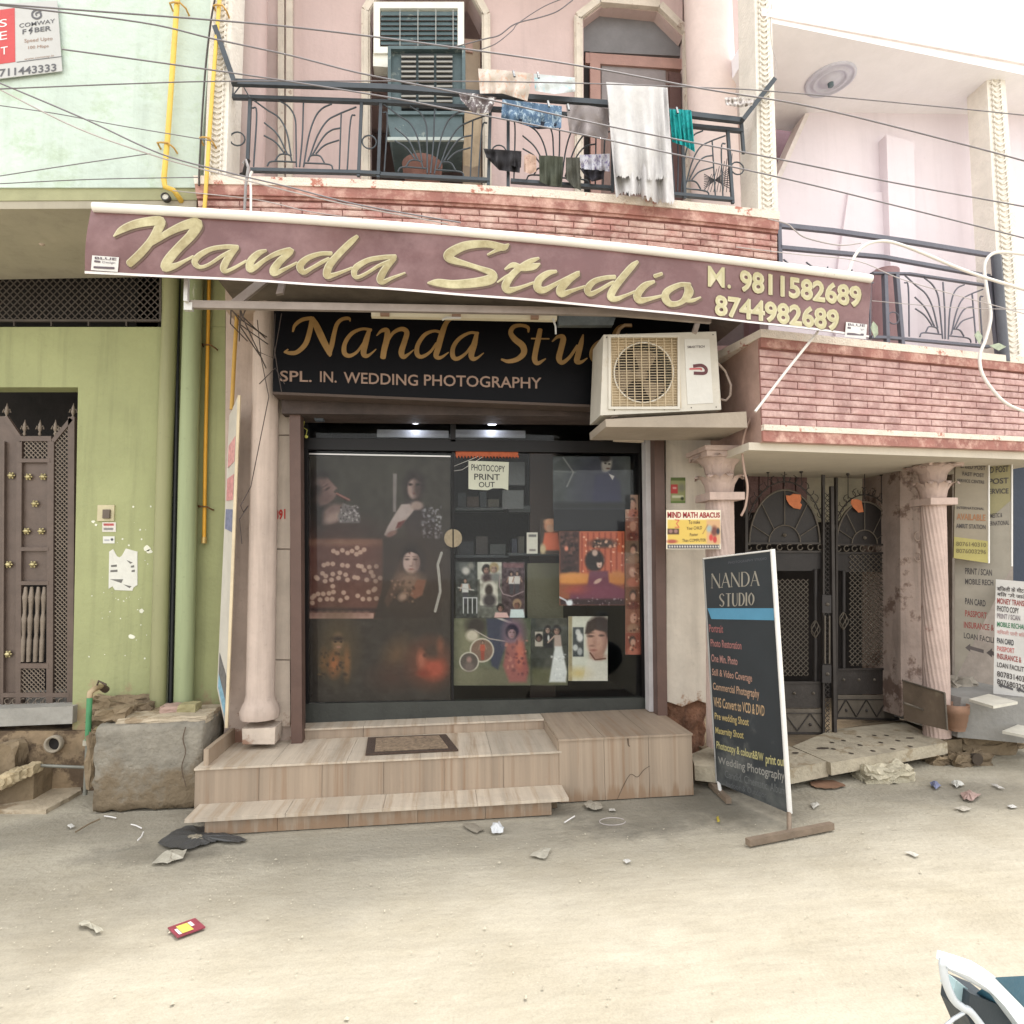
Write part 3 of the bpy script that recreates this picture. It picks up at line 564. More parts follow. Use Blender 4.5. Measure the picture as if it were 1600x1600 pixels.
brick2 = M('pink brick tile', (176, 138, 134), .7, var=.14, sc=9, bump=.4, c2=(206, 174, 168), th=.54, sc2=8, soft=.1, rnd=.10)
cream = M('cream render', (206, 196, 182), .85, drip=.2, var=.1, sc=3, bump=.3, c2=(150, 112, 84), th=.74, sc2=5, soft=.04, low=(.3, .75, .32))
beige = M('beige stone', (192, 178, 164), .75, drip=.2, var=.12, sc=4, bump=.25, c2=(140, 110, 92), th=.7, sc2=6, soft=.05, low=(.3, .6, .2))
pb = thing('pink_building', PY(760, 1140, 0), 'pink two storey house with octagonal arches upstairs over the shop front', 'building')
P_ = lambda name, pts, Y, D, mat, **k: part(name, MB().poly(pts, Y, D), mat, pb, **k)
P_('wall', [(336, -160), (577, -160), (577, 420), (336, 420)], 0, .2, pink)
P_('wall', [(753, -160), (911, -160), (913, 420), (755, 420)], 0, .2, pink)
P_('wall', [(1067, -160), (1190, -160), (1200, 440), (1074, 430)], 0, .2, pink)
P_('wall', [(577.5, -160), (752.5, -160), (752.5, 26), (732, -14), (600, -16), (577.5, 20)], 0, .2, pink)
P_('wall', [(911.5, -160), (1066.5, -160), (1066.5, 58), (1027, 19), (941, 10), (911.5, 32)], 0, .2, pink)
def ribbon(pts, wd, Y, D):
    mb = MB()
    for a, b in zip(pts, pts[1:]): mb.bar(PY(*a, Y), PY(*b, Y), wd, D)
    return mb
for pts in ([(572, 420), (572, 18), (597, -22), (735, -20), (759, 24), (762, 420)], [(905, 420), (903, 28), (937, 2), (1030, 10), (1073, 52), (1080, 430)]):
    part('arch_trim', ribbon(pts, .07, -.012, .05), trimm, pb); part('arch_trim', ribbon(pts, .035, -.035, .03), trimm, pb)
for x in (434, 447): P_('moulding', [(x, -160), (x+10, -160), (x+10, 420), (x, 420)], -.035-(x == 447)*.01, .034, trimm)
p = MB(); c0 = PY(386, 300, -.35); p.lathe((c0.x, -.35, 3.6), [(.12, 0), (.12, 3.4)], 24); part('column', p, pink, pb)
p = MB(); c0 = PY(1118, 300, -.3); p.lathe((c0.x, -.3, 3.6), [(.19, 0), (.19, 3.4)], 28); part('column', p, M('pale pink paint', (218, 200, 194), .8, var=.05), pb)
# white carved pillars
def pillar(pts, Y, D, par=pb):
    o = part('pillar', MB().poly(pts, Y, D), white, par); (xa, ya), (xb, yb), (xc, yc), (xd, yd) = pts; mb = MB(); k = 0
    y = ya
    while y < yd-4:
        t = (y-ya)/(yd-ya); xl = xa+(xd-xa)*t; xr = xb+(xc-xb)*t; wv = xr-xl; cx = xl+wv*.5
        for s in (-1, 1):
            a = PY(cx, y+6, Y-.006); b = PY(cx+s*wv*.26, y, Y-.012); c = PY(cx+s*wv*.2, y-6, Y-.004); mb.tube([a, b, c], .007, 5, rr=[.004, .01, .003])
        y += 8.5
    part('carving', mb, white, par, kind='stuff'); return o
pillar([(336, -160), (368, -160), (353, 286), (318, 284)], -1.0, .25)
pillar([(1176, -160), (1200, -160), (1216, 338), (1185, 336)], -1.0, .25)
# first balcony
B1 = Q((306, 283), (1214, 338), (1214, 458), (318, 406), -1.0, bow=.055)
part('balcony_slab', MB().qbs(B1, 0, 1, -1.0, 0), mortar, pb)
part('ledge', MB().qbs(B1, -.03, .075, -.95, .035), M('flaking white ledge', (226, 214, 200), .85, var=.1, sc=14, bump=.5, c2=(180, 120, 104), th=.6, sc2=12), pb)
part('band', MB().qbs(B1, .0755, .20, .001, .027), redband, pb)
part('band', MB().qbs(B1, .2005, .235, .001, .014), redband, pb)
part('soffit', MB().qbs(B1, 1.001, 1.02, -1.0, .01), M('shade dark soffit', (104, 94, 84), .9, var=.2), pb)  # dark tone stands in for the shade under the balcony
def bricks(q, v0, v1, rows, per, mat, nmax, g=.12, n=99):
    hv = (v1-v0)/rows; wu = 1/per
    for r in range(min(rows, n)):
        off = -(r % 2)*.5-(.15 if r % 3 == 0 else 0)*0
        for k in range(int(per)+2):
            u0 = (k+off)*wu; u1 = u0+wu; u0 = max(u0, 0)+wu*.012; u1 = min(u1, 1)-wu*.012
            if u1-u0 < wu*.12: continue
            j = random.uniform(-.002, .003)
            part('brick', MB().pil(q, u0, u1, v0+hv*(r+g), v0+hv*(r+1-g*.35), .0005, .011+j, .03, .14), mat, pb)
bricks(B1, .25, 1.0, 9, 15.2, brick1, 120, n=6)
# second balcony (a touch lower, angled back)
B2 = Q((1184, 524), (1660, 573), (1660, 708), (1190, 691), -1.0, -.42)
body = MB(); a = [B2.m(0, 0), B2.m(1, 0), B2.m(1, 1), B2.m(0, 1)]
body.hexa(a, [a[0]+Vector((-.0, .92, 0)), a[1]+Vector((0, .6, 0)), a[2]+Vector((0, .6, 0)), a[3]+Vector((0, .92, 0))]); part('balcony_slab', body, M('brown pink side render', (176, 146, 134), .85, var=.15, bump=.3), pb)
part('ledge', MB().qb(B2, 0, 1.0, -.045, .03, -.9, .035), MC['flaking white ledge'], pb)
part('band', MB().qb(B2, 0, 1, .031, .12, .001, .03), redband, pb)
part('joint_face', MB().qb(B2, 0, 1, .121, .84, .001, .004), mortar, pb)
part('band', MB().qb(B2, 0, 1, .842, .895, .001, .03), MC['flaking white ledge'], pb)
part('band', MB().qb(B2, 0, 1, .896, .995, .001, .02), redband, pb)
bq = Q((0, 0), (1, 0), (1, 1), (0, 1), 0, pts=[B2.m(0, 0, .004), B2.m(1, 0, .004), B2.m(1, 1, .004), B2.m(0, 1, .004)])
bricks(bq, .13, .84, 10, 9.7, brick2, 110)
a = PY(1150, 700, -.95); part('soffit', MB().hexa([PY(1170, 691, -.99), PY(1660, 709, -.41), PY(1660, 720, -.41), PY(1170, 703, -.99)], [p+Vector((0, 1.2, 0)) for p in (PY(1170, 691, -.99), PY(1660, 709, -.41), PY(1660, 720, -.41), PY(1170, 703, -.99))]), M('pale cream soffit', (196, 187, 172), .85, var=.05), pb)
# upstairs right bay
P_('rear_wall', [(1262, 120), (1700, 120), (1700, 720), (1200, 640), (1202, 330), (1207, 300), (1262, 178)], -.1, .15, lilac)
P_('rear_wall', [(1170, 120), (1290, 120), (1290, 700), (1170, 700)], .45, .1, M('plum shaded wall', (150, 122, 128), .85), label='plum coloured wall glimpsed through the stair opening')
P_('stair_edge', [(1259, 176), (1265, 178), (1210, 302), (1203, 300)], -.16, .2, M('pale stair edge', (220, 210, 206), .8))
P_('pilaster', [(1385, 210), (1428, 222), (1436, 620), (1398, 620)], -.2, .1, lilac)
P_('stair_beam', [(1326, 300), (1385, 300), (1398, 560), (1310, 560), (1300, 480)], -.13, .03, lilac)
rs = MB(); a = [PY(1196, 3, -1.0), PY(1760, 108, -.35), PY(1760, 150, -.35), PY(1198, 34, -1.0)]; rs.hexa(a, [p+Vector((-.0, 1.0, 0)) for p in a]); part('upper_slab', rs, M('glare whitened soffit', (240, 238, 242), .8, var=.03), pb)  # near white paint carries the glare on this soffit
rs = MB(); a = [PY(1190, 12, -1.02), PY(1760, 116, -.38), PY(1760, 128, -.38), PY(1190, 24, -1.02)]; rs.hexa(a, [p+Vector((0, .05, 0)) for p in a]); part('cornice', rs, M('glare whitened cornice', (232, 222, 220), .8), pb)  # cornice whitened to carry the same glare
sq_ = Q((0, 0), (1, 0), (1, 1), (0, 1), 0, pts=[PY(1198, 34, -1.0), PY(1760, 150, -.35), PY(1760, 150, -.35)+Vector((0, 1.5, 0)), PY(1198, 34, -1.0)+Vector((0, 1.5, 0))]); c = sq_.px(1297, 124)
ro = MB(); ro.lathe(c, [(.19, .0), (.19, .012), (.17, .018), (.165, .008), (.14, .008), (.13, .02), (.115, .02), (.11, .008), (.085, .008), (.075, .024), (.05, .024), (.04, .034), (.001, .034)], 34, sq_.n)
part('ceiling_rose', ro, M('rose paint', (206, 206, 220), .7), pb); part('lamp_holder', MB().lathe(c, [(.03, .03), (.022, .035), (.022, .06), (.015, .065)], 12, sq_.n), M('dark holder', (92, 110, 120), .4), pb)
pillar([(1541, 112), (1570, 118), (1604, 570), (1566, 566)], -.50, .2)
part('dark_post', MB().tube([PY(1556, 400, -.56), PY(1570, 566, -.56)], .035, 8), M('slate post', (86, 88, 96), .6), pb)
# block behind, roof and unseen upper storey that shade the street
part('rear_block', MB().box(-2.2, 6.5, 2.75, 6, 0, 6.9), pink, pb)
part('roof', MB().box(-2.2, 2.28, -.6, 3, 6.75, 6.9), pink, pb)
part('side_wall', MB().box(-2.36, -2.2, .2, 3, 0, 6.75), pink, pb)
part('floor_slab', MB().box(-1.55, 2.3, .21, 2.7, 3.15, 3.45), beige, pb)
part('room_wall', MB().box(-2.1, 6, 2.4, 2.5, 3.4, 6.7), M('dim room paint', (112, 96, 92), .9), pb)
part('floor_slab', MB().box(-1.55, 2.3, .02, .2, 2.85, 3.5), beige, pb)
# upstairs doorways
uw = M('brown door wood', (120, 96, 88), .6, var=.15, sc=3, stretch=(6, 1, 1)); up_d = thing('balcony_door', PY(1000, 420, .1), 'grey panelled door in a brown frame inside the right octagonal arch', 'door')
part('transom', MB().poly([(905, 0), (1075, 0), (1075, 88), (905, 80)], .1, .04), M('grey transom', (120, 118, 120), .6), up_d)
part('frame', MB().poly([(915, 82), (1068, 92), (1068, 108), (915, 98)], .07, .06).poly([(922, 82), (938, 84), (940, 420), (924, 420)], .065, .06), M('pink brown frame', (168, 132, 122), .6), up_d)
part('panel', MB().poly([(938, 96), (1066, 106), (1072, 420), (940, 420)], .1, .04), uw, up_d)
part('panel', MB().poly([(940, 98), (1040, 110), (1040, 200), (940, 190)], .09, .02), M('grey board', (140, 132, 132), .6), up_d)
part('leaf', MB().poly([(1046, 112), (1064, 115), (1068, 420), (1052, 420)], .06, .04), M('dark leaf', (98, 72, 68), .6), up_d)
part('jamb', MB().poly([(912, 80), (921, 80), (923, 420), (914, 420)], .1, .04), dark_m, up_d)
dl = thing('balcony_door', PY(740, 420, .12), 'pale brown door leaf standing half hidden behind the teal cooler', 'door')
part('leaf', MB().poly([(722, 60), (750, 62), (753, 420), (724, 420)], .1, .04), M('tan door leaf', (176, 156, 134), .6, var=.1), dl)
part('panel', MB().poly([(726, 62), (738, 64), (739, 82), (727, 80)], .085, .015), M('pink box', (196, 162, 150), .6), dl)
# ground floor walls
P_('wall', [(353, 440), (456, 440), (458, 1168), (350, 1168)], -.2, .19, M('dusty pink render', (184, 166, 154), .8, drip=.28, var=.14, sc=3, bump=.35, c2=(132, 100, 84), th=.74, sc2=6, soft=.03, low=(.3, .7, .3)))
for i, (a, b) in enumerate(((455, 568), (570, 679), (681, 857), (859, 1030), (1032, 1135))):
    P_('stone_tile', [(428-i*.5, a), (453, a), (453.5, b), (429, b)], -.222, .02, beige)
p = MB(); c0 = PY(405, 1118, -.34); zt = PY(400, 470, -.34).z; h = zt-c0.z
p.lathe((c0.x, -.32, c0.z-.02), [(.125, 0), (.13, .05), (.115, .09), (.1, .12), (.092, .16), (.09, h*.5), (.088, h)], 28, fl=.03, nf=14); part('column', p, M('dusty pink column', (190, 172, 160), .75, drip=.28, var=.1, sc=3, bump=.25, c2=(140, 108, 90), th=.72, low=(.3, .6, .25)), pb)
P_('column_base', [(378, 1139), (430, 1137), (429, 1163), (379, 1163)], -.42, .22, beige)
P_('beam', [(352, 452), (440, 452), (440, 484), (352, 484)], -.4, .39, M('stained beam', (176, 158, 142), .85, drip=.4, var=.2))
P_('wall', [(1040, 600), (1120, 600), (1120, 1092), (1108, 1100), (1090, 1094), (1066, 1104), (1042, 1096)], -.2, .19, cream)
P_('wall', [(1100, 540), (1184, 540), (1186, 700), (1100, 700)], -.18, .1, M('plum pink render', (166, 134, 128), .85, var=.15))
solo('rubble_footing', rough(1040, 1102, 1092, 1215, -.14, .12, .02, 7, 31), M('dark brick rubble', (128, 92, 72), .95, var=.35, sc=12, bump=1, fine=30), 'crumbling dark brick footing showing under the cream wall', 'rubble')
P_('lintel', [(440, 440), (1110, 440), (1110, 615), (440, 615)], -.3, .28, M('shade dark lintel', (110, 98, 88), .9, var=.2))  # darkened colour stands in for shade behind the banner
# --- gate bay
gs = M('stone cladding', (140, 112, 108), .8, var=.25, sc=8, bump=.5)
P_('rear_wall', [(1140, 660), (1600, 660), (1600, 1160), (1140, 1160)], 1.3, .1, M('darkened passage wall', (46, 41, 39), .9, var=.3, sc=3))  # wall colour near black, painting in the darkness of the passage
P_('pale_wall', [(1258, 700), (1372, 700), (1372, 815), (1258, 815)], 1.1, .1, M('passage limewash', (190, 184, 160), .9, var=.15), label='pale limewashed wall glimpsed above the gate')
for i in range(5): P_('cladding_panel', [(1168+i*19, 705), (1185+i*19, 705), (1185+i*19, 800), (1168+i*19, 800)], .9, .08, gs)
P_('side_wall', [(1406, 712), (1446, 712), (1446, 1100), (1408, 1120)], .1, .5, M('grimy pink wall', (166, 148, 138), .9, drip=.3, var=.2, sc=3, bump=.4, c2=(112, 92, 82), th=.55, sc2=3))
P_('neighbour_wall', [(1488, 715), (1583, 715), (1583, 1130), (1488, 1130)], .35, .1, M('grey side wall', (150, 140, 132), .9, var=.2))
def capital_col(x, yt, yb, Y, r, label_):
    c = PY(x, yb, Y); ct = PY(x, yt, Y); H = ct.z-c.z; LK = (ct.x-c.x)/H*.75
    def part(n_, mb_, m_, p_):
        for v in mb_.v: v.x += (v.z-c.z)*LK
        return globals()['part'](n_, mb_, m_, p_)
    pm = M('pink column paint', (192, 170, 160), .75, drip=.25, var=.12, sc=5, bump=.3, c2=(150, 118, 108), th=.66)
    mb = MB(); hs = H-.36; n = 70
    mb.lathe((c.x, Y, c.z), [(r*(1.0-.06*i/n), hs*i/n) for i in range(n+1)], 120, fl=.03, nf=20, tw=30); sh_ = part('shaft', mb, pm, pb)
    mb = MB(); z = c.z+hs
    mb.box(c.x-r*1.25, c.x+r*1.25, Y-r*1.25, Y+r*1.25, z, z+.055); part('capital_ring', mb, pm, sh_)
    for t in range(2):
        mb = MB()
        for k in range(8):
            a = k*math.pi/4+.2*t; b0 = Vector((c.x+math.cos(a)*r*.85, Y+math.sin(a)*r*.85, z+.06+t*.14)); e = Vector((math.cos(a), math.sin(a), 0)); sd_ = Vector((-math.sin(a), math.cos(a), 0))
            w0 = r*(.36+.08*t); prof = [(0, 0, 1), (.01, .06, 1.15), (.035+.02*t, .11, 1.3), (.075+.02*t, .125, .9), (.085+.02*t, .105, .3)]
            ring = [b0+e*(d*1.1)+Vector((0, 0, h)) for d, h, _ in prof]
            vs = []
            for (d, h, ww), p_ in zip(prof, ring): vs += [p_-sd_*w0*ww, p_+e*.012, p_+sd_*w0*ww]
            mb.add(vs, [(3*i+j, 3*i+j+1, 3*i+j+4, 3*i+j+3) for i in range(4) for j in range(2)], True)
        part('capital_leaves', mb, pm, sh_)
    mb = MB(); mb.lathe((c.x, Y, z+.05), [(r*.85, 0), (r*.9, .14), (r*1.2, .27)], 24); part('capital_core', mb, pm, sh_)
    mb = MB(); mb.box(c.x-r*1.6, c.x+r*1.6, Y-r*1.6, Y+r*1.6, z+.31, z+.35); mb.box(c.x-r*1.75, c.x+r*1.75, Y-r*1.75, Y+r*1.75, z+.33+.021, z+.385); part('capital_top', mb, pm, sh_)
capital_col(1128, 708, 1165, -.5, .105, '')
capital_col(1464, 722, 1150, -.22, .094, '')
# neighbour on the far right
nb = thing('blue_building', PY(1640, 700, .4), 'pale blue neighbouring house beyond the white pillar at the right edge', 'building')
part('wall', MB().poly([(1588, 215), (1900, 300), (1900, 700), (1604, 700)], .3, 2.0), M('pale blue paint', (176, 208, 220), .8, var=.06, sc=1), nb)
part('shop_opening', MB().poly([(1583, 700), (1900, 700), (1900, 1150), (1583, 1150)], .45, .1), M('dark shop opening', (28, 42, 64), .5), nb)  # navy sheet stands in for the dark of the open shop
# ================================================================== STEPS
tile_m = M('wood pattern tile', (156, 139, 121), .55, low=(.02, .1, .16), drip=.12, var=.17, sc=1.0, bump=.12, stretch=(14, .6, .25), c2=(140, 116, 94), th=.60, sc2=1.3, soft=.06, rnd=.10, fine=8)
tread_m = M('skylit tread tile', (188, 175, 158), .7, drip=.14, var=.14, sc=1.0, bump=.15, stretch=(12, .6, .6), c2=(164, 144, 122), th=.58, sc2=1.2, soft=.08, rnd=.09, fine=8)  # riser tile repeated paler, sky light on the treads put into the colour
grout = M('grout', (150, 130, 112), .9)
Z2 = PY(600, 1187, -.77).z; Z1 = PY(600, 1263, -1.0).z; Z3 = PY(700, 1127, -.2).z-.01
xa, xb = PY(303, 1190, -.77).x, PY(878, 1181, -.77).x
st = thing('tiled_steps', ((xa+xb)/2, -.8, 0), 'wood patterned tiled steps climbing to the shop door', 'steps')
def tiles(x0, x1, y0, y1, z0, z1, per, axis, mat, skew=0):
    n = max(1, round((x1-x0)/per)); w_ = (x1-x0)/n
    for i in range(n):
        a, b = x0+i*w_+.0012, x0+(i+1)*w_-.0012; j = random.uniform(0, .0012)
        part('tile', MB().box(a, b, y0-(j if axis == 'f' else 0), y1, z0, z1+(j if axis == 't' else 0)), mat, st)
part('core', MB().box(xa+.01, xb-.01, -.75, -.05, 0, Z2-.012), grout, st)
tiles(xa, xb, -.77, -.2, Z2-.012, Z2, .46, 't', tread_m); tiles(xa+.004, xb-.004, -.76, -.7501, .03, Z2-.0135, .36, 'f', tile_m)
x1a, x1b = PY(288, 1270, -1.0).x, PY(889, 1249, -1.0).x; x1r = PY(862, 1270, -.96).x
part('core', MB().box(x1a+.1, x1r-.01, -.95, -.761, 0, Z1-.02), grout, st)
part('core', MB().box(x1r, x1b-.05, -.86, -.761, 0, Z1-.02), mud, st)
tiles(x1a, x1b, -1.0, -.762, Z1-.02, Z1, .5, 't', tread_m); tiles(x1a+.1, x1r, -.962, -.9501, 0, Z1-.021, .4, 'f', tile_m)
x3a = PY(470, 1130, -.2).x; x3b = PY(850, 1130, -.2).x; x4a, x4b = PY(873, 1160, -.77).x, PY(1081, 1150, -.77).x
part('core', MB().box(x3a, x4b-.01, -.19, .3, 0, Z3-.012), grout, st)
tiles(x3a, x3b, -.2, -.1901, Z2+.001, Z3-.0125, .4, 'f', tile_m); tiles(x3a, x3b, -.21, .0, Z3-.012, Z3, .5, 't', tread_m)
part('core', MB().box(x3b+.01, x4b-.01, -.755, -.191, 0, Z3-.0125), grout, st)
tiles(x3b+.002, x4b+.005, -.778, .0, Z3-.012, Z3+.001, .33, 't', tile_m); tiles(x4a, x4b, -.768, -.7551, 0, Z3-.0125, .36, 'f', tile_m)
part('tile', MB().box(x3b-.002, x3b+.0095, -.755, -.21, Z2+.001, Z3-.0125), tile_m, st); part('tile', MB().box(x4b-.0099, x4b+.002, -.755, -.12, 0, Z3-.0125), tile_m, st)
part('crack', MB().stroke(PL(-.7705), [(965, 1248, .35), (974, 1228, .45), (985, 1210, .5), (996, 1214, .5), (1006, 1203, .5), (1015, 1197, .4)], .001).stroke(PL(-.7705), [(981, 1154, 1.2), (982, 1164, .9), (984, 1166, .6)], .001), M('crack shade', (60, 52, 44)), st)
cur = MB(); a = PY(352, 1140, -.3); b = PY(322, 1185, -.85); cur.box(PY(345, 1150, -.5).x-.03, PY(345, 1150, -.5).x, -.72, -.2, Z2, Z2+.1); part('tile', cur, tile_m, st)
mt = thing('doormat', PZ(643, 1163, Z2+.002), 'worn beige doormat with a dark border on the upper step', 'mat')
MA = [PZ(x, y, Z2+.014) for x, y in ((575, 1152), (697, 1147), (716, 1171), (571, 1178))]; cen = sum(MA, Vector())/4
part('border', MB().hexa(MA, [p-Vector((0, 0, .011)) for p in MA]), M('dark mat border', (84, 68, 58), .95, var=.3, sc=60, bump=.6), mt)
MI = [cen+(p-cen)*.8+Vector((0, 0, .004)) for p in MA]; part('pile', MB().hexa(MI, [p-Vector((0, 0, .0045)) for p in MI]), M('beige mat pile', (164, 142, 118), .95, var=.35, sc=40, bump=.8), mt)
# ================================================================== SHOP FRONT
blackf = M('black door frame', (26, 24, 25), .4, spec=.25, var=.1, bump=0)
brownf = M('brown channel', (92, 70, 62), .5, .1, var=.12, bump=.1)
sf = thing('shop_entrance', PY(740, 1125, -.05), 'dark glass shop front with roller shutter channels under the black signboard', 'shopfront')
P2 = lambda name, pts, Y, D, mat, **k: part(name, MB().poly(pts, Y, D), mat, sf, **k)
P2('shutter_channel', [(452, 612), (469, 612), (472, 1164), (455, 1164)], -.3, .12, brownf)
P2('shutter_channel', [(1022, 640), (1037, 640), (1043, 1118), (1028, 1118)], -.26, .12, brownf)
gm = M('pale grey strip', (186, 182, 182), .5, var=.1)
P2('strip', [(467, 652), (471, 652), (474, 1120), (469, 1120)], -.17, .06, gm)
P2('strip', [(1008, 655), (1019, 655), (1026, 1112), (1015, 1112)], -.16, .1, gm)
P2('shutter_box', [(440, 612), (1060, 600), (1060, 652), (440, 646)], -.34, .3, M('brown shutter box', (70, 58, 54), .7, var=.3, sc=4, bump=.4))
P2('lower_lip', [(466, 640), (1020, 646), (1020, 656), (466, 650)], -.15, .1, blackf)
P2('head', [(470, 684), (1010, 690), (1010, 708), (470, 702)], -.03, .06, blackf)
P2('bottom_rail', [(471, 1100), (1016, 1090), (1016, 1122), (471, 1130)], -.03, .08, M('dark green black sill', (52, 54, 50), .5, var=.2))
P2('side_post', [(471, 650), (481, 650), (482, 1105), (474, 1105)], -.028, .06, blackf)
P2('side_post', [(998, 700), (1010, 700), (1018, 1098), (1005, 1098)], -.028, .06, blackf)
P2('mullion', [(704, 655), (712, 655), (712, 690), (704, 690)], -.03, .05, blackf)
P2('mullion', [(706, 706), (709.5, 706), (709, 1104), (705.5, 1104)], -.012, .03, blackf)
# glass
gl = bpy.data.materials.new('shop glass'); gl.use_nodes = True; N = gl.node_tree.nodes; N.clear(); L = gl.node_tree.links
o_ = N.new('ShaderNodeOutputMaterial'); mx = N.new('ShaderNodeMixShader'); tr = N.new('ShaderNodeBsdfTransparent'); gs_ = N.new('ShaderNodeBsdfGlossy'); fr_ = N.new('ShaderNodeFresnel'); fr_.inputs[0].default_value = 1.45
gs_.inputs['Roughness'].default_value = .03; tr.inputs[0].default_value = (.93, .935, .925, 1); mu = N.new('ShaderNodeMath'); mu.operation = 'MULTIPLY'; mu.inputs[1].default_value = .38
L.new(fr_.outputs[0], mu.inputs[0]); L.new(mu.outputs[0], mx.inputs[0]); L.new(tr.outputs[0], mx.inputs[1]); L.new(gs_.outputs[0], mx.inputs[2]); L.new(mx.outputs[0], o_.inputs[0])
P2('glass_pane', [(482, 704), (706, 708), (706, 1101), (482, 1104)], .0, .005, gl); P2('glass_pane', [(709.5, 708), (999, 710), (1005, 1093), (709, 1101)], .003, .005, gl)
P2('transom_pane', [(481, 656), (704, 658), (704, 686), (481, 684)], .0, .005, gl); P2('transom_pane', [(712, 658), (1008, 662), (1008, 690), (712, 687)], .0, .005, gl)
bar = M('steel strip', (196, 192, 188), .3, .6, var=.05, bump=0)
P2('door_strip', [(483, 708), (704, 712), (704, 714), (483, 710)], -.006, .006, bar); P2('door_strip', [(481, 1098.5), (704, 1096.5), (704, 1100), (481, 1102)], -.006, .006, bar)
hd = MB()
for s in (-1, 1):
    pts = [(708+s*1.0, 826.5)]+[(708+s*(1+13*math.sin(a)), 841-14*math.cos(a)) for a in np.linspace(.1, 3.04, 12)]+[(708+s*1.0, 855.5)]
    part('handle', MB().poly(pts if s > 0 else pts[::-1], -.03, .022), M('brass disc handle', (132, 120, 100), .35, .6, var=.15, sc=30), sf)
# interior
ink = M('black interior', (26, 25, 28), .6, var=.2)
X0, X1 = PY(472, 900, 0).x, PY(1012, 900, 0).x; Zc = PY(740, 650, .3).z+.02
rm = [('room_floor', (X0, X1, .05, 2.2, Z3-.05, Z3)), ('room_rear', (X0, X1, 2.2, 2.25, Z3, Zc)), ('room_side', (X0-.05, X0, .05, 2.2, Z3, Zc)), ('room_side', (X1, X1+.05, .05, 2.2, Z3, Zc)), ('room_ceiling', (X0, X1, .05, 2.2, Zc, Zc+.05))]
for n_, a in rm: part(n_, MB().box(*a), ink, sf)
brw = M('brown pillar board', (66, 50, 44), .6); P2('inner_board', [(828, 700), (868, 700), (868, 1100), (828, 1100)], .5, .05, brw)
P2('inner_shelf', [(795, 790), (830, 790), (830, 800), (795, 800)], .5, .1, M('grey shelf', (70, 76, 80), .5)); P2('inner_shelf', [(795, 864), (875, 864), (875, 868), (795, 868)], .25, .2, MC['grey shelf'])
P2('inner_counter', [(824, 880), (880, 880), (880, 1010), (824, 1010)], .3, .3, M('olive counter', (112, 110, 88), .5))
for i, (x0, y0, x1, y1) in enumerate(((795, 722, 820, 758), (785, 766, 818, 795))):
    P2('picture_frame', [(x0, y0), (x1, y0), (x1, y1), (x0, y1)], .42, .02, M('dim frame', (84, 88, 92), .3))
for i, (x0, y0, x1, y1, cl) in enumerate(((716, 770, 728, 792, (60, 64, 70)), (730, 776, 748, 792, (74, 60, 54)), (750, 768, 760, 792, (50, 58, 66)), (762, 780, 780, 792, (88, 84, 76)), (800, 842, 808, 864, (58, 62, 78)), (810, 838, 819, 864, (96, 92, 84)), (716, 846, 740, 866, (48, 50, 56)), (744, 838, 762, 866, (64, 58, 56)), (766, 850, 790, 866, (70, 74, 74)))):
    P2('stock_box', [(x0, y0), (x1, y0), (x1, y1), (x0, y1)], .5, .15, M('stock %d' % i, cl, .6))
P2('inner_shelf', [(712, 793), (790, 793), (790, 797), (712, 797)], .45, .25, MC['grey shelf']); P2('inner_shelf', [(712, 867), (795, 867), (795, 871), (712, 871)], .45, .25, MC['grey shelf'])
# spotlights
for i, x in enumerate((649, 769)):
    c = PY(x, 661+i*2, .12); t = thing('spotlight', c, ['lit white spotlight above the left door leaf', 'lit white spotlight above the right door pane'][i], 'spotlight', 'spotlights in the transom')
    part('lens', MB().lathe(c, [(.034, 0), (.034, .01), (.028, .024), (.001, .026)], 18), M('lit lens', (255, 255, 255), .5, bump=0, emit=((235, 238, 255), 9)), t)
    part('housing', MB().lathe(c+Vector((0, 0, .006)), [(.042, 0), (.044, .01), (.038, .034)], 18), M('chrome ring', (170, 170, 176), .3, .8, bump=0), t)
    ld = bpy.data.lights.new('spot_light', 'POINT'); ld.energy = .35; ld.color = (.86, .9, 1); ld.shadow_soft_size = .03
    lo = bpy.data.objects.new('spot_light', ld); COL.objects.link(lo); lo.location = c+Vector((0, -.03, -.045))
    P2('painted_glow_strip', [(x-60, 671), (x+52, 673), (x+52, 684), (x-60, 683)], .16, .02, M('painted lamp glow', (150, 152, 160), .4))  # pale strip added under each lamp to show its glow
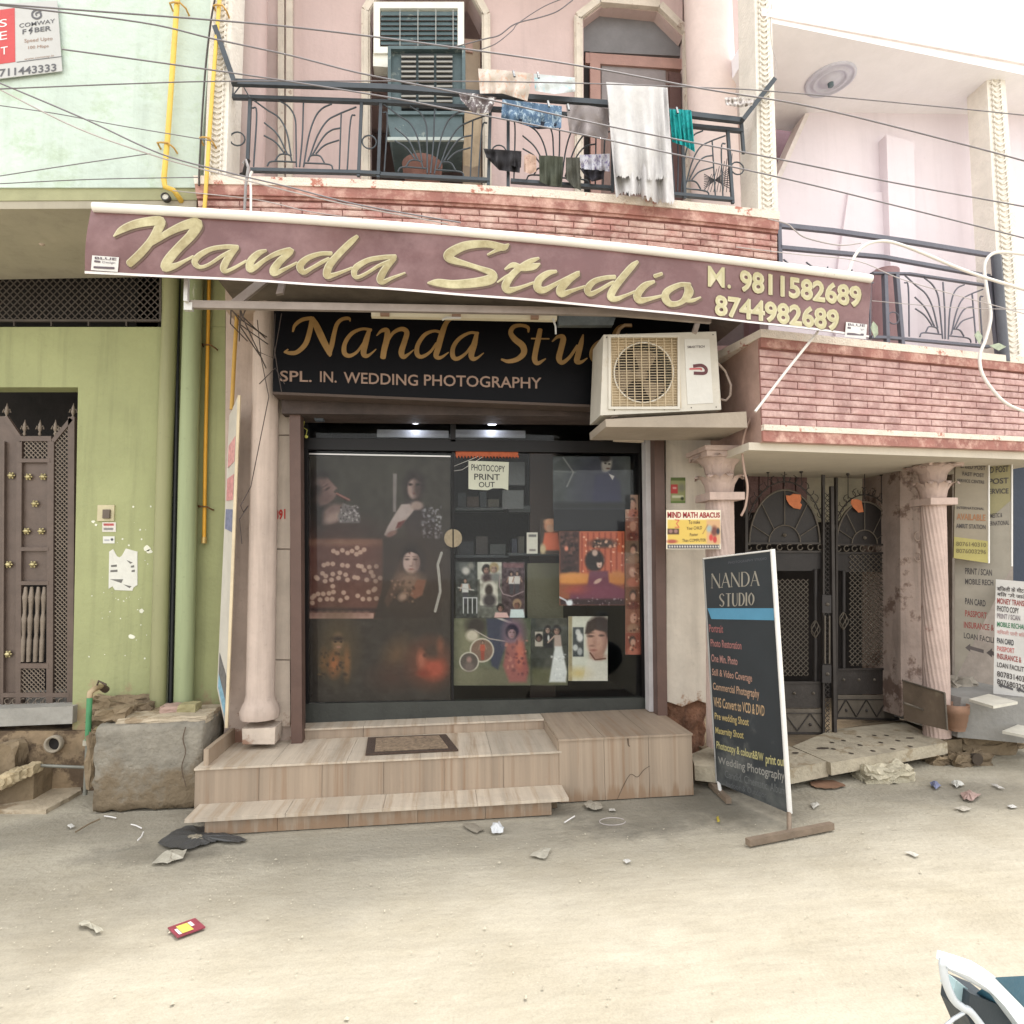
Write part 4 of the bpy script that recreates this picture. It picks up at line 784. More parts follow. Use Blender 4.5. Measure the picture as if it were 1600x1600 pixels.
# ================================================================== SIGNS
gold = M('gold leaf print', (152, 138, 98), .5, var=.16, sc=5, bump=0, c2=(196, 188, 150), th=.52, sc2=6, soft=.15)
pale = M('pale outline print', (196, 188, 156), .5, var=.05, bump=0); shad = M('brown drop print', (104, 82, 70), .6, var=.2, bump=0)
def zs(pts, ox, oy, k=5): return [(ox+x/k, oy+y/k, w_/k) for x, y, w_ in pts]
R1, R2, R3, R4 = (130, 310), (400, 330), (650, 350), (850, 370)
BAN = [zs([(240,297,4),(300,248,24),(400,205,31),(520,182,34),(605,180,34),(588,240,34),(530,335,29),(450,430,31),(362,512,29)], *R1),
 zs([(490,392,6),(570,330,20),(680,262,26),(800,210,34),(890,200,42),(848,285,36),(750,385,34),(668,480,36),(645,540,34),(720,528,20),(800,488,11),(860,455,8)], *R1),
 zs([(1205,388,20),(1120,380,16),(1000,398,17),(905,450,22),(872,500,22),(910,538,13),(980,520,11),(1080,455,12),(1150,418,14)], *R1),
 zs([(1190,392,22),(1132,470,26),(1098,540,26),(1112,572,14),(1180,545,11),(1275,490,8)], *R1),
 zs([(1430,408,8),(1370,432,22),(1312,490,28),(1304,550,28),(1345,540,20),(1420,482,15),(1520,430,18),(1625,410,22),(1540,490,26),(1490,560,30),(1500,588,20),(1580,552,12),(1670,505,8)], *R1),
 zs([(590,332,14),(500,335,15),(400,372,21),(345,430,27),(372,478,19),(430,450,13),(520,398,13),(570,372,10)], *R2),
 zs([(792,198,12),(740,245,22),(642,342,25),(572,430,28),(556,500,28),(600,502,16),(690,470,10),(750,445,8)], *R2),
 zs([(1090,358,16),(1000,362,16),(880,384,18),(785,440,23),(768,490,20),(792,518,14),(860,490,11),(960,428,11),(1040,392,11)], *R2),
 zs([(1080,370,19),(1012,450,25),(972,528,27),(992,556,18),(1060,525,11),(1165,484,5)], *R2),
 zs([(725,160,6),(680,184,26),(560,158,26),(400,168,31),(290,214,35),(252,252,35),(290,284,26),(400,316,17),(500,348,17),(592,385,26),(590,430,37),(480,458,35),(300,473,31),(170,460,27),(95,463,6)], *R3),
 zs([(562,242,6),(630,208,12),(700,185,14)], *R3),
 zs([(960,268,7),(900,292,19),(830,332,21),(752,400,25),(702,478,29),(722,518,25),(800,503,13),(920,460,8)], *R3),
 zs([(697,355,6),(760,322,19),(830,346,22),(920,334,24),(968,312,5)], *R3), zs([(638,457,4),(700,415,8),(762,385,10)], *R3),
 zs([(1097,372,10),(1030,388,21),(962,440,27),(952,500,29),(1000,518,23),(1080,478,15),(1180,425,12),(1272,385,17),(1200,435,25),(1132,508,31),(1142,548,25),(1220,523,13),(1320,490,8)], *R3),
 zs([(555,316,15),(480,322,15),(390,352,21),(342,408,25),(362,448,19),(430,420,13),(510,372,11),(545,355,9)], *R4),
 zs([(732,196,10),(690,232,22),(620,312,25),(552,400,27),(522,468,27),(562,488,19),(640,460,10),(710,430,8)], *R4),
 zs([(862,352,10),(790,382,23),(732,450,29),(748,498,25),(820,488,15),(920,463,8)], *R4), zs([(866,310,14),(922,290,11)], *R4),
 zs([(1140,378,16),(1060,378,17),(962,430,25),(952,490,27),(1000,528,21),(1080,508,19),(1132,440,34),(1122,385,24)], *R4), zs([(1095,497,12),(1160,500,13),(1225,474,4)], *R4)]
bn = thing('shop_banner', PY(745, 480, -1.3), 'long maroon Nanda Studio banner with gold lettering slung under the balcony', 'banner')
BQ = Q((143, 325), (1361, 438), (1358, 527), (133, 428), -1.3, -1.24, bow=.055)
def ripple(u, v): return .016*math.sin(u*34+v*2)*(.3+.7*math.sin(v*3.1))*(.4+.6*math.sin(u*5)**2)+.018*math.sin(v*3.14)*math.cos(u*11)
# the print lies on the cloth: sample the same ripples
class Cloth(Q):
    def px(s, x, y, o=0):
        p = BQ.px(x, y, 0); a = BQ.p[0]; U = BQ.p[1]-a; V = BQ.p[3]-a; d = p-a
        uu, uv, vv = U.dot(U), U.dot(V), V.dot(V); du, dv = d.dot(U), d.dot(V); k = uu*vv-uv*uv
        u = (du*vv-dv*uv)/k; v = (dv*uu-du*uv)/k + 4*u*(1-u)*BQ.bow/V.length; return BQ.px(x, y, ripple(u, v)+o)
CQ = Cloth((0, 0), (1, 0), (1, 1), (0, 1), 0, pts=BQ.p); CQ.n = BQ.n
mb = MB(); mb.grid(lambda u, v: BQ.m(u, v, ripple(u, v)), 220, 20); mb.grid(lambda u, v: BQ.m(1-u, v, ripple(1-u, v)-.003), 110, 10)
bcl = part('cloth', mb, M('maroon flex', (108, 74, 74), .34, var=.10, sc=3, bump=.06, c2=(134, 102, 102), th=.56, sc2=2.4, soft=.12), bn)
mb = MB(); mb.grid(lambda u, v: BQ.m(u, .965+.035*v, ripple(u, .965+.035*v)+.003), 200, 1); part('hem', mb, M('white hem', (226, 222, 220), .5, bump=0), bn)
tb = MB(); a0 = PY(146, 324, -1.31); b0 = PY(1361, 436, -1.25); tb.tube([a0.lerp(b0, i/16)+Vector((0, 0, 4*(i/16)*(1-i/16)*.06)) for i in range(17)], .027, 20); part('top_tube', tb, M('white steel tube', (232, 228, 222), .4, .1, var=.05, sc=3, bump=.05, c2=(190, 180, 168), th=.72), bn)
for nm, mat, off, wd, sh in (('letter_shadow', shad, .003, .8, (2.2, 2.6)), ('letter_outline', pale, .0045, .6, (-.3, -.4)), ('lettering', gold, .0065, -.35, (0, 0))):
    mb = MB()
    for i, s_ in enumerate(BAN): mb.stroke(CQ, s_, off+i*.00005, wd, sh)
    part(nm, mb, mat, bcl)
n1 = [(1107, 414), (1346, 446.5), (1346, 481), (1107, 448)]; n1a = [(1107, 415), (1142, 418), (1142, 452), (1107, 448)]
pn = M('cream number print', (184, 176, 138), .5, var=.1, bump=0)
for nm, mat, off, bold, sh in (('number_shadow', shad, .003, .035, 1.6), ('number_outline', pale, .0045, .04, 0), ('numbers', pn, .006, .0, 0)):
    mb = MB()
    for s_, qd in (('M.', [(1106, 415), (1142, 419), (1142, 451), (1106, 448)]), ('9811582689', [(1156, 421), (1346, 447.5), (1346, 481), (1156, 455)]), ('8744982689', [(1117, 460), (1311, 484), (1311, 518), (1117, 493)])):
        letter(mb, s_, [(x+sh, y+sh) for x, y in qd], CQ, off, bold*(.2 if s_ == 'M.' else 1))
    part(nm, mb, mat, bcl)
for (x, y, xx, yy) in ((144, 399, 186, 402), (1322, 503, 1355, 507)):
    mb = MB(); mb.hexa([CQ.px(x, y, .007), CQ.px(xx, yy, .007), CQ.px(xx-2, yy+23, .007), CQ.px(x-2, y+23, .007)], [CQ.px(x, y, .004), CQ.px(xx, yy, .004), CQ.px(xx-2, yy+23, .004), CQ.px(x-2, y+23, .004)]); cl_ = part('corner_label', mb, M('white label', (214, 212, 210), .6, bump=0), bn)
    mb = MB(); k = (xx-x)/42; letter(mb, 'BLUE', [(x+4*k, y+2), (xx-4*k, y+4), (xx-4*k, y+8), (x+4*k, y+6)], CQ, .009, .02); letter(mb, 'Design', [(x+16*k, y+9), (xx-6*k, y+10), (xx-6*k, y+14), (x+16*k, y+13)], CQ, .009)
    mb.stroke(CQ, [(x+4*k, y+9, 1.6), (x+12*k, y+10, 1.4)], .009); mb.stroke(CQ, [(x+3*k, y+18.5, 1.7), (xx-8*k, y+20, 1.7)], .009); part('label_print', mb, M('label ink', (96, 84, 92), .6, bump=0), cl_)
# banner arms and lamp frame
ar = M('grey steel arm', (150, 138, 130), .5, .2, var=.15, bump=.1)
fr = MB(); fr.bar(PY(290, 476, -1.15), PY(960, 488, -1.15), .045, .03); fr.bar(PY(950, 487, -1.15), PY(1110, 500, -1.13), .045, .03)
fr.bar(PY(366, 476, -1.12), PY(436, 420, -.95), .05, .03); fr.bar(PY(437, 460, -1.15), PY(442, 440, -.9), .04, .03); part('arm', fr, ar, bn)
part('arm', MB().bar(PY(1085, 520, -1.1), PY(1100, 470, -1.0), .03, .03), ar, bn)
sb = MB(); sb.pbox(287, 293, 432, 470, -1.2, .03); sb.pbox(287, 300, 472, 484, -1.17, .03); part('end_bracket', sb, M('white bracket', (206, 204, 200), .4, .3), bn)
wr = MB(); random.seed(5)
for i in range(7):
    x = random.uniform(362, 375); wr.tube([PY(x, 474, -1.1), PY(x+random.uniform(-12, 12), 484, -1.12), PY(x+random.uniform(-10, 20), 498+random.uniform(-6, 10), -1.08), PY(x+random.uniform(5, 60), 520+random.uniform(0, 60), -.6)], .004, 4)
solo('wire_tangle', wr, M('old black wire', (70, 60, 56), .7), 'tangle of old black wires knotted where the banner arm meets the pink pillar', 'wires')
mb = MB()
for pts in ([(430, 490), (428, 540), (434, 580), (440, 612)], [(402, 500), (408, 560), (420, 620), (400, 720), (392, 760), (376, 790), (380, 800), (388, 790), (374, 812), (378, 850)], [(440, 490), (428, 560), (400, 548)], [(445, 600), (430, 575), (405, 600)]): mb.tube([PY(x, y, -.55) for x, y in pts], .0035, 4)
solo('loose_wire', mb, MC['old black wire'], 'thin loose wires looping down the pink pillar left of the signboard', 'wires')
# black signboard
sg = thing('signboard', PY(760, 615, -.5), 'black Nanda Studio signboard with copper gold letters above the shop door', 'signboard')
SP = PL(-.5); sgb = part('board', MB().poly([(428, 484), (1108, 500), (1112, 640), (426, 612)], -.5, .12), M('black acrylic board', (9, 9, 13), .5, spec=.12, var=.3, sc=1.2, bump=.03), sg)
part('edge', MB().poly([(426, 612), (1112, 640), (1112, 644), (426, 616)], -.52, .14), M('brown edge', (72, 58, 50), .7), sg)
R6, R7 = (420, 470), (680, 470)
SGN = [zs([(188,240,7),(205,190,13),(260,148,15),(335,134,14)], *R6), zs([(338,140,18),(322,230,20),(288,335,20),(222,400,17),(165,408,15),(120,400,7)], *R6), zs([(122,400,7),(150,380,6)], *R6),
 zs([(342,132,12),(372,195,25),(420,300,27),(472,405,20),(478,432,8)], *R6), zs([(474,418,14),(492,345,19),(512,250,17),(534,180,16),(575,143,14),(625,138,13),(636,160,4)], *R6),
 zs([(800,228,12),(730,220,11),(650,254,15),(596,330,17),(590,405,19),(630,430,15),(690,398,11),(745,322,9)], *R6), zs([(786,226,14),(760,312,23),(740,400,23),(757,430,18),(790,420,10),(838,378,4)], *R6),
 zs([(843,272,4),(880,235,13),(922,232,20),(924,290,24),(902,380,23),(892,443,22)], *R6), zs([(926,325,8),(970,252,13),(1036,220,17),(1078,245,20),(1060,320,21),(1036,400,23),(1052,438,18),(1090,418,10),(1132,383,4)], *R6),
 zs([(1340,245,12),(1290,236,11),(1220,264,15),(1166,340,17),(1157,410,19),(1192,438,15),(1260,400,11),(1310,330,9)], *R6), zs([(1500,138,6),(1440,135,12),(1388,170,18),(1352,260,23),(1322,370,23),(1307,430,20),(1342,444,13),(1404,403,4)], *R6),
 zs([(335,254,12),(270,250,11),(190,294,15),(142,360,17),(137,430,19),(172,453,15),(240,410,11),(290,340,9)], *R7), zs([(325,254,14),(305,340,23),(282,420,23),(297,453,18),(332,444,10),(378,408,4)], *R7),
 zs([(728,245,6),(724,208,13),(670,192,13),(612,204,17),(590,250,19),(622,300,23),(682,350,25),(692,408,23),(642,456,19),(570,473,15),(518,458,8)], *R7),
 zs([(820,225,18),(805,300,21),(785,390,21),(777,458,21),(802,488,16),(862,453,5)], *R7), zs([(752,295,6),(890,297,6)], *R7),
 zs([(914,318,5),(960,280,13),(1000,290,22),(985,370,23),(967,448,23),(992,483,17),(1050,440,13),(1112,350,11)], *R7), zs([(1156,265,6),(1140,330,19),(1117,420,23),(1107,473,21),(1142,478,13),(1188,448,4)], *R7),
 zs([(1535,198,10),(1460,197,15),(1412,240,19),(1380,340,21),(1352,455,21),(1400,470,10)], *R7), zs([(1370,300,10),(1300,310,13),(1240,360,16),(1222,430,18),(1260,478,14),(1330,420,10)], *R7),
 zs([(1480,330,14),(1460,400,20),(1450,470,18),(1500,455,6)], *R7), zs([(1490,270,14),(1498,262,10)], *R7), zs([(1660,350,12),(1600,330,14),(1550,400,18),(1560,470,18),(1620,480,16),(1680,420,18),(1650,350,12)], *R7)]
copper = M('copper letter', (150, 118, 72), .4, .2, var=.2, sc=7, bump=0)
mb = MB()
for i, s_ in enumerate(SGN): mb.stroke(SP, s_, .006+i*.00005)
part('lettering', mb, copper, sgb)
mb = MB(); mb2 = MB()
for s_, qd, t in (('SPL.', (437.5, 579, 487, 580, 17), mb), ('IN.', (500, 580, 526, 581, 17), mb), ('WEDDING', (537, 581, 653, 585.5, 17.5), mb), ('PHOTOGRAPHY', (662.5, 585, 846, 590, 17.5), mb)):
    letter(t, s_, lq(*qd), SP, .006, .012)
part('lettering', mb, M('dull rose letter', (138, 112, 96), .5, var=.1, bump=0), sgb)
tl_ = thing('tube_light', PY(725, 498, -1.0), 'unlit white tube light batten clamped under the banner frame', 'lamp')
part('batten', MB().poly([(580, 484), (871, 489), (870, 500), (580, 494)], -1.0, .04), M('cream batten', (206, 196, 170), .5, var=.05), tl_)
part('clamp', MB().pbox(594, 608, 483, 492, -1.03, .03).pbox(706, 720, 486, 495, -1.03, .03).pbox(830, 842, 488, 497, -1.03, .03), M('brown clamp', (150, 120, 100), .6), tl_)
part('bracket', MB().tube([PY(691, 500, -1.02), PY(697, 496.5, -1.03), PY(720, 497, -1.03)], .007, 6).tube([PY(864, 498, -1.0), PY(868, 510, -1.0), PY(868.5, 522, -1.0)], .006, 6), M('white bracket', (206, 204, 200)), tl_)
solo('junction_board', MB().poly([(873, 491), (962, 496), (958, 508), (873, 508)], -.8, .05), M('grey green board', (92, 98, 98), .4, var=.3, sc=10), 'dark grey box mounted above the u of the signboard', 'box')
# ================================================================== AC UNIT
ac = thing('outdoor_unit', PY(1030, 645, -.85), 'dusty cream air conditioner outdoor unit on a concrete ledge', 'air conditioner')
AQ = Q((943, 523), (1119, 518), (1127, 640), (938, 649), -.9, -.9); acm = M('dusty cream casing', (198, 192, 180), .5, .05, var=.08, sc=5, bump=.06, c2=(172, 158, 136), th=.62, sc2=3, soft=.08)
f_ = [AQ.m(0, 0), AQ.m(1, 0), AQ.m(1, 1), AQ.m(0, 1)]
# casing with a round fan mouth
cc = AQ.px(1006, 582); rr_ = (AQ.px(1052, 582)-cc).length; mb = MB(); n = 48; ring = []; outer = []
U = (f_[1]-f_[0]).normalized(); V = Vector((0, 0, -1))
L_, T_, R_, B_ = AQ.px(952, 582), AQ.px(1006, 526), AQ.px(1061, 582), AQ.px(1006, 640)
for i in range(n):
    a = 2*math.pi*i/n; ring.append(cc+U*math.cos(a)*rr_+V*math.sin(a)*rr_)
mb.tube([p+Vector((0, .0, 0)) for p in ring+ring[:1]], .006, 6, cap=False)
part('fan_rim', mb, acm, ac)
side = [p+Vector((0, .3, 0)) for p in f_]
mb = MB(); mb.add([f_[0], f_[3], side[3], side[0]], [(0, 1, 2, 3)]); mb.add([f_[1], f_[2], side[2], side[1]], [(3, 2, 1, 0)]); mb.add([f_[0], f_[1], side[1], side[0]], [(3, 2, 1, 0)]); mb.add([f_[3], f_[2], side[2], side[3]], [(0, 1, 2, 3)]); mb.add(side, [(0, 1, 2, 3)])
# front with square hole for fan
h = [AQ.px(953, 528), AQ.px(1059, 525), AQ.px(1062, 634), AQ.px(957, 638)]
mb.add(f_+h, [(0, 1, 5, 4), (1, 2, 6, 5), (2, 3, 7, 6), (3, 0, 4, 7)])
hb = [p+Vector((0, .02, 0)) for p in h]; mb.add(h+hb, [(i, (i+1) % 4, (i+1) % 4+4, i+4) for i in range(4)])
part('casing', mb, acm, ac)
mb = MB(); sq = []
for i in range(n):
    a = 2*math.pi*i/n; c_, s__ = math.cos(a), math.sin(a); k = 1/max(abs(c_), abs(s__)); sq.append((c_*k, s__*k))
C4 = [p+Vector((0, .018, 0)) for p in h]
def c4(u, v): return C4[0]*(1-u)*(1-v)+C4[1]*u*(1-v)+C4[2]*u*v+C4[3]*(1-u)*v
mb.add([c4(.5+a*.5, .5+b*.5) for a, b in sq]+[p+Vector((0, .018, 0)) for p in ring], [(i, (i+1) % n, (i+1) % n+n, i+n) for i in range(n)]); part('fan_plate', mb, M('dusty tan plate', (186, 166, 134), .6), ac)
mb = MB(); mb.lathe(cc+Vector((0, .14, 0)), [(rr_*1.02, 0), (.001, .001)], 30, (0, -1, 0)); part('fan_well', mb, M('dark coil', (74, 66, 60), .8), ac)
mb = MB()
for k in range(3):
    a = k*2.09+.6; vs = []
    for i in range(7):
        for j in range(4):
            r = .03+(rr_*.9-.03)*j/3; t = a+i*.16+j*.1; vs.append(cc+Vector((math.cos(t)*r, .06+.035*i/6, math.sin(t)*r)))
    mb.add(vs, [(i*4+j, i*4+j+1, i*4+j+5, i*4+j+4) for i in range(6) for j in range(3)], True)
mb.lathe(cc+Vector((0, .1, 0)), [(.045, 0), (.045, .05), (.02, .06)], 16, (0, -1, 0)); part('fan', mb, M('dusty fan blade', (150, 132, 110), .6), ac)
mb = MB()
for i in range(10): x = 954+i*11.9; mb.bar(AQ.px(x, 527, .008), AQ.px(x+2.6, 638, .008), .005, .006)
for i in range(27): y = 529+i*4.15; mb.bar(AQ.px(953, y, .004), AQ.px(1062, y-1, .004), .0036, .004)
part('grille', mb, M('tan grille wire', (190, 172, 142), .5), ac, kind='stuff')
mb = MB(); frame(mb, AQ, 950, 1062, 524, 640, 4, .001, .012); part('grille_frame', mb, acm, ac)
mb = MB(); mb.qpoly(AQ, [(1069, 530), (1108, 530), (1114, 630), (1074, 632)], 0, .004); spn = part('service_panel', mb, M('cleaner cream panel', (206, 203, 196), .45, var=.04), ac)
mb = MB(); letter(mb, 'SMARTTECH', lq(1074, 540.5, 1101, 539.5, 3.6), AQ, .0055, .02); part('maker_name', mb, M('logo grey', (92, 84, 84), .5, bump=0), spn)
mb = MB(); mb.stroke(AQ, [(1083, 572, 2.6), (1096, 571, 2.6), (1103, 576, 2.6), (1101, 583, 2.6), (1084, 583, 2.6)], .0055, n=6, round_end=False); part('logo', mb, M('logo maroon', (92, 44, 48), .5, bump=0), spn)
mb = MB(); mb.stroke(AQ, [(1078, 576.5, 1.4), (1094, 576, 1.5), (1096, 578, 1.3)], .0065); part('logo', mb, M('logo red', (190, 96, 96), .5, bump=0), spn)
mb = MB()
for x, y in ((948, 527), (1114, 523), (1080, 637), (1119, 636), (960, 641), (1038, 640)): mb.lathe(AQ.px(x, y, 0), [(.004, 0), (.004, .003), (.001, .004)], 8, (0, -1, 0))
part('screw', mb, M('dark screw', (60, 56, 52), .5), ac)
part('foot', MB().poly([(955, 640), (966, 639), (966, 651), (955, 652)], -.87, .1), ar, ac); part('foot', MB().poly([(1095, 635), (1106, 635), (1106, 642), (1095, 642)], -.87, .1), ar, ac)
mb = MB(); mb.tube([PY(x, y, -.75) for x, y in ((1122, 568), (1133, 580), (1142, 602), (1141, 618), (1134, 626), (1126, 624))], .009, 8); part('pipe', mb, M('pale insulation', (176, 160, 148), .7), ac)
mb = MB(); mb.tube([PY(x, y, -.6) for x, y in ((962, 530), (968, 514), (976, 508), (987, 508))], .012, 8); part('pipe', mb, M('tan insulation', (186, 156, 120), .7), ac)
lg = MB(); a = [PY(946, 655, -.97), PY(1166, 643, -.97), PY(1168, 668, -.97), PY(947, 667, -.97)]; lg.hexa(a, [p+Vector((0, .45, 0)) for p in a])
solo('concrete_ledge', lg, M('pale concrete ledge', (158, 146, 132), .85, var=.12, sc=3, bump=.3), 'projecting concrete ledge carrying the outdoor unit beside the second balcony', 'ledge')
solo('vent_box', MB().poly([(961, 668), (1006, 670), (1006, 690), (961, 688)], -.2, .06).poly([(964, 674), (1003, 675), (1003, 676.5), (964, 675.5)], -.205, .004), M('cream box', (206, 190, 170), .6), 'small cream box tucked under the ledge beside the door head', 'box')
# ================================================================== POSTERS ON THE GLASS
dp = PL(.012); t = thing('door_poster', PY(594, 1096, .012), 'dark photo poster of women covering the whole left door leaf', 'poster')
part('sheet', MB().poly([(483, 712), (704, 716), (704, 1096), (483, 1098)], .018, .002), M('poster back', (60, 56, 54), .7, bump=0), t)
c = Cv(483, 712, 704, 1097, (62, 55, 52), 1.1)
c.ell(600, 730, 120, 60, (66, 62, 54), 1).ell(515, 838, 60, 26, (76, 50, 46), .8)
c.ell(497, 782, 16, 40, (42, 34, 34), .5).ell(507, 765, 13, 17, (146, 110, 106), .2, -28).pol([(510, 744), (518, 753), (527, 763), (521, 768), (526, 773), (521, 780), (512, 787), (500, 790), (494, 772), (496, 750)], (140, 106, 102), 3.5).ell(494, 762, 8, 24, (46, 36, 36), .5, -12).ell(502, 744, 12, 7, (48, 38, 38), .5, -20).ell(505, 781, 9, 8, (112, 82, 78), .8)
c.ell(510, 774, 12, 7, (112, 82, 80), .8, 30, .7).ell(511, 764, 5, 1.8, (70, 48, 46), .6, -35, .8).ln([(504, 762), (512, 757)], 1.2, (74, 52, 48), 1.5).ell(503, 753, 8, 6, (118, 88, 84), .8).ln([(526, 771), (546, 781)], 3, (150, 96, 88)).ln([(526, 773), (544, 783)], 1.2, (90, 40, 40)).ell(523, 802, 19, 14, (130, 102, 98), .25, -25).ell(521, 808, 16, 7, (160, 132, 126), .5, -30)
c.pol([(536, 786), (552, 791), (563, 808), (562, 817), (530, 817), (528, 806)], (116, 108, 110), 3).spk(532, 790, 562, 816, 60, 1.5, [(176, 166, 170), (70, 62, 66)])
c.pol([(614, 740), (620, 740), (619, 800), (614, 800)], (128, 118, 118), 2).ell(647, 760, 16, 24, (44, 34, 36), .3).ell(646, 764, 9.5, 15.5, (158, 130, 124), .18).ell(652, 764, 6, 15, (78, 60, 58), .6)
c.ell(641, 757, 3.4, 2, (48, 36, 36), .4).ell(653, 757, 3, 2, (30, 24, 24), .4).ell(647, 771, 2.2, 1.3, (96, 50, 50), .4).ln([(647, 757), (648, 765)], 1, (110, 84, 80)).pol([(634, 780), (655, 784), (670, 800), (694, 838), (640, 842), (628, 810)], (62, 52, 54), 3)
c.pol([(627, 788), (640, 787), (648, 796), (640, 806), (626, 822), (608, 838), (600, 836), (606, 822), (616, 805)], (176, 158, 156), 2.5).ell(651, 790, 10, 7, (156, 132, 126), .3).ell(612, 834, 9, 4, (150, 110, 104), .3, -25).pol([(622, 816), (634, 812), (626, 824), (618, 826)], (110, 50, 50), 2).spk(660, 792, 690, 842, 110, 1.8, [(150, 148, 156), (110, 106, 114), (52, 46, 48)])
c.rect(483, 842, 598, 966, (104, 62, 54), 4).ell(540, 848, 60, 5, (134, 92, 72), .8).noise(4, 8)
for x, y in [(521, 861), (527, 864), (535, 860), (543, 864), (550, 861), (558, 856), (557, 866), (563, 863), (569, 859), (506, 883), (512, 881), (520, 881), (535, 883), (543, 884), (560, 884), (565, 885), (569, 891), (577, 886), (588, 885), (580, 894), (504, 896), (509, 900), (496, 904), (494, 902), (520, 897), (531, 895), (540, 898), (529, 903), (518, 906), (543, 906), (554, 902), (559, 903), (573, 906), (583, 900), (587, 908), (594, 903), (508, 908), (520, 916), (576, 925), (584, 922), (586, 920), (514, 927), (521, 925), (537, 926), (497, 928), (505, 928), (488, 934), (491, 931), (500, 937), (511, 936), (519, 936), (532, 938), (542, 934), (559, 931), (567, 936), (577, 936), (588, 935), (488, 942)]:
    c.ell(x, y, 3.8, 3.6, (196, 160, 140), .22, 0, .9)
c.rect(483, 950, 592, 957, (66, 44, 46), 4).rect(483, 958, 584, 966.5, (182, 140, 126), 1.5)
for x in range(488, 584, 12): c.ell(x, 960, 5, 4, (150, 110, 100), .8)
c.pol([(598, 842), (690, 842), (690, 966), (584, 966), (596, 925), (602, 890)], (54, 46, 44), 3).ell(646, 900, 45, 50, (70, 52, 44), .9)
c.ell(644, 878, 19, 26, (40, 32, 32), .3).pol([(626, 872), (600, 940), (606, 950), (634, 900)], (82, 60, 52), 4).ell(642.5, 879, 13, 18, (186, 156, 148), .14).ell(652, 880, 5, 15, (116, 88, 82), .7, 0, .8).ell(636, 874, 3.4, 1.5, (62, 44, 40), .6, 0, .85).ell(649, 874, 3.4, 1.5, (62, 44, 40), .6, 0, .85).ln([(631, 870), (640, 869.5)], .9, (84, 60, 54), 1.6).ln([(645, 869.5), (653, 870.5)], .9, (84, 60, 54), 1.6).ell(642.5, 889.5, 4, 1.6, (140, 78, 72), .5, 0, .85).ell(645, 882, 1.6, 4, (146, 112, 104), .9, 0, .8).ell(642, 884.5, 2.4, 1, (120, 86, 80), .7, 0, .7).ell(640, 864, 1.2, 2, (90, 48, 44), .5, 0, .8).pol([(628, 870), (632, 860), (643, 857), (655, 862), (658, 874), (653, 866), (643, 862), (634, 864)], (38, 30, 30), 2)
c.ell(640, 908, 20, 14, (128, 98, 80), .5).pol([(652, 905), (666, 906), (660, 930), (648, 936), (640, 930)], (130, 82, 62), 3).ell(630, 932, 8, 6, (160, 128, 110), .5, -35).spk(612, 906, 650, 942, 40, 1.8, [(140, 106, 86), (84, 58, 48)])
c.ln([(690, 864), (684, 882), (686, 900), (688, 924), (680, 955)], 3.6, (196, 192, 184), .8).ln([(690, 864), (684, 882), (686, 900), (688, 924), (680, 955)], .9, (120, 116, 112), .6)
c.ell(527, 1012, 24, 40, (96, 76, 50), .9).ell(528, 1004, 8, 13, (140, 106, 74), .5).ell(528, 998, 10, 4, (60, 46, 40), .6).ell(524, 1003, 2, 1.3, (50, 38, 32), .5).ell(533, 1003, 2, 1.3, (50, 38, 32), .5).ell(529, 1011, 3.4, 1.5, (176, 120, 100), .5).ell(522, 1038, 9, 16, (170, 100, 48), .7).ell(542, 1036, 5, 22, (140, 92, 50), .7).ell(506, 1034, 6, 16, (120, 84, 44), .8).spk(498, 1020, 550, 1058, 50, 2, [(120, 84, 46), (62, 50, 42)], .8)
c.ell(620, 1022, 16, 24, (104, 76, 54), .9, 30).ell(615, 1058, 30, 16, (78, 54, 48), .9).ell(672, 1036, 28, 30, (130, 66, 46), .7).ell(678, 1045, 18, 16, (176, 74, 48), .5).ell(676, 1016, 15, 13, (78, 58, 50), .5).ell(658, 1030, 6, 13, (176, 98, 72), .6).ell(688, 1010, 5, 12, (128, 76, 56), .7).ell(664, 1024, 3, 3, (90, 54, 44), .6).ell(662, 1052, 10, 6, (140, 56, 36), .6).noise(2.5, 3)
c.build('print', dp, -.0, t, gain=.95)
def gposter(x0, y0, x1, y1, base, label, name='photo_print', cat='photo', Y=.014, ops=None, st=1.0, gain=1.1, group='photos on the right pane'):
    t = thing(name, PY((x0+x1)/2, y1, Y), label, cat, group); part('sheet', MB().poly([(x0, y0), (x1, y0), (x1, y1), (x0, y1)], Y+.002, .002), M('photo paper back', (120, 118, 112), .7, bump=0), t)
    c = Cv(x0, y0, x1, y1, base, st); ops(c); c.noise(2.5, 2); c.build('print', PL(Y), 0, t, gain=gain); return t
def fig(c, x, y, h, shirt, skin=(150, 116, 100), leg=(60, 60, 70), hair=(28, 22, 22)):
    c.ell(x, y+h*.08, h*.07, h*.085, hair, .2).ell(x, y+h*.1, h*.055, h*.075, skin, .2).pol([(x-h*.14, y+h*.2), (x+h*.14, y+h*.2), (x+h*.12, y+h*.55), (x-h*.12, y+h*.55)], shirt, 1.5)
    c.pol([(x-h*.1, y+h*.54), (x+h*.1, y+h*.54), (x+h*.08, y+h), (x-h*.07, y+h)], leg, 1.5).ln([(x-h*.13, y+h*.24), (x-h*.2, y+h*.46)], h*.05, skin).ln([(x+h*.13, y+h*.24), (x+h*.2, y+h*.44)], h*.05, skin)
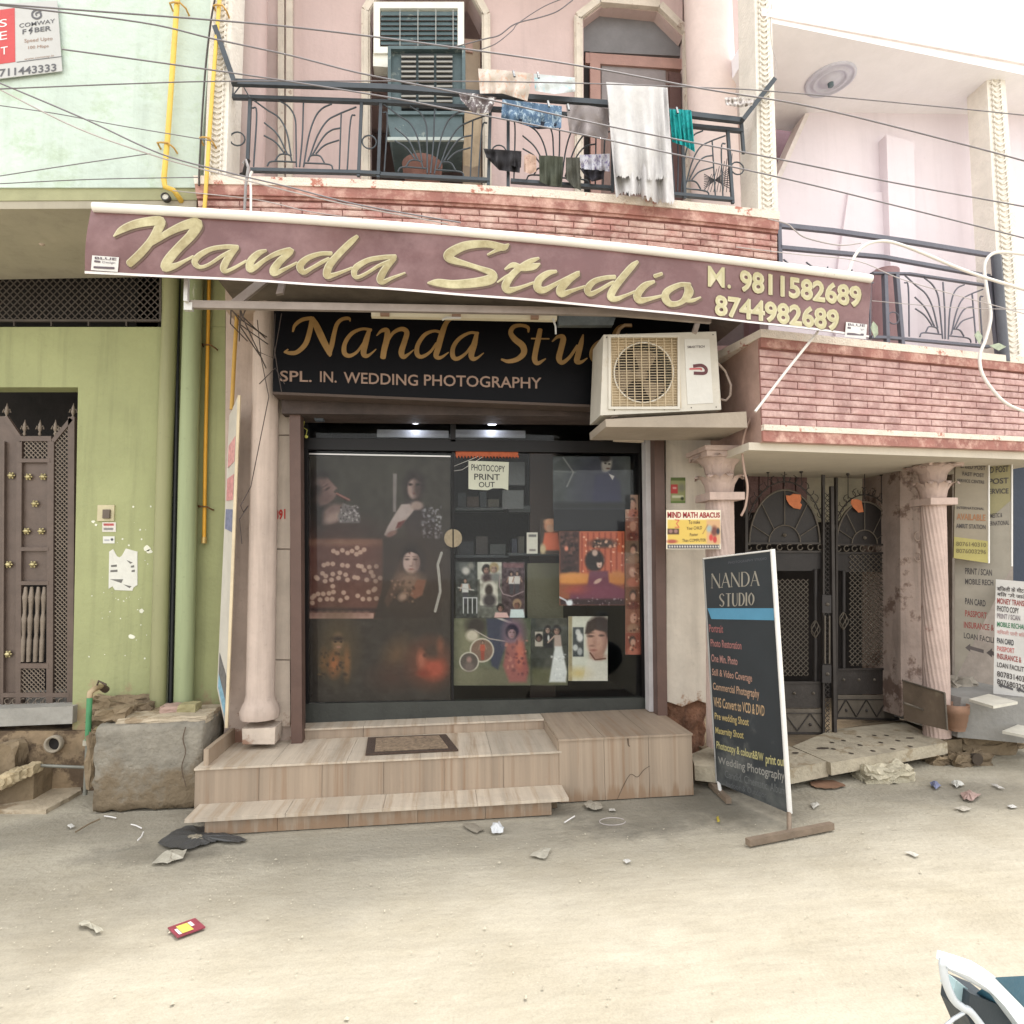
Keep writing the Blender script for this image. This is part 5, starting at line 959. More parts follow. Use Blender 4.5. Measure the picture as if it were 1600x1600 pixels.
def o1(c):
    c.rect(712, 878, 746, 965, (54, 58, 58)).rect(746, 878, 784, 905, (176, 176, 166)).rect(784, 878, 820, 965, (70, 52, 60)).rect(750, 905, 778, 946, (172, 170, 160)).noise(14, 4)
    c.ell(726, 886, 8, 8, (88, 92, 90), .5).ell(728, 892, 6, 6, (176, 172, 168), .4).ell(736, 884, 5, 5, (120, 118, 112), .5); fig(c, 727, 904, 40, (190, 190, 190)); c.ln([(716, 918), (740, 922)], 2, (170, 168, 166))
    for k in range(4): c.ln([(724+k*7, 934), (724+k*7, 958)], 1.3, (200, 202, 206))
    c.ln([(724, 934), (745, 934)], 1.3, (200, 202, 206)); c.face(760, 890, 6, (150, 110, 96)); c.face(772, 888, 6.5, (160, 128, 110), (150, 130, 90)); c.ell(762, 903, 9, 7, (60, 40, 44), .4).ell(775, 902, 8, 7, (110, 112, 110), .4)
    c.ell(765, 925, 11, 17, (196, 192, 182), .2).ell(764, 922, 6, 9, (50, 40, 40), .3).ell(765, 938, 10, 10, (56, 50, 56), .3); fig(c, 799, 894, 34, (206, 200, 196)); fig(c, 808, 893, 36, (190, 186, 184)); c.rect(786, 880, 818, 887, (130, 84, 90), 2, .6)
    c.face(782, 950, 5, (140, 96, 84)); c.pol([(774, 957), (792, 957), (796, 966), (772, 966)], (206, 166, 162), 1.5); c.face(808, 944, 6, (120, 78, 66), (150, 120, 90)); c.pol([(798, 952), (818, 952), (820, 966), (796, 966)], (192, 208, 212), 1.5)
    c.ln([(781, 900), (780, 916), (786, 928), (800, 932), (818, 924)], 1.5, (150, 130, 136))
gposter(712, 878, 820, 965, (96, 98, 92), 'collage print of small wedding and village pictures at left of the right pane', ops=o1)
def o2(c):
    c.noise(10, 6).rect(709, 1044, 830, 1072, (104, 102, 80), 10).ell(730, 1010, 20, 50, (120, 118, 92), .8).ell(744, 978, 16, 14, (52, 46, 44), .4).ell(738, 993, 10, 9, (188, 178, 160), .3).pol([(760, 966), (800, 966), (796, 990), (778, 1046), (768, 1040), (762, 1000)], (52, 58, 82), 4)
    c.ln([(760, 948), (770, 962), (785, 968), (798, 973)], 3.5, (176, 172, 168), 1).ln([(742, 985), (765, 998), (802, 1004)], 1.6, (176, 166, 158)).ell(803, 992, 17, 28, (120, 92, 110), .4).face(800, 988, 9, (156, 122, 132), (46, 40, 60)); c.pol([(792, 1006), (818, 1002), (826, 1046), (822, 1066), (796, 1066), (786, 1040)], (150, 84, 80), 5).ell(812, 1022, 6, 22, (190, 104, 84), .6).spk(790, 1000, 824, 1060, 40, 2, [(186, 116, 100), (110, 60, 66)], .7)
    c.ell(753, 1016, 19, 19, (196, 188, 172), .04).ell(753, 1016, 16.8, 16.8, (120, 94, 80), .05); fig(c, 754, 1001, 30, (176, 76, 50), leg=(150, 60, 44)); c.ell(733, 1034, 15.5, 15.5, (190, 184, 170), .04).ell(733, 1034, 13.5, 13.5, (84, 76, 72), .05).ell(733, 1031, 4, 5, (150, 116, 110), .4).ell(733, 1042, 8, 7, (110, 96, 92), .4)
gposter(709, 966, 829, 1071, (82, 88, 68), 'album style print of a bride with two round inset pictures low on the right pane', ops=o2)
def o3(c):
    c.noise(8, 6).rect(830, 1044, 888, 1072, (92, 92, 66), 8); c.rect(836, 987, 848, 1010, (176, 168, 156)).face(842, 997, 5, (120, 90, 80)); c.rect(836, 1012, 864, 1015, (60, 60, 56)); c.face(856, 984, 5, (166, 136, 120)); c.pol([(849, 990), (863, 990), (864, 1012), (850, 1012)], (38, 38, 42), 1.5).ell(857, 997, 1.6, 5, (200, 200, 196), .3)
    c.face(870, 985, 6, (160, 126, 110)); c.pol([(866, 992), (876, 992), (878, 1012), (866, 1012)], (170, 150, 140), 2).pol([(867, 1010), (878, 1010), (886, 1050), (884, 1066), (858, 1066), (862, 1040)], (200, 204, 204), 3).ln([(866, 994), (856, 1004)], 2, (180, 150, 136)).spk(862, 1020, 884, 1062, 25, 1.5, [(176, 180, 184), (220, 222, 222)], .6)
gposter(829.5, 966, 887, 1071, (66, 68, 62), 'print of a bride in a long white gown beside her groom', ops=o3)
def o4(c):
    c.rect(890, 965, 948, 1064, (196, 198, 186), 2).rect(888, 963, 894, 1066, (150, 138, 104), 1.5).noise(6, 6).rect(895, 980, 912, 1026, (66, 72, 76)).ell(903, 988, 4, 5, (190, 190, 190), .3).ell(906, 996, 5, 7, (206, 206, 206), .3).ell(899, 1012, 4, 5, (186, 190, 190), .3).ell(906, 1018, 4, 6, (160, 164, 166), .3).ell(904, 1052, 16, 8, (200, 180, 120), .8)
    c.ell(937, 984, 21, 22, (66, 50, 46), .15).ell(934, 1003, 15, 24, (150, 108, 94), .12).ell(930, 1002, 13, 22, (186, 142, 124), .3).pol([(914, 990), (918, 972), (936, 964), (956, 972), (958, 1000), (950, 988), (930, 984), (920, 990)], (58, 44, 42), 3).ell(923, 994, 5, 1.8, (74, 52, 48), .5, 0, .8).ell(940, 993, 4.5, 1.8, (74, 52, 48), .5, 0, .8).ell(922, 989, 6, 1.2, (80, 58, 52), .6, 0, .7).ell(929, 1003, 3, 7, (160, 116, 100), .8, 0, .7).ell(925, 1009, 4, 1.6, (128, 88, 78), .6, 0, .7).ell(927, 1016, 5.5, 1.8, (150, 92, 84), .5, 0, .8).ell(951, 1002, 3, 6, (160, 116, 102), .4).ell(935, 1026, 12, 6, (168, 126, 110), .5)
    c.ln([(922, 1020), (930, 1031), (946, 1029)], 2.2, (110, 66, 56)).pol([(918, 1030), (950, 1036), (950, 1066), (910, 1066)], (206, 200, 190), 3, .6)
gposter(888, 963, 949.5, 1064, (190, 190, 178), 'bright portrait print of a boy looking down with a tan border', ops=o4, Y=.011)
def o5(c):
    c.rect(875, 830, 905, 905, (70, 44, 44), 3).rect(906, 830, 975, 900, (196, 92, 52), 3)
    for x in range(908, 974, 9): c.rect(x, 832, x+3, 896, (160, 66, 38), 2)
    c.spk(908, 834, 974, 895, 30, 1.5, [(246, 196, 160)], .5).spk(876, 832, 902, 896, 60, 2.5, [(40, 28, 30), (110, 70, 60)], .5).ell(885, 857, 3, 4, (220, 130, 100), .4).ell(942, 849, 20, 7, (70, 50, 46), .4).spk(926, 844, 960, 854, 26, 2, [(220, 170, 140), (40, 30, 30)], .4)
    c.ell(929, 876, 15, 17, (34, 26, 28), .15).face(936, 866+17, 0.1, (0, 0, 0)); c.ell(929.5, 864, 4.5, 5, (190, 160, 146), .3).ell(936.5, 881, 4.2, 6.5, (206, 172, 156), .2).ell(936, 876, 5, 3, (40, 26, 28), .3).ell(937, 884, 1.4, .8, (150, 60, 60), .4)
    c.rect(875, 896, 975, 912, (206, 130, 46), 5).ell(965, 903, 12, 11, (196, 120, 44), .3).ell(895, 903, 20, 8, (214, 140, 50), .4).pol([(921, 892), (950, 892), (952, 910), (976, 922), (976, 945), (888, 945), (892, 925), (918, 914)], (112, 52, 78), 4).ell(905, 922, 18, 6, (176, 72, 52), .6).ell(940, 925, 35, 10, (124, 56, 84), .7).ell(934, 908, 7, 3, (196, 160, 146), .3, -30).rect(875, 936, 976, 945.5, (58, 40, 48), 4).spk(880, 934, 972, 945, 20, 1.2, [(150, 130, 140)], .5)
    c.ln([(872, 932), (884, 938), (888, 944)], 2.4, (190, 196, 210)).ell(890, 942, 5, 5, (220, 226, 236), .3)
gposter(874, 830, 976, 946, (150, 80, 50), 'orange print of a bride in a purple dress seated on a golden couch', ops=o5)
def o6(c):
    c.rect(864, 713, 985, 770, (74, 80, 84), 5).noise(6, 10).ell(930, 770, 30, 50, (60, 62, 86), .8).ell(948, 725, 8, 13, (166, 160, 156), .25, 12).ell(946, 716, 9, 6, (46, 44, 50), .3).ell(946, 724, 2, 1.2, (50, 46, 50), .4).ell(952, 725, 2, 1.2, (50, 46, 50), .4).ell(950, 732, 3, 1.2, (100, 70, 70), .4).pol([(930, 742), (952, 738), (968, 752), (972, 795), (925, 795)], (54, 56, 88), 5).pol([(951, 740), (960, 744), (957, 750)], (200, 196, 196), 1.2)
    c.ln([(880, 715), (896, 738), (886, 760)], 2, (150, 152, 152), 2, .7).ln([(866, 736), (900, 738)], 1.5, (120, 122, 122), 2, .6).rect(864, 785, 985, 796, (44, 46, 52), 6)
gposter(864, 713, 985, 796, (66, 72, 76), 'dim blue print of a man in a suit at the top of the right pane', ops=o6)
def o7(c):
    c.rect(977, 773, 1002, 810, (176, 154, 138), 1)
    for k, y in enumerate(range(773, 1020, 36)):
        c.rect(977, y, 1001, y+35, ((170, 132, 112), (140, 84, 66), (120, 92, 72), (140, 90, 66), (118, 74, 52), (136, 82, 60), (140, 66, 48))[k % 7], 1.5).ell(988+k % 3, y+12, 5, 7, ((60, 44, 42), (196, 140, 116))[k % 2], .3).ell(989, y+15, 4, 6, (190, 138, 116), .3).ell(989, y+29, 9, 7, ((176, 96, 72), (110, 50, 40), (150, 110, 84))[k % 3], .3).spk(978, y+2, 1000, y+34, 8, 1.6, [(206, 170, 140), (80, 44, 36)], .6)
gposter(977, 773, 1001, 1023, (150, 96, 76), 'tall narrow strip of brown portrait prints at the right edge of the glass', ops=o7)
gposter(865, 796, 976, 829, (34, 36, 44), 'blank dark blue card between the suit print and the orange print', 'dark_card', 'card', ops=lambda c: c.noise(2, 6))
t = gposter(823, 832, 840, 865, (206, 204, 194), 'small white payment card standing on the inner shelf', 'payment_card', 'card', .10, ops=lambda c: c.rect(826, 835, 838, 839, (110, 108, 110)).rect(827, 858, 837, 861, (130, 120, 120)), group=None)
def o8(c):
    c.ell(860, 822, 10, 10, (196, 130, 96), .2).ell(860, 825, 6, 7, (190, 146, 120), .2).ell(860, 815, 10, 5, (210, 150, 110), .3).pol([(851, 832), (872, 832), (875, 860), (846, 860)], (206, 92, 48), 3).ell(848, 858, 5, 8, (190, 170, 130), .4)
gposter(844, 810, 876, 866, (66, 54, 48), 'small print of a seated figure in an orange robe on the inner shelf', ops=o8, Y=.12, group=None)
t = thing('paper_notice', PY(764, 767, .0), 'pale paper notice reading PHOTOCOPY PRINT OUT taped to the glass', 'notice')
q = PL(-.004); mb = MB(); mb.qpoly(q, [(732, 720), (795, 722), (794, 766), (785, 763), (770, 763), (762, 766), (740, 765), (732, 764)], 0, .002); part('sheet', mb, M('greenish paper', (190, 192, 176), .8, var=.06), t)
mb = MB(); letter(mb, 'PHOTOCOPY', lq(736.5, 725, 789, 728, 10), q, .0035, .01); letter(mb, 'PRINT', lq(741, 740, 781, 741, 9.5), q, .0035, .01); letter(mb, 'OUT', lq(748, 753, 773, 753, 8.5), q, .0035, .01); part('lettering', mb, M('black marker', (44, 44, 48), .6, bump=0), t)
t = thing('door_garland', PY(760, 716, -.01), 'fringed orange cloth toran hung across the top of the right pane', 'garland'); mb = MB(); q = PL(-.006)
mb.qpoly(q, [(712, 697), (810, 700), (809, 714), (712, 712)], 0, .006); part('band', mb, M('orange cloth', (180, 96, 66), .9, var=.2, sc=30, bump=.5), t); mb = MB()
for x in range(712, 809, 5): mb.qpoly(q, [(x, 712), (x+4, 712), (x+2.5, 716.5)], 0, .004)
part('fringe', mb, M('orange cloth'), (0, 0, 0)) if False else part('fringe', mb, MC['orange cloth'], t)
mb = MB(); q = PL(-.008); mb.tube([q.px(x, y) for x, y in ((708, 729), (728, 721), (745, 714), (757, 706))], .0025, 4); mb.tube([q.px(x, y) for x, y in ((708, 736), (722, 734), (738, 724), (754, 714))], .0025, 4); solo('string', mb, M('white string', (200, 196, 190), .8), 'white strings looping from the toran to the door edge', 'string')
mb = MB(); mb.tube([PY(x, y, -.1) for x, y in ((476, 655), (474, 668), (480, 672), (478, 680))], .003, 4); mb.lathe(PY(478.5, 685, -.1), [(.002, 0), (.012, .006), (.013, .018), (.004, .026)], 10); solo('lucky_lemon', mb, M('lemon', (190, 186, 90), .6), 'tiny yellow lemon charm hanging on a thread at the left door corner', 'charm')
solo('door_closer', MB().poly([(492, 643), (505, 643), (505, 657), (492, 657)], -.2, .06).poly([(491, 645), (493, 645), (493, 655), (491, 655)], -.21, .01), M('slate box', (78, 86, 96), .5), 'small slate blue box fixed at the top left above the door', 'box')
mb = MB(); q = PL(-.2)
letter(mb, 'C-M.', [(428, 783), (446, 783), (446, 791), (428, 791)], q, .003, .02); letter(mb, '391', [(430, 797), (446, 795), (446, 811), (430, 813)], PL(-.224), .003, .04)
solo('painted_number', mb, M('red wall paint', (176, 56, 50), .8, bump=0), 'red hand painted survey number on the beige stone strip', 'marking')
# ================================================================== RAILINGS
slate = M('slate paint iron', (72, 78, 84), .5, .3, var=.15, bump=.05)
FAN = [[(665,1040),(658,850),(650,740),(610,670),(545,630)], [(630,970),(600,830),(550,740),(470,690),(380,630)], [(605,960),(540,840),(455,770)], [(585,955),(530,890),(455,850)], [(685,1040),(698,850),(700,640)],
 [(710,1040),(738,850),(775,730),(820,670),(880,640)], [(740,1000),(790,850),(850,750),(920,705),(1035,655)], [(765,960),(830,850),(880,805),(935,790)], [(785,955),(840,900),(930,865)], [(480,1040),(510,1010),(660,1010)],
 [(530,1005),(560,965),(620,968),(635,1005)], [(715,1015),(870,1020),(895,1050)], [(735,1005),(755,968),(810,968),(840,1010)], [(375,680),(405,710),(395,1045)], [(940,700),(935,1050)], [(1030,705),(1000,740),(985,1050)]]
def smooth(pts, n=5):
    P = [Vector((p[0], p[1])) for p in pts]; P = [2*P[0]-P[1]]+P+[2*P[-1]-P[-2]]; o = []
    for i in range(1, len(P)-2):
        for k in range(n+(i == len(P)-3)):
            t = k/n; a, b, c, d = P[i-1:i+3]; o.append(.5*((2*b)+(c-a)*t+(2*a-5*b+4*c-d)*t*t+(3*b-a-3*c+d)*t**3))
    return o
def panel(root, q, tl, tr, br, bl, r=.0055, mat=None):
    for pts in FAN:
        w_ = []
        for p in smooth(pts):
            u = (p.x-370)/670; v = (p.y-630)/430
            x = tl[0]*(1-u)*(1-v)+tr[0]*u*(1-v)+br[0]*u*v+bl[0]*(1-u)*v; y = tl[1]*(1-u)*(1-v)+tr[1]*u*(1-v)+br[1]*u*v+bl[1]*(1-u)*v
            w_.append(q.px(x, y))
        part('fan_bar', MB().tube(w_, r, 5), mat or slate, root)
RQ = PL(-.93)
rl = thing('balcony_railing', PY(760, 300, -.93), 'dark iron railing with fan pattern panels hung with washing on the first balcony', 'railing')
def rail(root, q, pts, wd, dp=.03, nm='rail', mat=None):
    for a, b in zip(pts, pts[1:]): part(nm, MB().bar(q.px(*a), q.px(*b), wd, dp, q.n), mat or slate, root)
rail(rl, PL(-1.0), [(362, 129), (600, 137), (830, 153), (960, 163), (1090, 181), (1160, 189)], .035)
rail(rl, RQ, [(363, 152), (600, 160), (790, 172), (960, 185), (1160, 205)], .022); rail(rl, RQ, [(392, 266), (560, 270), (595, 272)], .022); rail(rl, RQ, [(594, 273), (765, 282)], .022); rail(rl, RQ, [(798, 283), (955, 294)], .022); rail(rl, RQ, [(975, 297), (1145, 312)], .022)
for a, b in (((391, 153), (386, 275)), ((565, 160), (560, 276)), ((595, 162), (591, 278)), ((766, 172), (763, 290)), ((794, 173), (794, 293)), ((957, 186), (957, 300)), ((980, 186), (982, 304)), ((1137, 205), (1145, 318)), ((1158, 190), (1162, 240)), ((362, 130), (362, 152)), ((1065, 190), (1070, 310))):
    part('post', MB().bar(RQ.px(*a), RQ.px(*b), .02, .02, RQ.n), slate, rl)
for tl, tr, br, bl in (((393, 156), (558, 161), (556, 268), (390, 264)), ((597, 163), (764, 173), (761, 281), (594, 272)), ((796, 175), (955, 187), (955, 294), (797, 284)), ((984, 189), (1134, 206), (1143, 312), (984, 298))): panel(rl, RQ, tl, tr, br, bl)
for x, y in ((371, 217), (577, 222), (780, 237), (1152, 263), (968, 250)):
    c = RQ.px(x, y); part('ring', MB().tube([c+Vector((math.cos(a)*.046, 0, math.sin(a)*.046)) for a in np.linspace(0, 6.283, 17)], .005, 5, cap=False), slate, rl)
for a, b in (((336, 42), (366, 128)), ((1210, 124), (1160, 188))): part('stay', MB().bar(PY(*a, -1.05), PY(*b, -1.03), .03, .03), slate, rl)
for a, b in (((363, 150), (378, 131)), ((378, 131), (390, 152))): part('brace', MB().tube([PY(*a, -.98), PY(*b, -.98)], .004, 5), slate, rl)
mb = MB(); q = PL(-.9)
for i in range(9):
    y = 232+i*7; a = (1098+ i*2, y+24); mb.bar(q.px(1100, 296-i*3), q.px(1140, 262+i*4), .004, .004)
    mb.bar(q.px(1100+i*5, 300), q.px(1112+i*4, 272-i*4), .004, .004)
solo('folded_rack', mb, M('dark wire', (70, 66, 68), .5), 'small dark folded wire rack leaning in the right corner of the first balcony', 'rack')
grey2 = M('hazed slate iron', (98, 98, 108), .5, .3, var=.1)
r2 = thing('balcony_railing', B2.m(.5, 0), 'slate iron railing with fan pattern panels on the lower right balcony', 'railing')
RQ2 = Q((1210, 400), (1562, 420), (1575, 570), (1210, 540), -.93, -.50)
rail(r2, RQ2, [(1214, 352), (1300, 361), (1420, 378), (1560, 401)], .032, mat=grey2); rail(r2, RQ2, [(1218, 387), (1380, 402), (1545, 432)], .026, mat=grey2); rail(r2, RQ2, [(1362, 427), (1420, 428), (1540, 446)], .014, mat=grey2)
rail(r2, RQ2, [(1360, 527), (1390, 528), (1545, 542)], .02, mat=grey2)
for a, b in (((1382, 430), (1386, 545)), ((1400, 428), (1410, 548)), ((1546, 432), (1560, 562)), ((1216, 352), (1218, 420)), ((1560, 400), (1566, 562))): part('post', MB().bar(RQ2.px(*a), RQ2.px(*b), .032, .03, RQ2.n), grey2, r2)
panel(r2, RQ2, (1412, 430), (1536, 447), (1546, 540), (1416, 529), .006, grey2); panel(r2, RQ2, (1222, 405), (1366, 424), (1372, 527), (1224, 512), .006, grey2)
for x, y in ((1396, 497),): c = RQ2.px(x, y); part('ring', MB().tube([c+Vector((math.cos(a)*.046, 0, math.sin(a)*.046)) for a in np.linspace(0, 6.283, 17)], .005, 5, cap=False), grey2, r2)
solo('water_drum', MB().tube([PY(1384, 424, -.25), PY(1384, 560, -.25)], .10, 18), M('mauve drum', (150, 118, 120), .6), 'tall rounded mauve drum standing behind the lower right railing', 'drum')
for i, (pts, lab) in enumerate((([(1366, 528), (1360, 512), (1364, 502), (1371, 510), (1372, 522)], 'broad pale green leaf poking past the banner end'), ([(1545, 540), (1560, 536), (1572, 542), (1560, 548)], 'pointed leaf lying on the balcony ledge by the white pillar'), ([(1530, 538), (1522, 524), (1528, 516), (1535, 526)], 'small upright leaf against the right end of the railing'))):
    mb = MB(); mb.qpoly(PL(-1.0 if i == 0 else -.62), pts, 0, .003); solo('leaf', mb, M('pale leaf', (170, 180, 156), .5, var=.3, sc=20), lab, 'leaf', 'leaves on the lower balcony')
# ================================================================== COOLER AND LOUVRE
t = thing('louvre_window', PY(655, 85, -.12), 'white framed window of teal slats fitted in the left octagonal arch', 'window'); q = PL(-.12)
mb = MB(); frame(mb, q, 584, 725, 6, 86, 10, -.04, .02); part('frame', mb, M('white window paint', (232, 230, 220), .6, var=.04), t)
tealm = M('teal paint', (84, 102, 106), .6, var=.2, sc=6, bump=.2, c2=(140, 148, 142), th=.62, sc2=8)
for i in range(8): y = 18+i*7.6; part('slat', MB().hexa([q.px(595, y, .0), q.px(715, y, .0), q.px(715, y+6.2, .02), q.px(595, y+6.2, .02)], [q.px(595, y, -.01), q.px(715, y, -.01), q.px(715, y+6.2, .01), q.px(595, y+6.2, .01)]), tealm, t)
for x in (625, 653, 681, 708): part('bar', MB().bar(q.px(x, 15, .03), q.px(x, 77, .03), .006, .004), M('grey bar', (170, 172, 168), .5), t)
part('sill', MB().pbox(583, 606, 84, 104, -.12, .1), MC['white window paint'], t)
ck = thing('air_cooler', PY(662, 230, -.25), 'big old teal metal air cooler with louvred grilles behind the railing', 'cooler'); q = PL(-.32)
part('body', MB().poly([(606, 73), (727, 76), (728, 180), (606, 180)], -.28, .35), tealm, ck); part('tank', MB().poly([(603, 176), (722, 176), (724, 222), (612, 222)], -.31, .38), tealm, ck)
mb = MB(); frame(mb, q, 606, 727, 73, 180, 5, -.03, .01); part('frame', mb, tealm, ck)
dk = M('grille shadow', (44, 46, 48), .7)
for x0, x1 in ((627, 650), (654, 678), (682, 707)):
    part('grille_back', MB().poly([(x0, 84), (x1, 84), (x1, 170), (x0, 170)], -.31, .02), dk, ck)
    for k in range(11): y = 87+k*7.7; part('louvre', MB().poly([(x0, y), (x1, y), (x1, y+2.6), (x0, y+2.6)], -.325, .01), M('dusty louvre', (150, 148, 142), .6), ck)
part('rail', MB().poly([(604, 214), (726, 214), (726, 219), (604, 219)], -.33, .02), M('pale rail', (170, 180, 176), .5), ck)
# ================================================================== WASHING
def cloth(label, tops, bots, col, Y=-1.06, folds=6, amp=.014, name='garment', cat='laundry', c2=None, th=.6, sc2=9, rag=0, nu=36, nv=18, tr=0, sag=0):
    r = random.Random(len(label)*7+int(tops[0][0])); ph = [r.uniform(0, 6) for _ in range(4)]
    def lerp(ps, u):
        k = u*(len(ps)-1); i = min(int(k), len(ps)-2); f = k-i; return ps[i][0]*(1-f)+ps[i+1][0]*f, ps[i][1]*(1-f)+ps[i+1][1]*f
    jag = [r.uniform(-rag, rag) for _ in range(nu+1)]
    def fn(u, v, back=0):
        a = lerp(tops, u); b = lerp(bots, u); x = a[0]*(1-v)+b[0]*v; y = a[1]*(1-v)+b[1]*v+(jag[int(round(u*nu))] if v > .97 else 0)
        o = 1.7*amp*(.35+.65*v)*(math.sin(u*folds*6.28+ph[0]+v*1.5)+.5*math.sin(u*folds*11+ph[1]-v*2)+.4*math.sin(v*9+u*5+ph[2]+sag*math.sin(u*3.1)*8))
        return PY(x, y, Y-o+back)
    mb = MB(); mb.grid(lambda u, v: fn(u, v), nu, nv); mb.grid(lambda u, v: fn(1-u, v, .004), nu, nv)
    m_ = M('cloth %s %s' % (col, c2), col, .85, var=.1, sc=14, bump=.2, fine=90, c2=c2, th=th, sc2=sc2)
    return solo(name, mb, m_, label, cat, 'washing on the balcony railing')
cloth('long white towel with two fringed ends hanging far over the balcony ledge', [(947, 128), (985, 131), (1020, 135), (1043, 137)], [(962, 305), (990, 302), (1020, 314), (1054, 317)], (204, 202, 203), -1.12, 3.2, .026, name='towel', nu=60, nv=24, rag=5)
cloth('white upper flap of the fringed towel folded over the rail', [(948, 129), (1000, 133), (1036, 137)], [(961, 276), (1010, 280), (1043, 276)], (208, 206, 206), -1.155, 2.5, .022, name='towel', nu=50, rag=4)
cloth('peach and white patterned cloth hanging on the upper line', [(747, 107), (790, 110), (833, 115)], [(750, 146), (785, 146), (824, 158)], (206, 194, 184), -1.08, 3, .014, c2=(206, 170, 150), th=.56, sc2=26)
cloth('small white cloth with pale blue print beside the peach one', [(834, 115), (865, 118), (898, 121)], [(836, 142), (866, 147), (899, 143)], (204, 210, 212), -1.08, 2, .01, c2=(150, 206, 220), th=.60, sc2=22)
cloth('dark grey garment with a white lace edge draped on the rail', [(716, 144), (740, 146), (776, 152)], [(720, 156), (740, 178), (766, 176)], (110, 100, 102), -1.06, 2.5, .014, c2=(214, 212, 212), th=.56, sc2=20)
cloth('streaked blue denim garment pegged on the railing', [(785, 155), (830, 160), (878, 166)], [(783, 184), (830, 198), (877, 200)], (86, 112, 140), -1.07, 5, .014, c2=(166, 186, 200), th=.55, sc2=24)
cloth('navy lining hanging just below the blue denim garment', [(800, 184), (850, 190), (876, 194)], [(802, 190), (840, 202), (874, 200)], (40, 46, 60), -1.05, 3, .01)
cloth('grey top sagging in deep folds left of the white towel', [(884, 163), (920, 165), (952, 170)], [(890, 208), (915, 212), (950, 216)], (140, 132, 132), -1.07, 1.5, .02, sag=1)
cloth('bright teal striped shorts pegged right of the white towel', [(1046, 171), (1062, 171), (1080, 172)], [(1050, 222), (1070, 228), (1086, 238)], (20, 160, 160), -1.07, 5, .012, c2=(12, 120, 126), th=.55, sc2=30)
cloth('black garment bundled low on the left of the second panel', [(755, 232), (785, 234), (815, 236)], [(760, 246), (780, 266), (812, 270)], (38, 36, 40), -.98, 3, .016)
cloth('small black cloth next to the peach pouch', [(799, 238), (808, 238), (815, 240)], [(800, 258), (808, 262), (814, 262)], (44, 42, 46), -.97, 1.5, .008)
cloth('dark olive cloth hanging low in the railing above the ledge', [(842, 243), (860, 243), (880, 245)], [(843, 284), (858, 290), (878, 292)], (74, 78, 66), -.98, 2.5, .012)
cloth('dark olive grey cloth hanging left of the white and violet one', [(884, 246), (894, 246), (906, 246)], [(884, 280), (896, 292), (908, 298)], (82, 82, 74), -.98, 1.5, .012)
cloth('white and violet streaked cloth low in the railing by the towel', [(905, 242), (930, 241), (953, 240)], [(908, 264), (930, 266), (953, 268)], (206, 206, 216), -.98, 4, .012, c2=(130, 120, 160), th=.56, sc2=24)
cloth('black cloth under the white and violet one', [(905, 262), (925, 265), (945, 266)], [(912, 272), (925, 284), (942, 280)], (46, 44, 52), -.97, 2, .012)
cloth('pale peach knitted pouch hanging on the railing bar', [(819, 243), (828, 240), (838, 244)], [(819, 268), (828, 272), (838, 268)], (198, 168, 152), -.98, 1, .01, c2=(150, 110, 100), th=.6, sc2=30)
cloth('tan sack hanging down behind the left panel of the railing', [(726, 170), (740, 171), (753, 173)], [(724, 258), (738, 262), (750, 258)], (160, 142, 118), -.5, 1, .01)
cloth('grey and pink plastic slippers bundle in the pillar niche', [(1132, 152), (1156, 152), (1182, 156)], [(1134, 164), (1156, 168), (1180, 164)], (206, 200, 196), -1.05, 4, .014, c2=(150, 140, 140), th=.55, sc2=40)
mb = MB()
for x, y in ((803, 108), (841, 110), (857, 155), (1058, 165), (888, 160), (1016, 131)): mb.bar(PY(x-1, y+3, -1.1), PY(x+1, y+12, -1.13), .012, .012)
tagit(solo('clothes_pegs', mb, M('dark peg', (60, 70, 80), .5), 'small dark clothes pegs gripping the washing on the line', 'pegs'), kind='stuff')
mb = MB(); mb.lathe(PY(660, 300, -.75), [(.1, .02), (.13, .12), (.14, .19), (.11, .2)], 20); solo('clay_pot', mb, M('terracotta', (120, 84, 74), .85, var=.2), 'round terracotta pot standing on the balcony floor below the cooler', 'pot')
# ================================================================== STANDING SIGN
a = (1100, 874); SQ = Q((1100, 874), (1206, 862), (1233, 1270), (1121, 1222), -.70, -1.30)
a4 = [PY(1100, 874, -.70), PY(1206, 862, -1.27), PY(1232, 1270, -1.30), PY(1120, 1222, -.73)]
SQ = Q((0, 0), (1, 0), (1, 1), (0, 1), 0, pts=a4); a4[2] = SQ.px(1232, 1270)
ss = thing('standing_sign', PZ(1233, 1300, 0), 'tall dark Nanda Studio sign board on a white steel frame standing on the road', 'sign')
ssp = part('panel', MB().hexa([SQ.m(u, v, .004) for u, v in ((0, 0), (1, 0), (1, 1), (0, 1))], [SQ.m(u, v, -.004) for u, v in ((0, 0), (1, 0), (1, 1), (0, 1))]), M('charcoal flex', (46, 51, 55), .45, var=.16, sc=1.5, bump=.05, c2=(96, 98, 96), th=.78, sc2=3, soft=.1, low=(.2, .7, .25)), ss)
wp = M('white steel frame', (226, 224, 220), .45, .1, var=.05); rp = M('rusty grey leg', (132, 116, 100), .7, .2, var=.2, bump=.3)
part('pole', MB().tube([PY(1207, 858, -1.29), PY(1234, 1270, -1.32)], .0155, 8), wp, ss); part('pole', MB().tube([PY(1099, 873, -.70), PY(1120, 1222, -.73)], .008, 8), M('grey steel frame', (150, 148, 144), .5), ss)
part('top_bar', MB().tube([PY(1099, 873, -.70), PY(1207, 860, -1.28)], .006, 6), wp, ss)
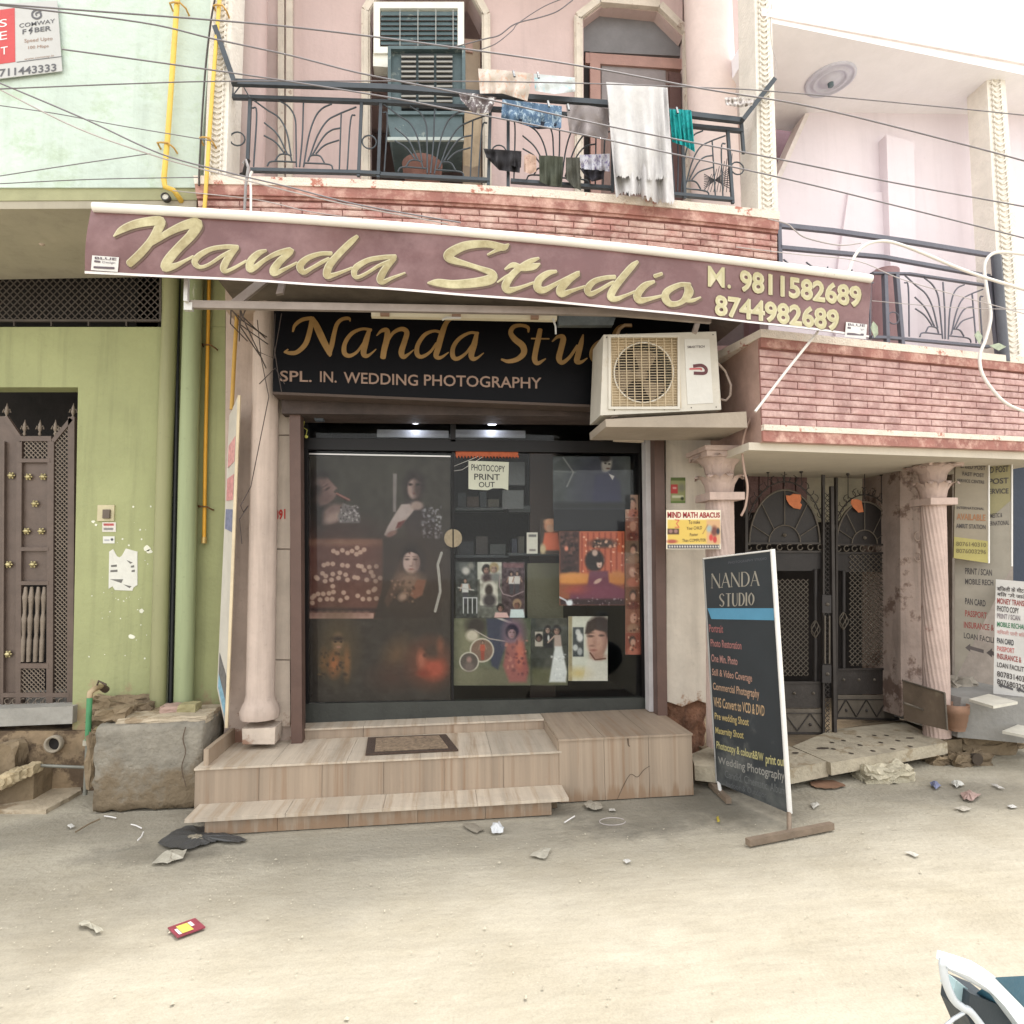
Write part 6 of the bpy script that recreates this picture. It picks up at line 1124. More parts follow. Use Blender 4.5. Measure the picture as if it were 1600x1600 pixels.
f0 = PZ(1233, 1300, 0.02); part('leg', MB().tube([PY(1233, 1270, -1.32), f0], .013, 8), rp, ss); f1 = PZ(1126, 1241, 0.02); part('leg', MB().tube([PY(1123, 1222, -.74), f1], .012, 8), wp, ss)
part('foot', MB().bar(PZ(1168, 1316, .02), PZ(1300, 1290, .02), .035, .035, Vector((0, 0, 1))), rp, ss); part('foot', MB().bar(f1+Vector((.0, -.12, 0)), f1+Vector((.02, .2, 0)), .035, .035, Vector((0, 0, 1))), rp, ss)
zq = lambda x, y: (1060+x/3.2, 850+y/3.2)
def stext(nm, items):
    for s_, p4, col, bold in items:
        mb = MB(); letter(mb, s_, [zq(*p) for p in p4], SQ, .006, bold); part('lettering', mb, M('sign ink %d %d %d' % col, col, .55, var=.08, bump=0), ssp)
sil = (158, 152, 140)
def serif(word, x0, y0, x1, y1, h):
    """roman capitals with thick and thin strokes and little feet, drawn in the sign's own pixels"""
    G = {'N': [[(0,1,.25),(.0,0,.25)], [(0,0,1),(1,1,1)], [(1,1,.25),(1,0,.25)]], 'A': [[(0,1,.3),(.5,0,.3)], [(.5,0,1),(1,1,1)], [(.2,.65,.3),(.8,.65,.3)]], 'D': [[(.1,0,1),(.1,1,1)], [(.1,0,.3),(.6,.03,.5),(.95,.3,1),(.95,.7,1),(.6,.97,.5),(.1,1,.3)]],
         'S': [[(.85,.15,.6),(.6,.0,.4),(.25,.05,.5),(.1,.25,.9),(.4,.48,1),(.8,.68,1),(.75,.92,.6),(.45,1,.4),(.08,.88,.6)]], 'T': [[(0,0,.3),(1,0,.3)], [(.5,0,1),(.5,1,1)]], 'U': [[(.1,0,1),(.1,.75,1),(.35,1,.6),(.7,.98,.4),(.92,.75,.3),(.92,0,.3)]], 'I': [[(.5,0,1),(.5,1,1)]], 'O': [[(.5,0,.3),(.1,.3,1),(.1,.7,1),(.5,1,.3),(.92,.7,1),(.92,.3,1),(.5,0,.3)]]}
    W = {'I': .35}; tot = sum(W.get(c, 1)+.28 for c in word); x = 0; mb = MB()
    for ch in word:
        w_ = W.get(ch, 1)
        for st_ in G[ch]:
            pts = []
            for u, v, k in st_:
                gx = (x+u*w_)/tot; px_ = x0+(x1-x0)*gx; py_ = y0+(y1-y0)*gx+v*h; pts.append((*zq(px_, py_), 1.15*k))
            if len(pts) == 2: pts = [pts[0], ((pts[0][0]+pts[1][0])/2, (pts[0][1]+pts[1][1])/2, pts[0][2]), pts[1]]
            mb.stroke(SQ, pts, .006, .1)
        for fx in ((0, 1) if ch in 'NA' else (.5,) if ch in 'TI' else (.1,) if ch in 'D' else ()):
            gx = (x+fx*w_)/tot; c = zq(x0+(x1-x0)*gx, y0+(y1-y0)*gx+h); mb.stroke(SQ, [(c[0]-1.6, c[1], .35), (c[0], c[1], .35), (c[0]+1.6, c[1], .35)], .0062)
        x += w_+.28
    part('lettering', mb, M('silver letter', sil, .4, .2, var=.1, bump=0), ssp)
serif('NANDA', 168, 150, 412, 136, 70); serif('STUDIO', 205, 250, 384, 243, 62)
mb = MB(); mb.qpoly(SQ, [zq(*p) for p in ((148, 321), (480, 321), (482, 381), (168, 375))], .0045, .006); part('blue_band', mb, M('sky blue band', (84, 142, 172), .5, var=.06), ssp)
stext('', [("PHOTOGRAPHY STUDIO", [(250, 88), (440, 66), (442, 78), (250, 100)], (92, 94, 100), 0),
 ("Portrait", [(152, 402), (222, 405), (224, 445), (154, 440)], (150, 96, 94), .015), ("Photo Restoration", [(160, 475), (314, 488), (316, 528), (162, 512)], (158, 108, 104), .015),
 ("One Min. Photo", [(164, 550), (294, 566), (296, 606), (165, 588)], (164, 122, 114), .015), ("Still & Video Coverage", [(168, 622), (367, 650), (369, 702), (168, 666)], (166, 130, 114), .015),
 ("Commercial Photography", [(172, 692), (403, 727), (405, 785), (173, 738)], (168, 138, 114), .015), ("VHS Convert to VCD & DVD", [(176, 764), (430, 808), (430, 862), (177, 812)], (176, 148, 114), .015),
 ("Pre wedding Shoot", [(181, 842), (351, 870), (352, 922), (182, 885)], (178, 158, 108), .015), ("Maternity Shoot", [(185, 914), (325, 936), (326, 986), (186, 956)], (178, 162, 108), .015),
 ("Photocopy & colour&B/W", [(190, 984), (425, 1046), (425, 1100), (191, 1034)], (182, 174, 122), .015), ("print out", [(436, 1052), (530, 1068), (532, 1128), (437, 1112)], (182, 174, 122), .015), ("Wedding Photography", [(198, 1062), (530, 1136), (532, 1200), (199, 1108)], (146, 144, 138), .01),
 ("Candid, Cinematic, Album", [(232, 1130), (533, 1212), (534, 1262), (233, 1172)], (108, 110, 110), 0), ("Indoor & Outdoor", [(240, 1185), (440, 1240), (441, 1272), (241, 1212)], (98, 100, 102), 0)])
# ================================================================== WALL POSTERS, LEANING BOARDS
def o9(c):
    c.rect(1041, 797, 1126, 858, (226, 216, 190), 1).rect(1043, 812, 1124, 850, (214, 180, 66), 1.5).rect(1043, 851, 1124, 857, (50, 48, 60), 1).rect(1043, 826, 1061, 835, (84, 60, 50), 1).ell(1048, 830, 3, 3, (150, 110, 100), .3).ell(1056, 830, 3, 3, (150, 110, 100), .3)
    c.ln([(1055, 812), (1061, 813), (1057, 818), (1061, 824), (1055, 824)], 1.6, (200, 90, 60)).rect(1104, 812, 1126, 850, (206, 160, 110), 4).ell(1116, 830, 5, 8, (120, 70, 60), .4).ell(1111, 840, 3, 5, (200, 60, 50), .3).ell(1117, 843, 3, 5, (190, 50, 46), .3).ell(1122, 830, 2.5, 5, (60, 60, 70), .4).ell(1108, 826, 4, 5, (150, 170, 170), .5).ln([(1098, 834), (1106, 820)], 1, (150, 100, 60))
    for x in range(1045, 1122, 4): c.rect(x, 852.5, x+2.6, 855.5, (196, 190, 180), .8)
    c.ell(1050, 846, 8, 3, (170, 80, 60), .4)
q = PL(-.2); t = sticker('abacus_poster', 1041, 797, 1126, 858, -.62, (226, 216, 190), 'yellow MIND MATH ABACUS poster pasted on the cream wall beside the column', 'poster', o9)
mb = MB(); q = PL(-.6255); letter(mb, 'MIND MATH ABACUS', [(1043, 799.5), (1125, 800.5), (1125, 809), (1043, 809.5)], q, .001, .03); part('lettering', mb, M('crimson ink', (150, 30, 36), .6, bump=0), t)
mb = MB(); letter(mb, 'To make', [(1076, 813), (1094, 813), (1094, 818), (1076, 819)], q, .001); letter(mb, 'Your CHILD', [(1073, 823), (1097, 822), (1097, 827), (1073, 828)], q, .001); letter(mb, 'Faster', [(1078, 833), (1091, 832.5), (1091, 837), (1078, 838)], q, .001); letter(mb, 'Than COMPUTER', [(1066, 842), (1103, 841.5), (1103, 846), (1066, 847)], q, .001); part('lettering', mb, M('dark ink', (66, 50, 46), .6, bump=0), t)
sticker('wall_sticker', 1048, 746, 1071, 786, -.203, (150, 154, 100), 'small green and red flyer pasted above the yellow abacus poster', 'poster', lambda c: c.rect(1048, 746, 1071, 751, (96, 112, 60), 1).rect(1048, 757, 1059, 771, (192, 52, 52), 1).rect(1051, 761, 1057, 764, (220, 160, 150), 1).ell(1065, 762, 5, 6, (130, 130, 110), .5).rect(1050, 774, 1068, 778, (206, 206, 170), 1).ell(1066, 779, 2.5, 2.5, (60, 70, 50), .4).rect(1048, 783, 1071, 786, (100, 130, 60), 1))
lb = thing('leaning_board', PY(352, 1138, -.6), 'tall white flex board leaning edge on beside the pink pillar', 'board')
LP = [PY(360, 650, -.235), PY(374, 618, -.42), PY(354, 1137, -.36), PY(341, 1075, -.225)]; LQ = Q((0, 0), (1, 0), (1, 1), (0, 1), 0, pts=LP)
part('panel', MB().hexa([LQ.m(u, v, .008) for u, v in ((0, 0), (1, 0), (1, 1), (0, 1))], [LQ.m(u, v, -.008) for u, v in ((0, 0), (1, 0), (1, 1), (0, 1))]), M('white flex', (196, 190, 180), .5, var=.08, sc=4), lb)
part('edge', MB().bar(LP[1], LP[2], .018, .018), M('pale wood edge', (206, 190, 160), .6), lb)
for (v0, v1, c_) in ((.12, .2, (206, 150, 148)), (.24, .32, (200, 140, 140)), (.35, .42, (120, 124, 150)), (.86, .93, (110, 106, 104)), (.93, .98, (130, 170, 190))):
    part('print', MB().qb(LQ, .12, .88, v0, v1, .0085, .010), M('board ink %d' % c_[0], c_, .6, var=.25, sc=30, bump=0), lb)
def board(name, quad, Yl, Yr, base, label, lines, th=.02, under=None, c2=None):
    q = Q(*quad, Yl, Yr); t = thing(name, q.m(.5, 1), label, 'sign board', 'sign boards at the right edge')
    part('panel', MB().hexa([q.m(u, v, 0) for u, v in ((0, 0), (1, 0), (1, 1), (0, 1))], [q.m(u, v, -th) for u, v in ((0, 0), (1, 0), (1, 1), (0, 1))]), M(name+' '+label[:12], base, .55, var=.10, sc=3, bump=.1), t)
    if under:
        for u0, u1, v0, v1, col in under: part('colour_field', MB().qb(q, u0, u1, v0, v1, .001, .002), M('field %s' % (col,), col, .55, var=.1, bump=0), t)
    for i, (s_, x0, y0, x1, y1, h, col) in enumerate(lines):
        mb = MB()
        if s_ == '<': mb.qpoly(q, [(x0, y0), (x0+h, y0-h*.8), (x0+h, y0-h*.35), (x1, y1-h*.35), (x1, y1+h*.35), (x0+h, y0+h*.35), (x0+h, y0+h*.8)], .002, .004)
        else: letter(mb, s_, lq(x0, y0, x1, y1, h), q, .004, .02)
        part('lettering', mb, M('board ink %s' % (col,), col, .6, bump=0), t)
    mb = MB(); mb.tube([q.m(1, 0, .0), q.m(1, 1, .0)], .008, 6); part('edge', mb, wp, t); return t
K, RD, GN = (74, 68, 66), (150, 72, 66), (60, 120, 84)
board('service_board', ((1492, 716), (1581, 706), (1581, 885), (1492, 1062)), .02, -.22, (150, 142, 104), 'tall dull yellow and grey service board behind two others by the right column',
 [('SPEED POST', 1530, 731, 1576, 727, 10, K), ('POST', 1545, 748, 1576, 746, 9, K), ('SERVICE', 1540, 764, 1576, 763, 8, K), ('DOMESTIC &', 1541, 803, 1566, 801, 7, K), ('INTERNATIONAL', 1538, 815, 1577, 813, 7, K), ('PRINT / SCAN', 1508, 887, 1550, 890, 10, K), ('MOBILE RECH', 1508, 904, 1552, 906, 9, K),
  ('PAN CARD', 1508, 934, 1540, 938, 10, (60, 54, 56)), ('PASSPORT', 1508, 953, 1542, 957, 10, RD), ('INSURANCE &', 1506, 971, 1553, 976, 10, RD), ('LOAN FACILI', 1506, 988, 1553, 996, 9, K), ('<', 1508, 1012, 1537, 1018, 8, (90, 82, 80)), ('<', 1541, 1020, 1553, 1022, 9, (90, 82, 80))], under=[(0, 1, .42, 1, (150, 143, 130))]) 
board('post_board', ((1493, 722), (1545, 726), (1545, 880), (1490, 872)), -.12, -.2, (140, 130, 112), 'brown grey speed post board with a yellow foot before the tall service board',
 [('SPEED POST', 1501, 724, 1540, 728, 7, K), ('FAST POST', 1504, 737, 1538, 740, 6, K), ('SERVICE CENTRE', 1496, 748, 1538, 751, 5, K), ('INTERNATIONAL', 1495, 791, 1538, 793, 4, K), ('AVAILABLE', 1495, 802, 1540, 804, 10, (150, 104, 70)), ('AMRIT STATION', 1494, 818, 1540, 820, 7, K), ('8076140310', 1494, 846, 1541, 848, 7, (110, 100, 60)), ('8076003296', 1494, 857, 1541, 859, 7, (110, 100, 60))], under=[(0, 1, .78, 1, (160, 150, 88))])
board('price_board', ((1556, 905), (1640, 912), (1640, 1150), (1552, 1083)), -.25, -.5, (206, 204, 200), 'white service board with black and red lines standing on the ledge at the right edge',
 [('बिजली के मीटर', 1558, 915, 1603, 919, 8, K), ('बिल भरे जाते', 1558, 924, 1603, 929, 7, K), ('MONEY TRANSF', 1558, 934, 1603, 939, 9, RD), ('PHOTO COPY', 1558, 946, 1592, 950, 9, K), ('PRINT / SCAN', 1558, 958, 1594, 962, 8, (130, 120, 124)), ('MOBILE RECHAR', 1558, 971, 1603, 976, 8, GN), ('बिजली पानी बिल', 1558, 983, 1603, 989, 7, (196, 150, 146)),
  ('PAN CARD', 1558, 996, 1584, 1000, 9, (40, 40, 46)), ('PASSPORT', 1558, 1009, 1585, 1013, 8, (186, 110, 106)), ('INSURANCE &', 1558, 1020, 1596, 1027, 9, RD), ('LOAN FACILITY', 1558, 1034, 1604, 1043, 8, K), ('8078314036', 1558, 1048, 1606, 1058, 9, K), ('8076803296', 1558, 1060, 1606, 1071, 9, K), ('<', 1560, 1071, 1583, 1077, 5, (90, 88, 90)), ('<', 1588, 1078, 1606, 1083, 5, (90, 88, 90))])
# ================================================================== GATE
gi = M('dusty black iron', (60, 55, 52), .6, .3, var=.2, bump=.15, sc=8); gd = M('dull gate sheet', (46, 42, 41), .6, .2, var=.2, sc=5); gp_ = M('dusty gate plate', (98, 90, 80), .7, .1, var=.2, sc=6, bump=.2)
def gate(q, x0, x1, ytop, cx, cy, R, yb, label, lat, pil, midx, bot):
    g = thing('iron_gate', q.px((x0+x1)/2, yb), label, 'gate', 'two leaves of the iron gate')
    mb = MB(); n = 24; pts = [(cx-R, cy)]+[(cx-R*math.cos(a), cy-R*1.5*math.sin(a)) for a in np.linspace(0, 3.1416, n)]
    mb.qpoly(q, pts, -.02, -.012); part('fan_sheet', mb, gd, g)
    part('arch', MB().tube([q.px(cx-R*math.cos(a), cy-R*1.5*math.sin(a)) for a in np.linspace(0, 3.1416, n)], .008, 6), gp_, g)
    part('arch', MB().tube([q.px(cx-R*.45*math.cos(a), cy-R*.5*math.sin(a)) for a in np.linspace(0, 3.1416, 14)], .005, 6), gp_, g)
    for a in (.35, .85, 1.5708, 2.29, 2.79): part('spoke', MB().tube([q.px(cx-R*.45*math.cos(a), cy-R*.5*math.sin(a)), q.px(cx-R*math.cos(a), cy-R*1.5*math.sin(a))], .004, 5), gp_, g)
    c = q.px(cx, cy-R*.22, .0); part('stud', MB().lathe(c, [(.016, 0), (.012, .014), (.001, .02)], 10, (0, -1, 0)), gp_, g)
    mb = MB(); k = 0
    for s_ in np.linspace(x0+4, x1-4, 8): mb.tube([q.px(s_+4*math.cos(t), cy+7+4.5*math.sin(t), .008) for t in np.linspace(0, 5.4, 10)], .005, 5)
    part('scroll_band', mb, gp_, g, kind='stuff')
    f = MB()
    for a, b in (((x0, cy+1), (x1, cy+1)), ((x0, cy+14), (x1, cy+14)), ((x0, yb-2), (x1, yb)), ((x0, bot), (x1, bot-1))): f.bar(q.px(*a), q.px(*b), .016, .02, q.n)
    for x in (x0, x1): f.bar(q.px(x, ytop+30), q.px(x, yb), .022, .025, q.n)
    part('frame', f, gi, g); mb = MB(); mb.qpoly(q, [(x0+1, cy+14), (x1-1, cy+14), (x1-1, cy+40), (lat[1]+4, cy+44), (lat[0]-3, cy+44), (x0+1, cy+40)], -.015, -.007); part('sheet', mb, gd, g)
    mb = MB(); lattice(mb, q, lat[0], lat[1], lat[2], lat[3], 8.2, .005); part('lattice', mb, gp_, g, kind='stuff')
    for x in pil:
        mb = MB(); mb.tube([q.px(x, cy+42), q.px(x, midx-14)], .016, 8); mb.tube([q.px(x, midx+14), q.px(x, bot-2)], .016, 8); part('bar', mb, gd, g)
        mb = MB()
        for k in range(5):
            a0 = k*1.257; mb.tube([q.px(x+7.5*math.sin(h*3.14)*math.cos(a0+h*2.4), midx-14+28*h, .025*math.sin(h*3.14)*math.sin(a0+h*2.4)) for h in np.linspace(0, 1, 9)], .004, 5)
        part('basket', mb, gp_, g)
    mb = MB(); mb.qpoly(q, [(x0+1, bot), (x1-1, bot), (x1-1, (bot+yb)/2), (x0+1, (bot+yb)/2)], -.012, -.004); part('plate', mb, gi, g); mb = MB(); mb.qpoly(q, [(x0+1, (bot+yb)/2+1), (x1-1, (bot+yb)/2+1), (x1-1, yb-2), (x0+1, yb-2)], -.012, -.002); part('plate', mb, gp_, g)
    w_ = x1-x0; ym = (bot+yb)/2+8; zig = MB()
    for i in range(3): zig.bar(q.px(x0+w_*i/3, yb-4, .004), q.px(x0+w_*(i+.5)/3, ym, .004), .007, .007, q.n); zig.bar(q.px(x0+w_*(i+.5)/3, ym, .004), q.px(x0+w_*(i+1)/3, yb-4, .004), .007, .007, q.n)
    zig.bar(q.px(x0, ym, .004), q.px(x1, ym, .004), .006, .006, q.n); part('zigzag', zig, gi, g)
    for i in range(4): part('stud', MB().lathe(q.px(x0+w_*(i+.5)/4, bot+16, 0), [(.013, 0), (.01, .01), (.001, .014)], 8, (0, -1, 0)), gp_, g)
    for i in range(3): part('stud', MB().lathe(q.px(x0+w_*(i+.5)/3, yb-14, 0), [(.013, 0), (.01, .01), (.001, .014)], 8, (0, -1, 0)), gi, g)
    # wrought curls over the arch
    mb = MB(); mb.tube([q.px(cx-R*1.12*math.cos(a), cy-4-R*1.66*math.sin(a)) for a in np.linspace(.2, 2.94, n)], .006, 5)
    r = random.Random(int(cx))
    for i in range(16):
        a = .35+i*.16; bx, by = cx-R*1.12*math.cos(a), cy-4-R*1.66*math.sin(a); s_ = 1 if i % 2 else -1
        mb.tube([q.px(bx+6*math.cos(t)*s_, by-6+6*math.sin(t)) for t in np.linspace(-1.5, 3.4, 8)], .0035, 4)
    part('crest', mb, gi, g, kind='stuff')
    for x, y in ((cx-26, ytop+14), (cx, ytop), (cx+26, ytop+14)):
        mb = MB(); mb.tube([q.px(x, cy-R*1.6), q.px(x, y+14)], .004, 5); mb.lathe(q.px(x, y+14), [(.004, 0), (.016, .012), (.004, .045), (.001, .06)], 8); part('spear', mb, gi, g)
    return g
G1 = Q((1160, 745), (1290, 745), (1296, 1155), (1160, 1150), .12, .02); G2 = Q((1300, 745), (1408, 745), (1408, 1128), (1304, 1142), .15, .4)
gate(G1, 1166, 1286, 712, 1226, 848, 55, 1146, 'left leaf of the dark iron gate, partly hidden by the standing sign', (1180, 1263, 905, 1056), (1171, 1274), 983, 1067)
gate(G2, 1306, 1402, 716, 1351, 850, 44, 1124, 'right leaf of the dark iron gate with arched diamond lattice', (1327, 1380, 866, 1040), (1318, 1391), 970, 1046)
ga = thing('gate_post', PY(1292, 1160, 0), 'latticed iron post with studded boxes standing between the two gate leaves', 'post'); q = PL(-.0)
mb = MB(); lattice(mb, q, 1287, 1296, 770, 1145, 8, .004); part('lattice', mb, gi, ga, kind='stuff'); mb = MB(); mb.bar(q.px(1286, 760), q.px(1286, 1150), .012, .02); mb.bar(q.px(1299, 760), q.px(1304, 1160), .026, .03); part('post', mb, gi, ga)
for y in (944, 1053): part('lock_box', MB().poly([(1285, y-14), (1299, y-14), (1299, y+14), (1285, y+14)], -.03, .03), gd, ga); part('stud', MB().lathe(PY(1293, y, -.03), [(.015, 0), (.011, .012), (.001, .016)], 10, (0, -1, 0)), gp_, ga)
for x in (1289, 1296): part('handle_bar', MB().tube([PY(x, 962, -.02), PY(x, 1037, -.02)], .007, 6), gp_, ga)
orm = M('orange paper', (196, 116, 76), .8, var=.12, sc=20)
for pts, lab, qq in (([(1227, 774), (1233, 775), (1238, 772), (1250, 773), (1251, 780), (1249, 786), (1252, 789), (1249, 796), (1239, 794), (1232, 788), (1228, 781)], 'torn orange paper stuck on the left gate fan', G1), ([(1328, 781), (1337, 780), (1344, 783), (1345, 790), (1347, 800), (1339, 801), (1331, 793), (1327, 787)], 'torn orange paper stuck on the right gate fan', G2)):
    mb = MB(); mb.qpoly(qq, pts, .012, .015); solo('orange_paper', mb, orm, lab, 'paper', 'orange papers on the gate')
mb = MB(); q = PL(.08)
for x, y, k in ((1434, 838, 1), (1434, 870, -1)): mb.tube([q.px(x+5*math.cos(t)*k, y+7*math.sin(t)) for t in np.linspace(0, 5, 12)], .005, 5)
solo('door_bell_scroll', mb, M('pale plaster scroll', (176, 156, 144), .7), 'pale curled hook ornament on the grimy wall left of the right column', 'ornament')
# platform slabs, stones, pot
slabm = M('grey sandstone slab', (172, 162, 142), .9, var=.18, sc=6, bump=.5, c2=(146, 132, 108), th=.58, sc2=4)
def slab4(label, pxs, Z, th, name='stone_slab', mat=None):
    P = [PZ(x, y, Z) for x, y in pxs]; mb = MB(); mb.hexa(P, [p-Vector((0, 0, th)) for p in P]); return solo(name, mb, mat or slabm, label, 'slab')
Zp = PY(1280, 1192, -.72).z
slab4('long grey stone slab dotted with drain holes in front of the gate', [(1238, 1166), (1298, 1192), (1480, 1160), (1412, 1128), (1300, 1140)], Zp, .085)
slab4('pale stone slab left of the slab with holes, behind the standing sign', [(1080, 1178), (1085, 1196), (1200, 1208), (1293, 1190), (1234, 1166), (1150, 1150)], Zp-.004, .1)
structure('gate_platform', MB().box(PY(1105, 1150, -.3).x, PY(1475, 1150, -.1).x, -.28, 1.4, 0, Zp-.02), mud)
mb = MB(); holes = [(1318, 1157), (1342, 1151), (1366, 1149), (1302, 1170), (1344, 1164), (1376, 1160), (1403, 1157), (1330, 1177), (1364, 1173), (1395, 1170), (1422, 1166), (1300, 1160), (1385, 1149)]
for x, y in holes:
    c = PZ(x, y, Zp+.0025); mb.add([c+Vector((math.cos(a)*.017, math.sin(a)*.022, 0)) for a in np.linspace(0, 6.283, 10, endpoint=False)], [tuple(range(10))])
for x, y, r in ((1286, 1169, .05), (1422, 1153, .035), (1243, 1176, .03)): c = PZ(x, y, Zp+.0025); mb.add([c+Vector((math.cos(a)*r*random.uniform(.8, 1.2), math.sin(a)*r*.5, 0)) for a in np.linspace(0, 6.283, 12, endpoint=False)], [tuple(range(12))])
tagit(solo('drain_holes', mb, M('hole shade', (70, 60, 50), .95), 'dark round drain holes drilled through the slab before the gate', 'holes'), kind='stuff')
c = PZ(1385, 1212, .02); mb = roughbox(c.x-.19, c.x+.17, c.y-.08, c.y+.16, -.01, .085, .016, 6, random.Random(3)); solo('rough_stone', mb, M('pale limestone', (190, 182, 160), .95, var=.2, sc=10, bump=.8), 'rough pale loose stone lying on the road before the holed slab', 'stone')
for i, (x, y, w_, d_, h_, lab) in enumerate(((1500, 1162, .2, .2, .1, 'brown earth lump just right of the holed slab'), (1545, 1172, .22, .2, .14, 'large muddy lump beside the dark drain hole'), (1590, 1160, .22, .2, .16, 'muddy broken edge under the ledge at the right'), (1520, 1188, .15, .1, .06, 'low mud lump at the foot of the gutter'), (1480, 1186, .12, .1, .05, 'small dark stone under the end of the holed slab'))):
    c = PZ(x, y, .03); solo('mud_lump', roughbox(c.x-w_, c.x+w_, c.y-.02, c.y+d_, -.02, h_, .02, 6, random.Random(60+i)), mud, lab, 'rubble')
c = PZ(1521, 1184, .05); mb = MB(); mb.lathe(c+Vector((0, -.04, 0)), [(.045, 0), (.03, .05), (.001, .051)], 12, (0, 1, 0)); solo('gutter_hole', mb, M('hole shade', (30, 26, 22)), 'dark round gutter hole in the mud right of the slab', 'hole')
led = M('cool grey cement ledge', (140, 138, 134), .9, var=.15, sc=4, bump=.4)
mb = MB(); P = [PY(1502, 1090, -.35), PY(1640, 1090, -.45), PY(1640, 1165, -.45), PY(1496, 1152, -.35)]; mb.hexa(P, [p+Vector((0, .7, 0)) for p in P]); solo('cement_ledge', mb, led, 'grey cement ledge carrying the boards at the right edge', 'ledge')
slab4('small whitish stone plate on the cement ledge', [(1514, 1092), (1552, 1103), (1590, 1096), (1545, 1084)], PY(1540, 1090, -.4).z+.012, .02, mat=M('whitish stone', (200, 196, 184), .8))
slab4('pale stone plate jutting at the right photo edge over the mud', [(1566, 1142), (1640, 1156), (1640, 1140), (1590, 1132)], .26, .02, mat=M('whitish stone', (200, 196, 184)))
t = thing('flower_pot', PY(1493, 1141, -.35), 'ribbed terracotta pot with soil beside the leaning board', 'pot'); c = PY(1495, 1141, -.35)
part('pot', MB().lathe(c, [(.055, 0), (.062, .03), (.066, .032), (.072, .07), (.076, .072), (.084, .13), (.09, .132), (.096, .2), (.088, .2), (.084, .17)], 22), M('dusty terracotta', (150, 118, 98), .9, var=.15), t); part('soil', MB().lathe(c+Vector((0, 0, .165)), [(.086, 0), (.001, .004)], 16), M('soil', (70, 56, 46), .95), t)
t = thing('leaning_plank', PY(1480, 1140, -.5), 'dull brown board propped against the column foot', 'board'); P = [PY(1410, 1063, -.12), PY(1476, 1083, -.5), PY(1480, 1141, -.5), PY(1412, 1125, -.12)]
part('panel', MB().hexa(P, [p+Vector((.015, .015, 0)) for p in P]), M('murky board', (108, 94, 80), .8, var=.2, c2=(130, 118, 100), th=.6), t); part('edge', MB().tube([P[0], P[1]], .008, 6), gp_, t); part('edge', MB().tube([P[1], P[2]], .008, 6), gp_, t)
mb = MB(); mb.tube([PY(x, y, -.3) for x, y in ((1412, 1098), (1440, 1108), (1458, 1118), (1478, 1140))], .008, 6); solo('bent_strip', mb, gp_, 'bent metal strip lying against the leaning board', 'strip')
mb = MB(); P = [PZ(1490, 1082, .42), PZ(1535, 1082, .42), PZ(1520, 1066, .42), PZ(1502, 1066, .42)]; mb.hexa([p+Vector((0, 0, .02)) for p in P], P); solo('rubbish_heap', roughbox(P[0].x, P[1].x, P[0].y, P[0].y+.15, .4, .52, .02, 4, random.Random(77)), M('pale rubble', (160, 152, 140), .9, var=.3), 'small heap of pale rubble behind the flower pot', 'rubble')
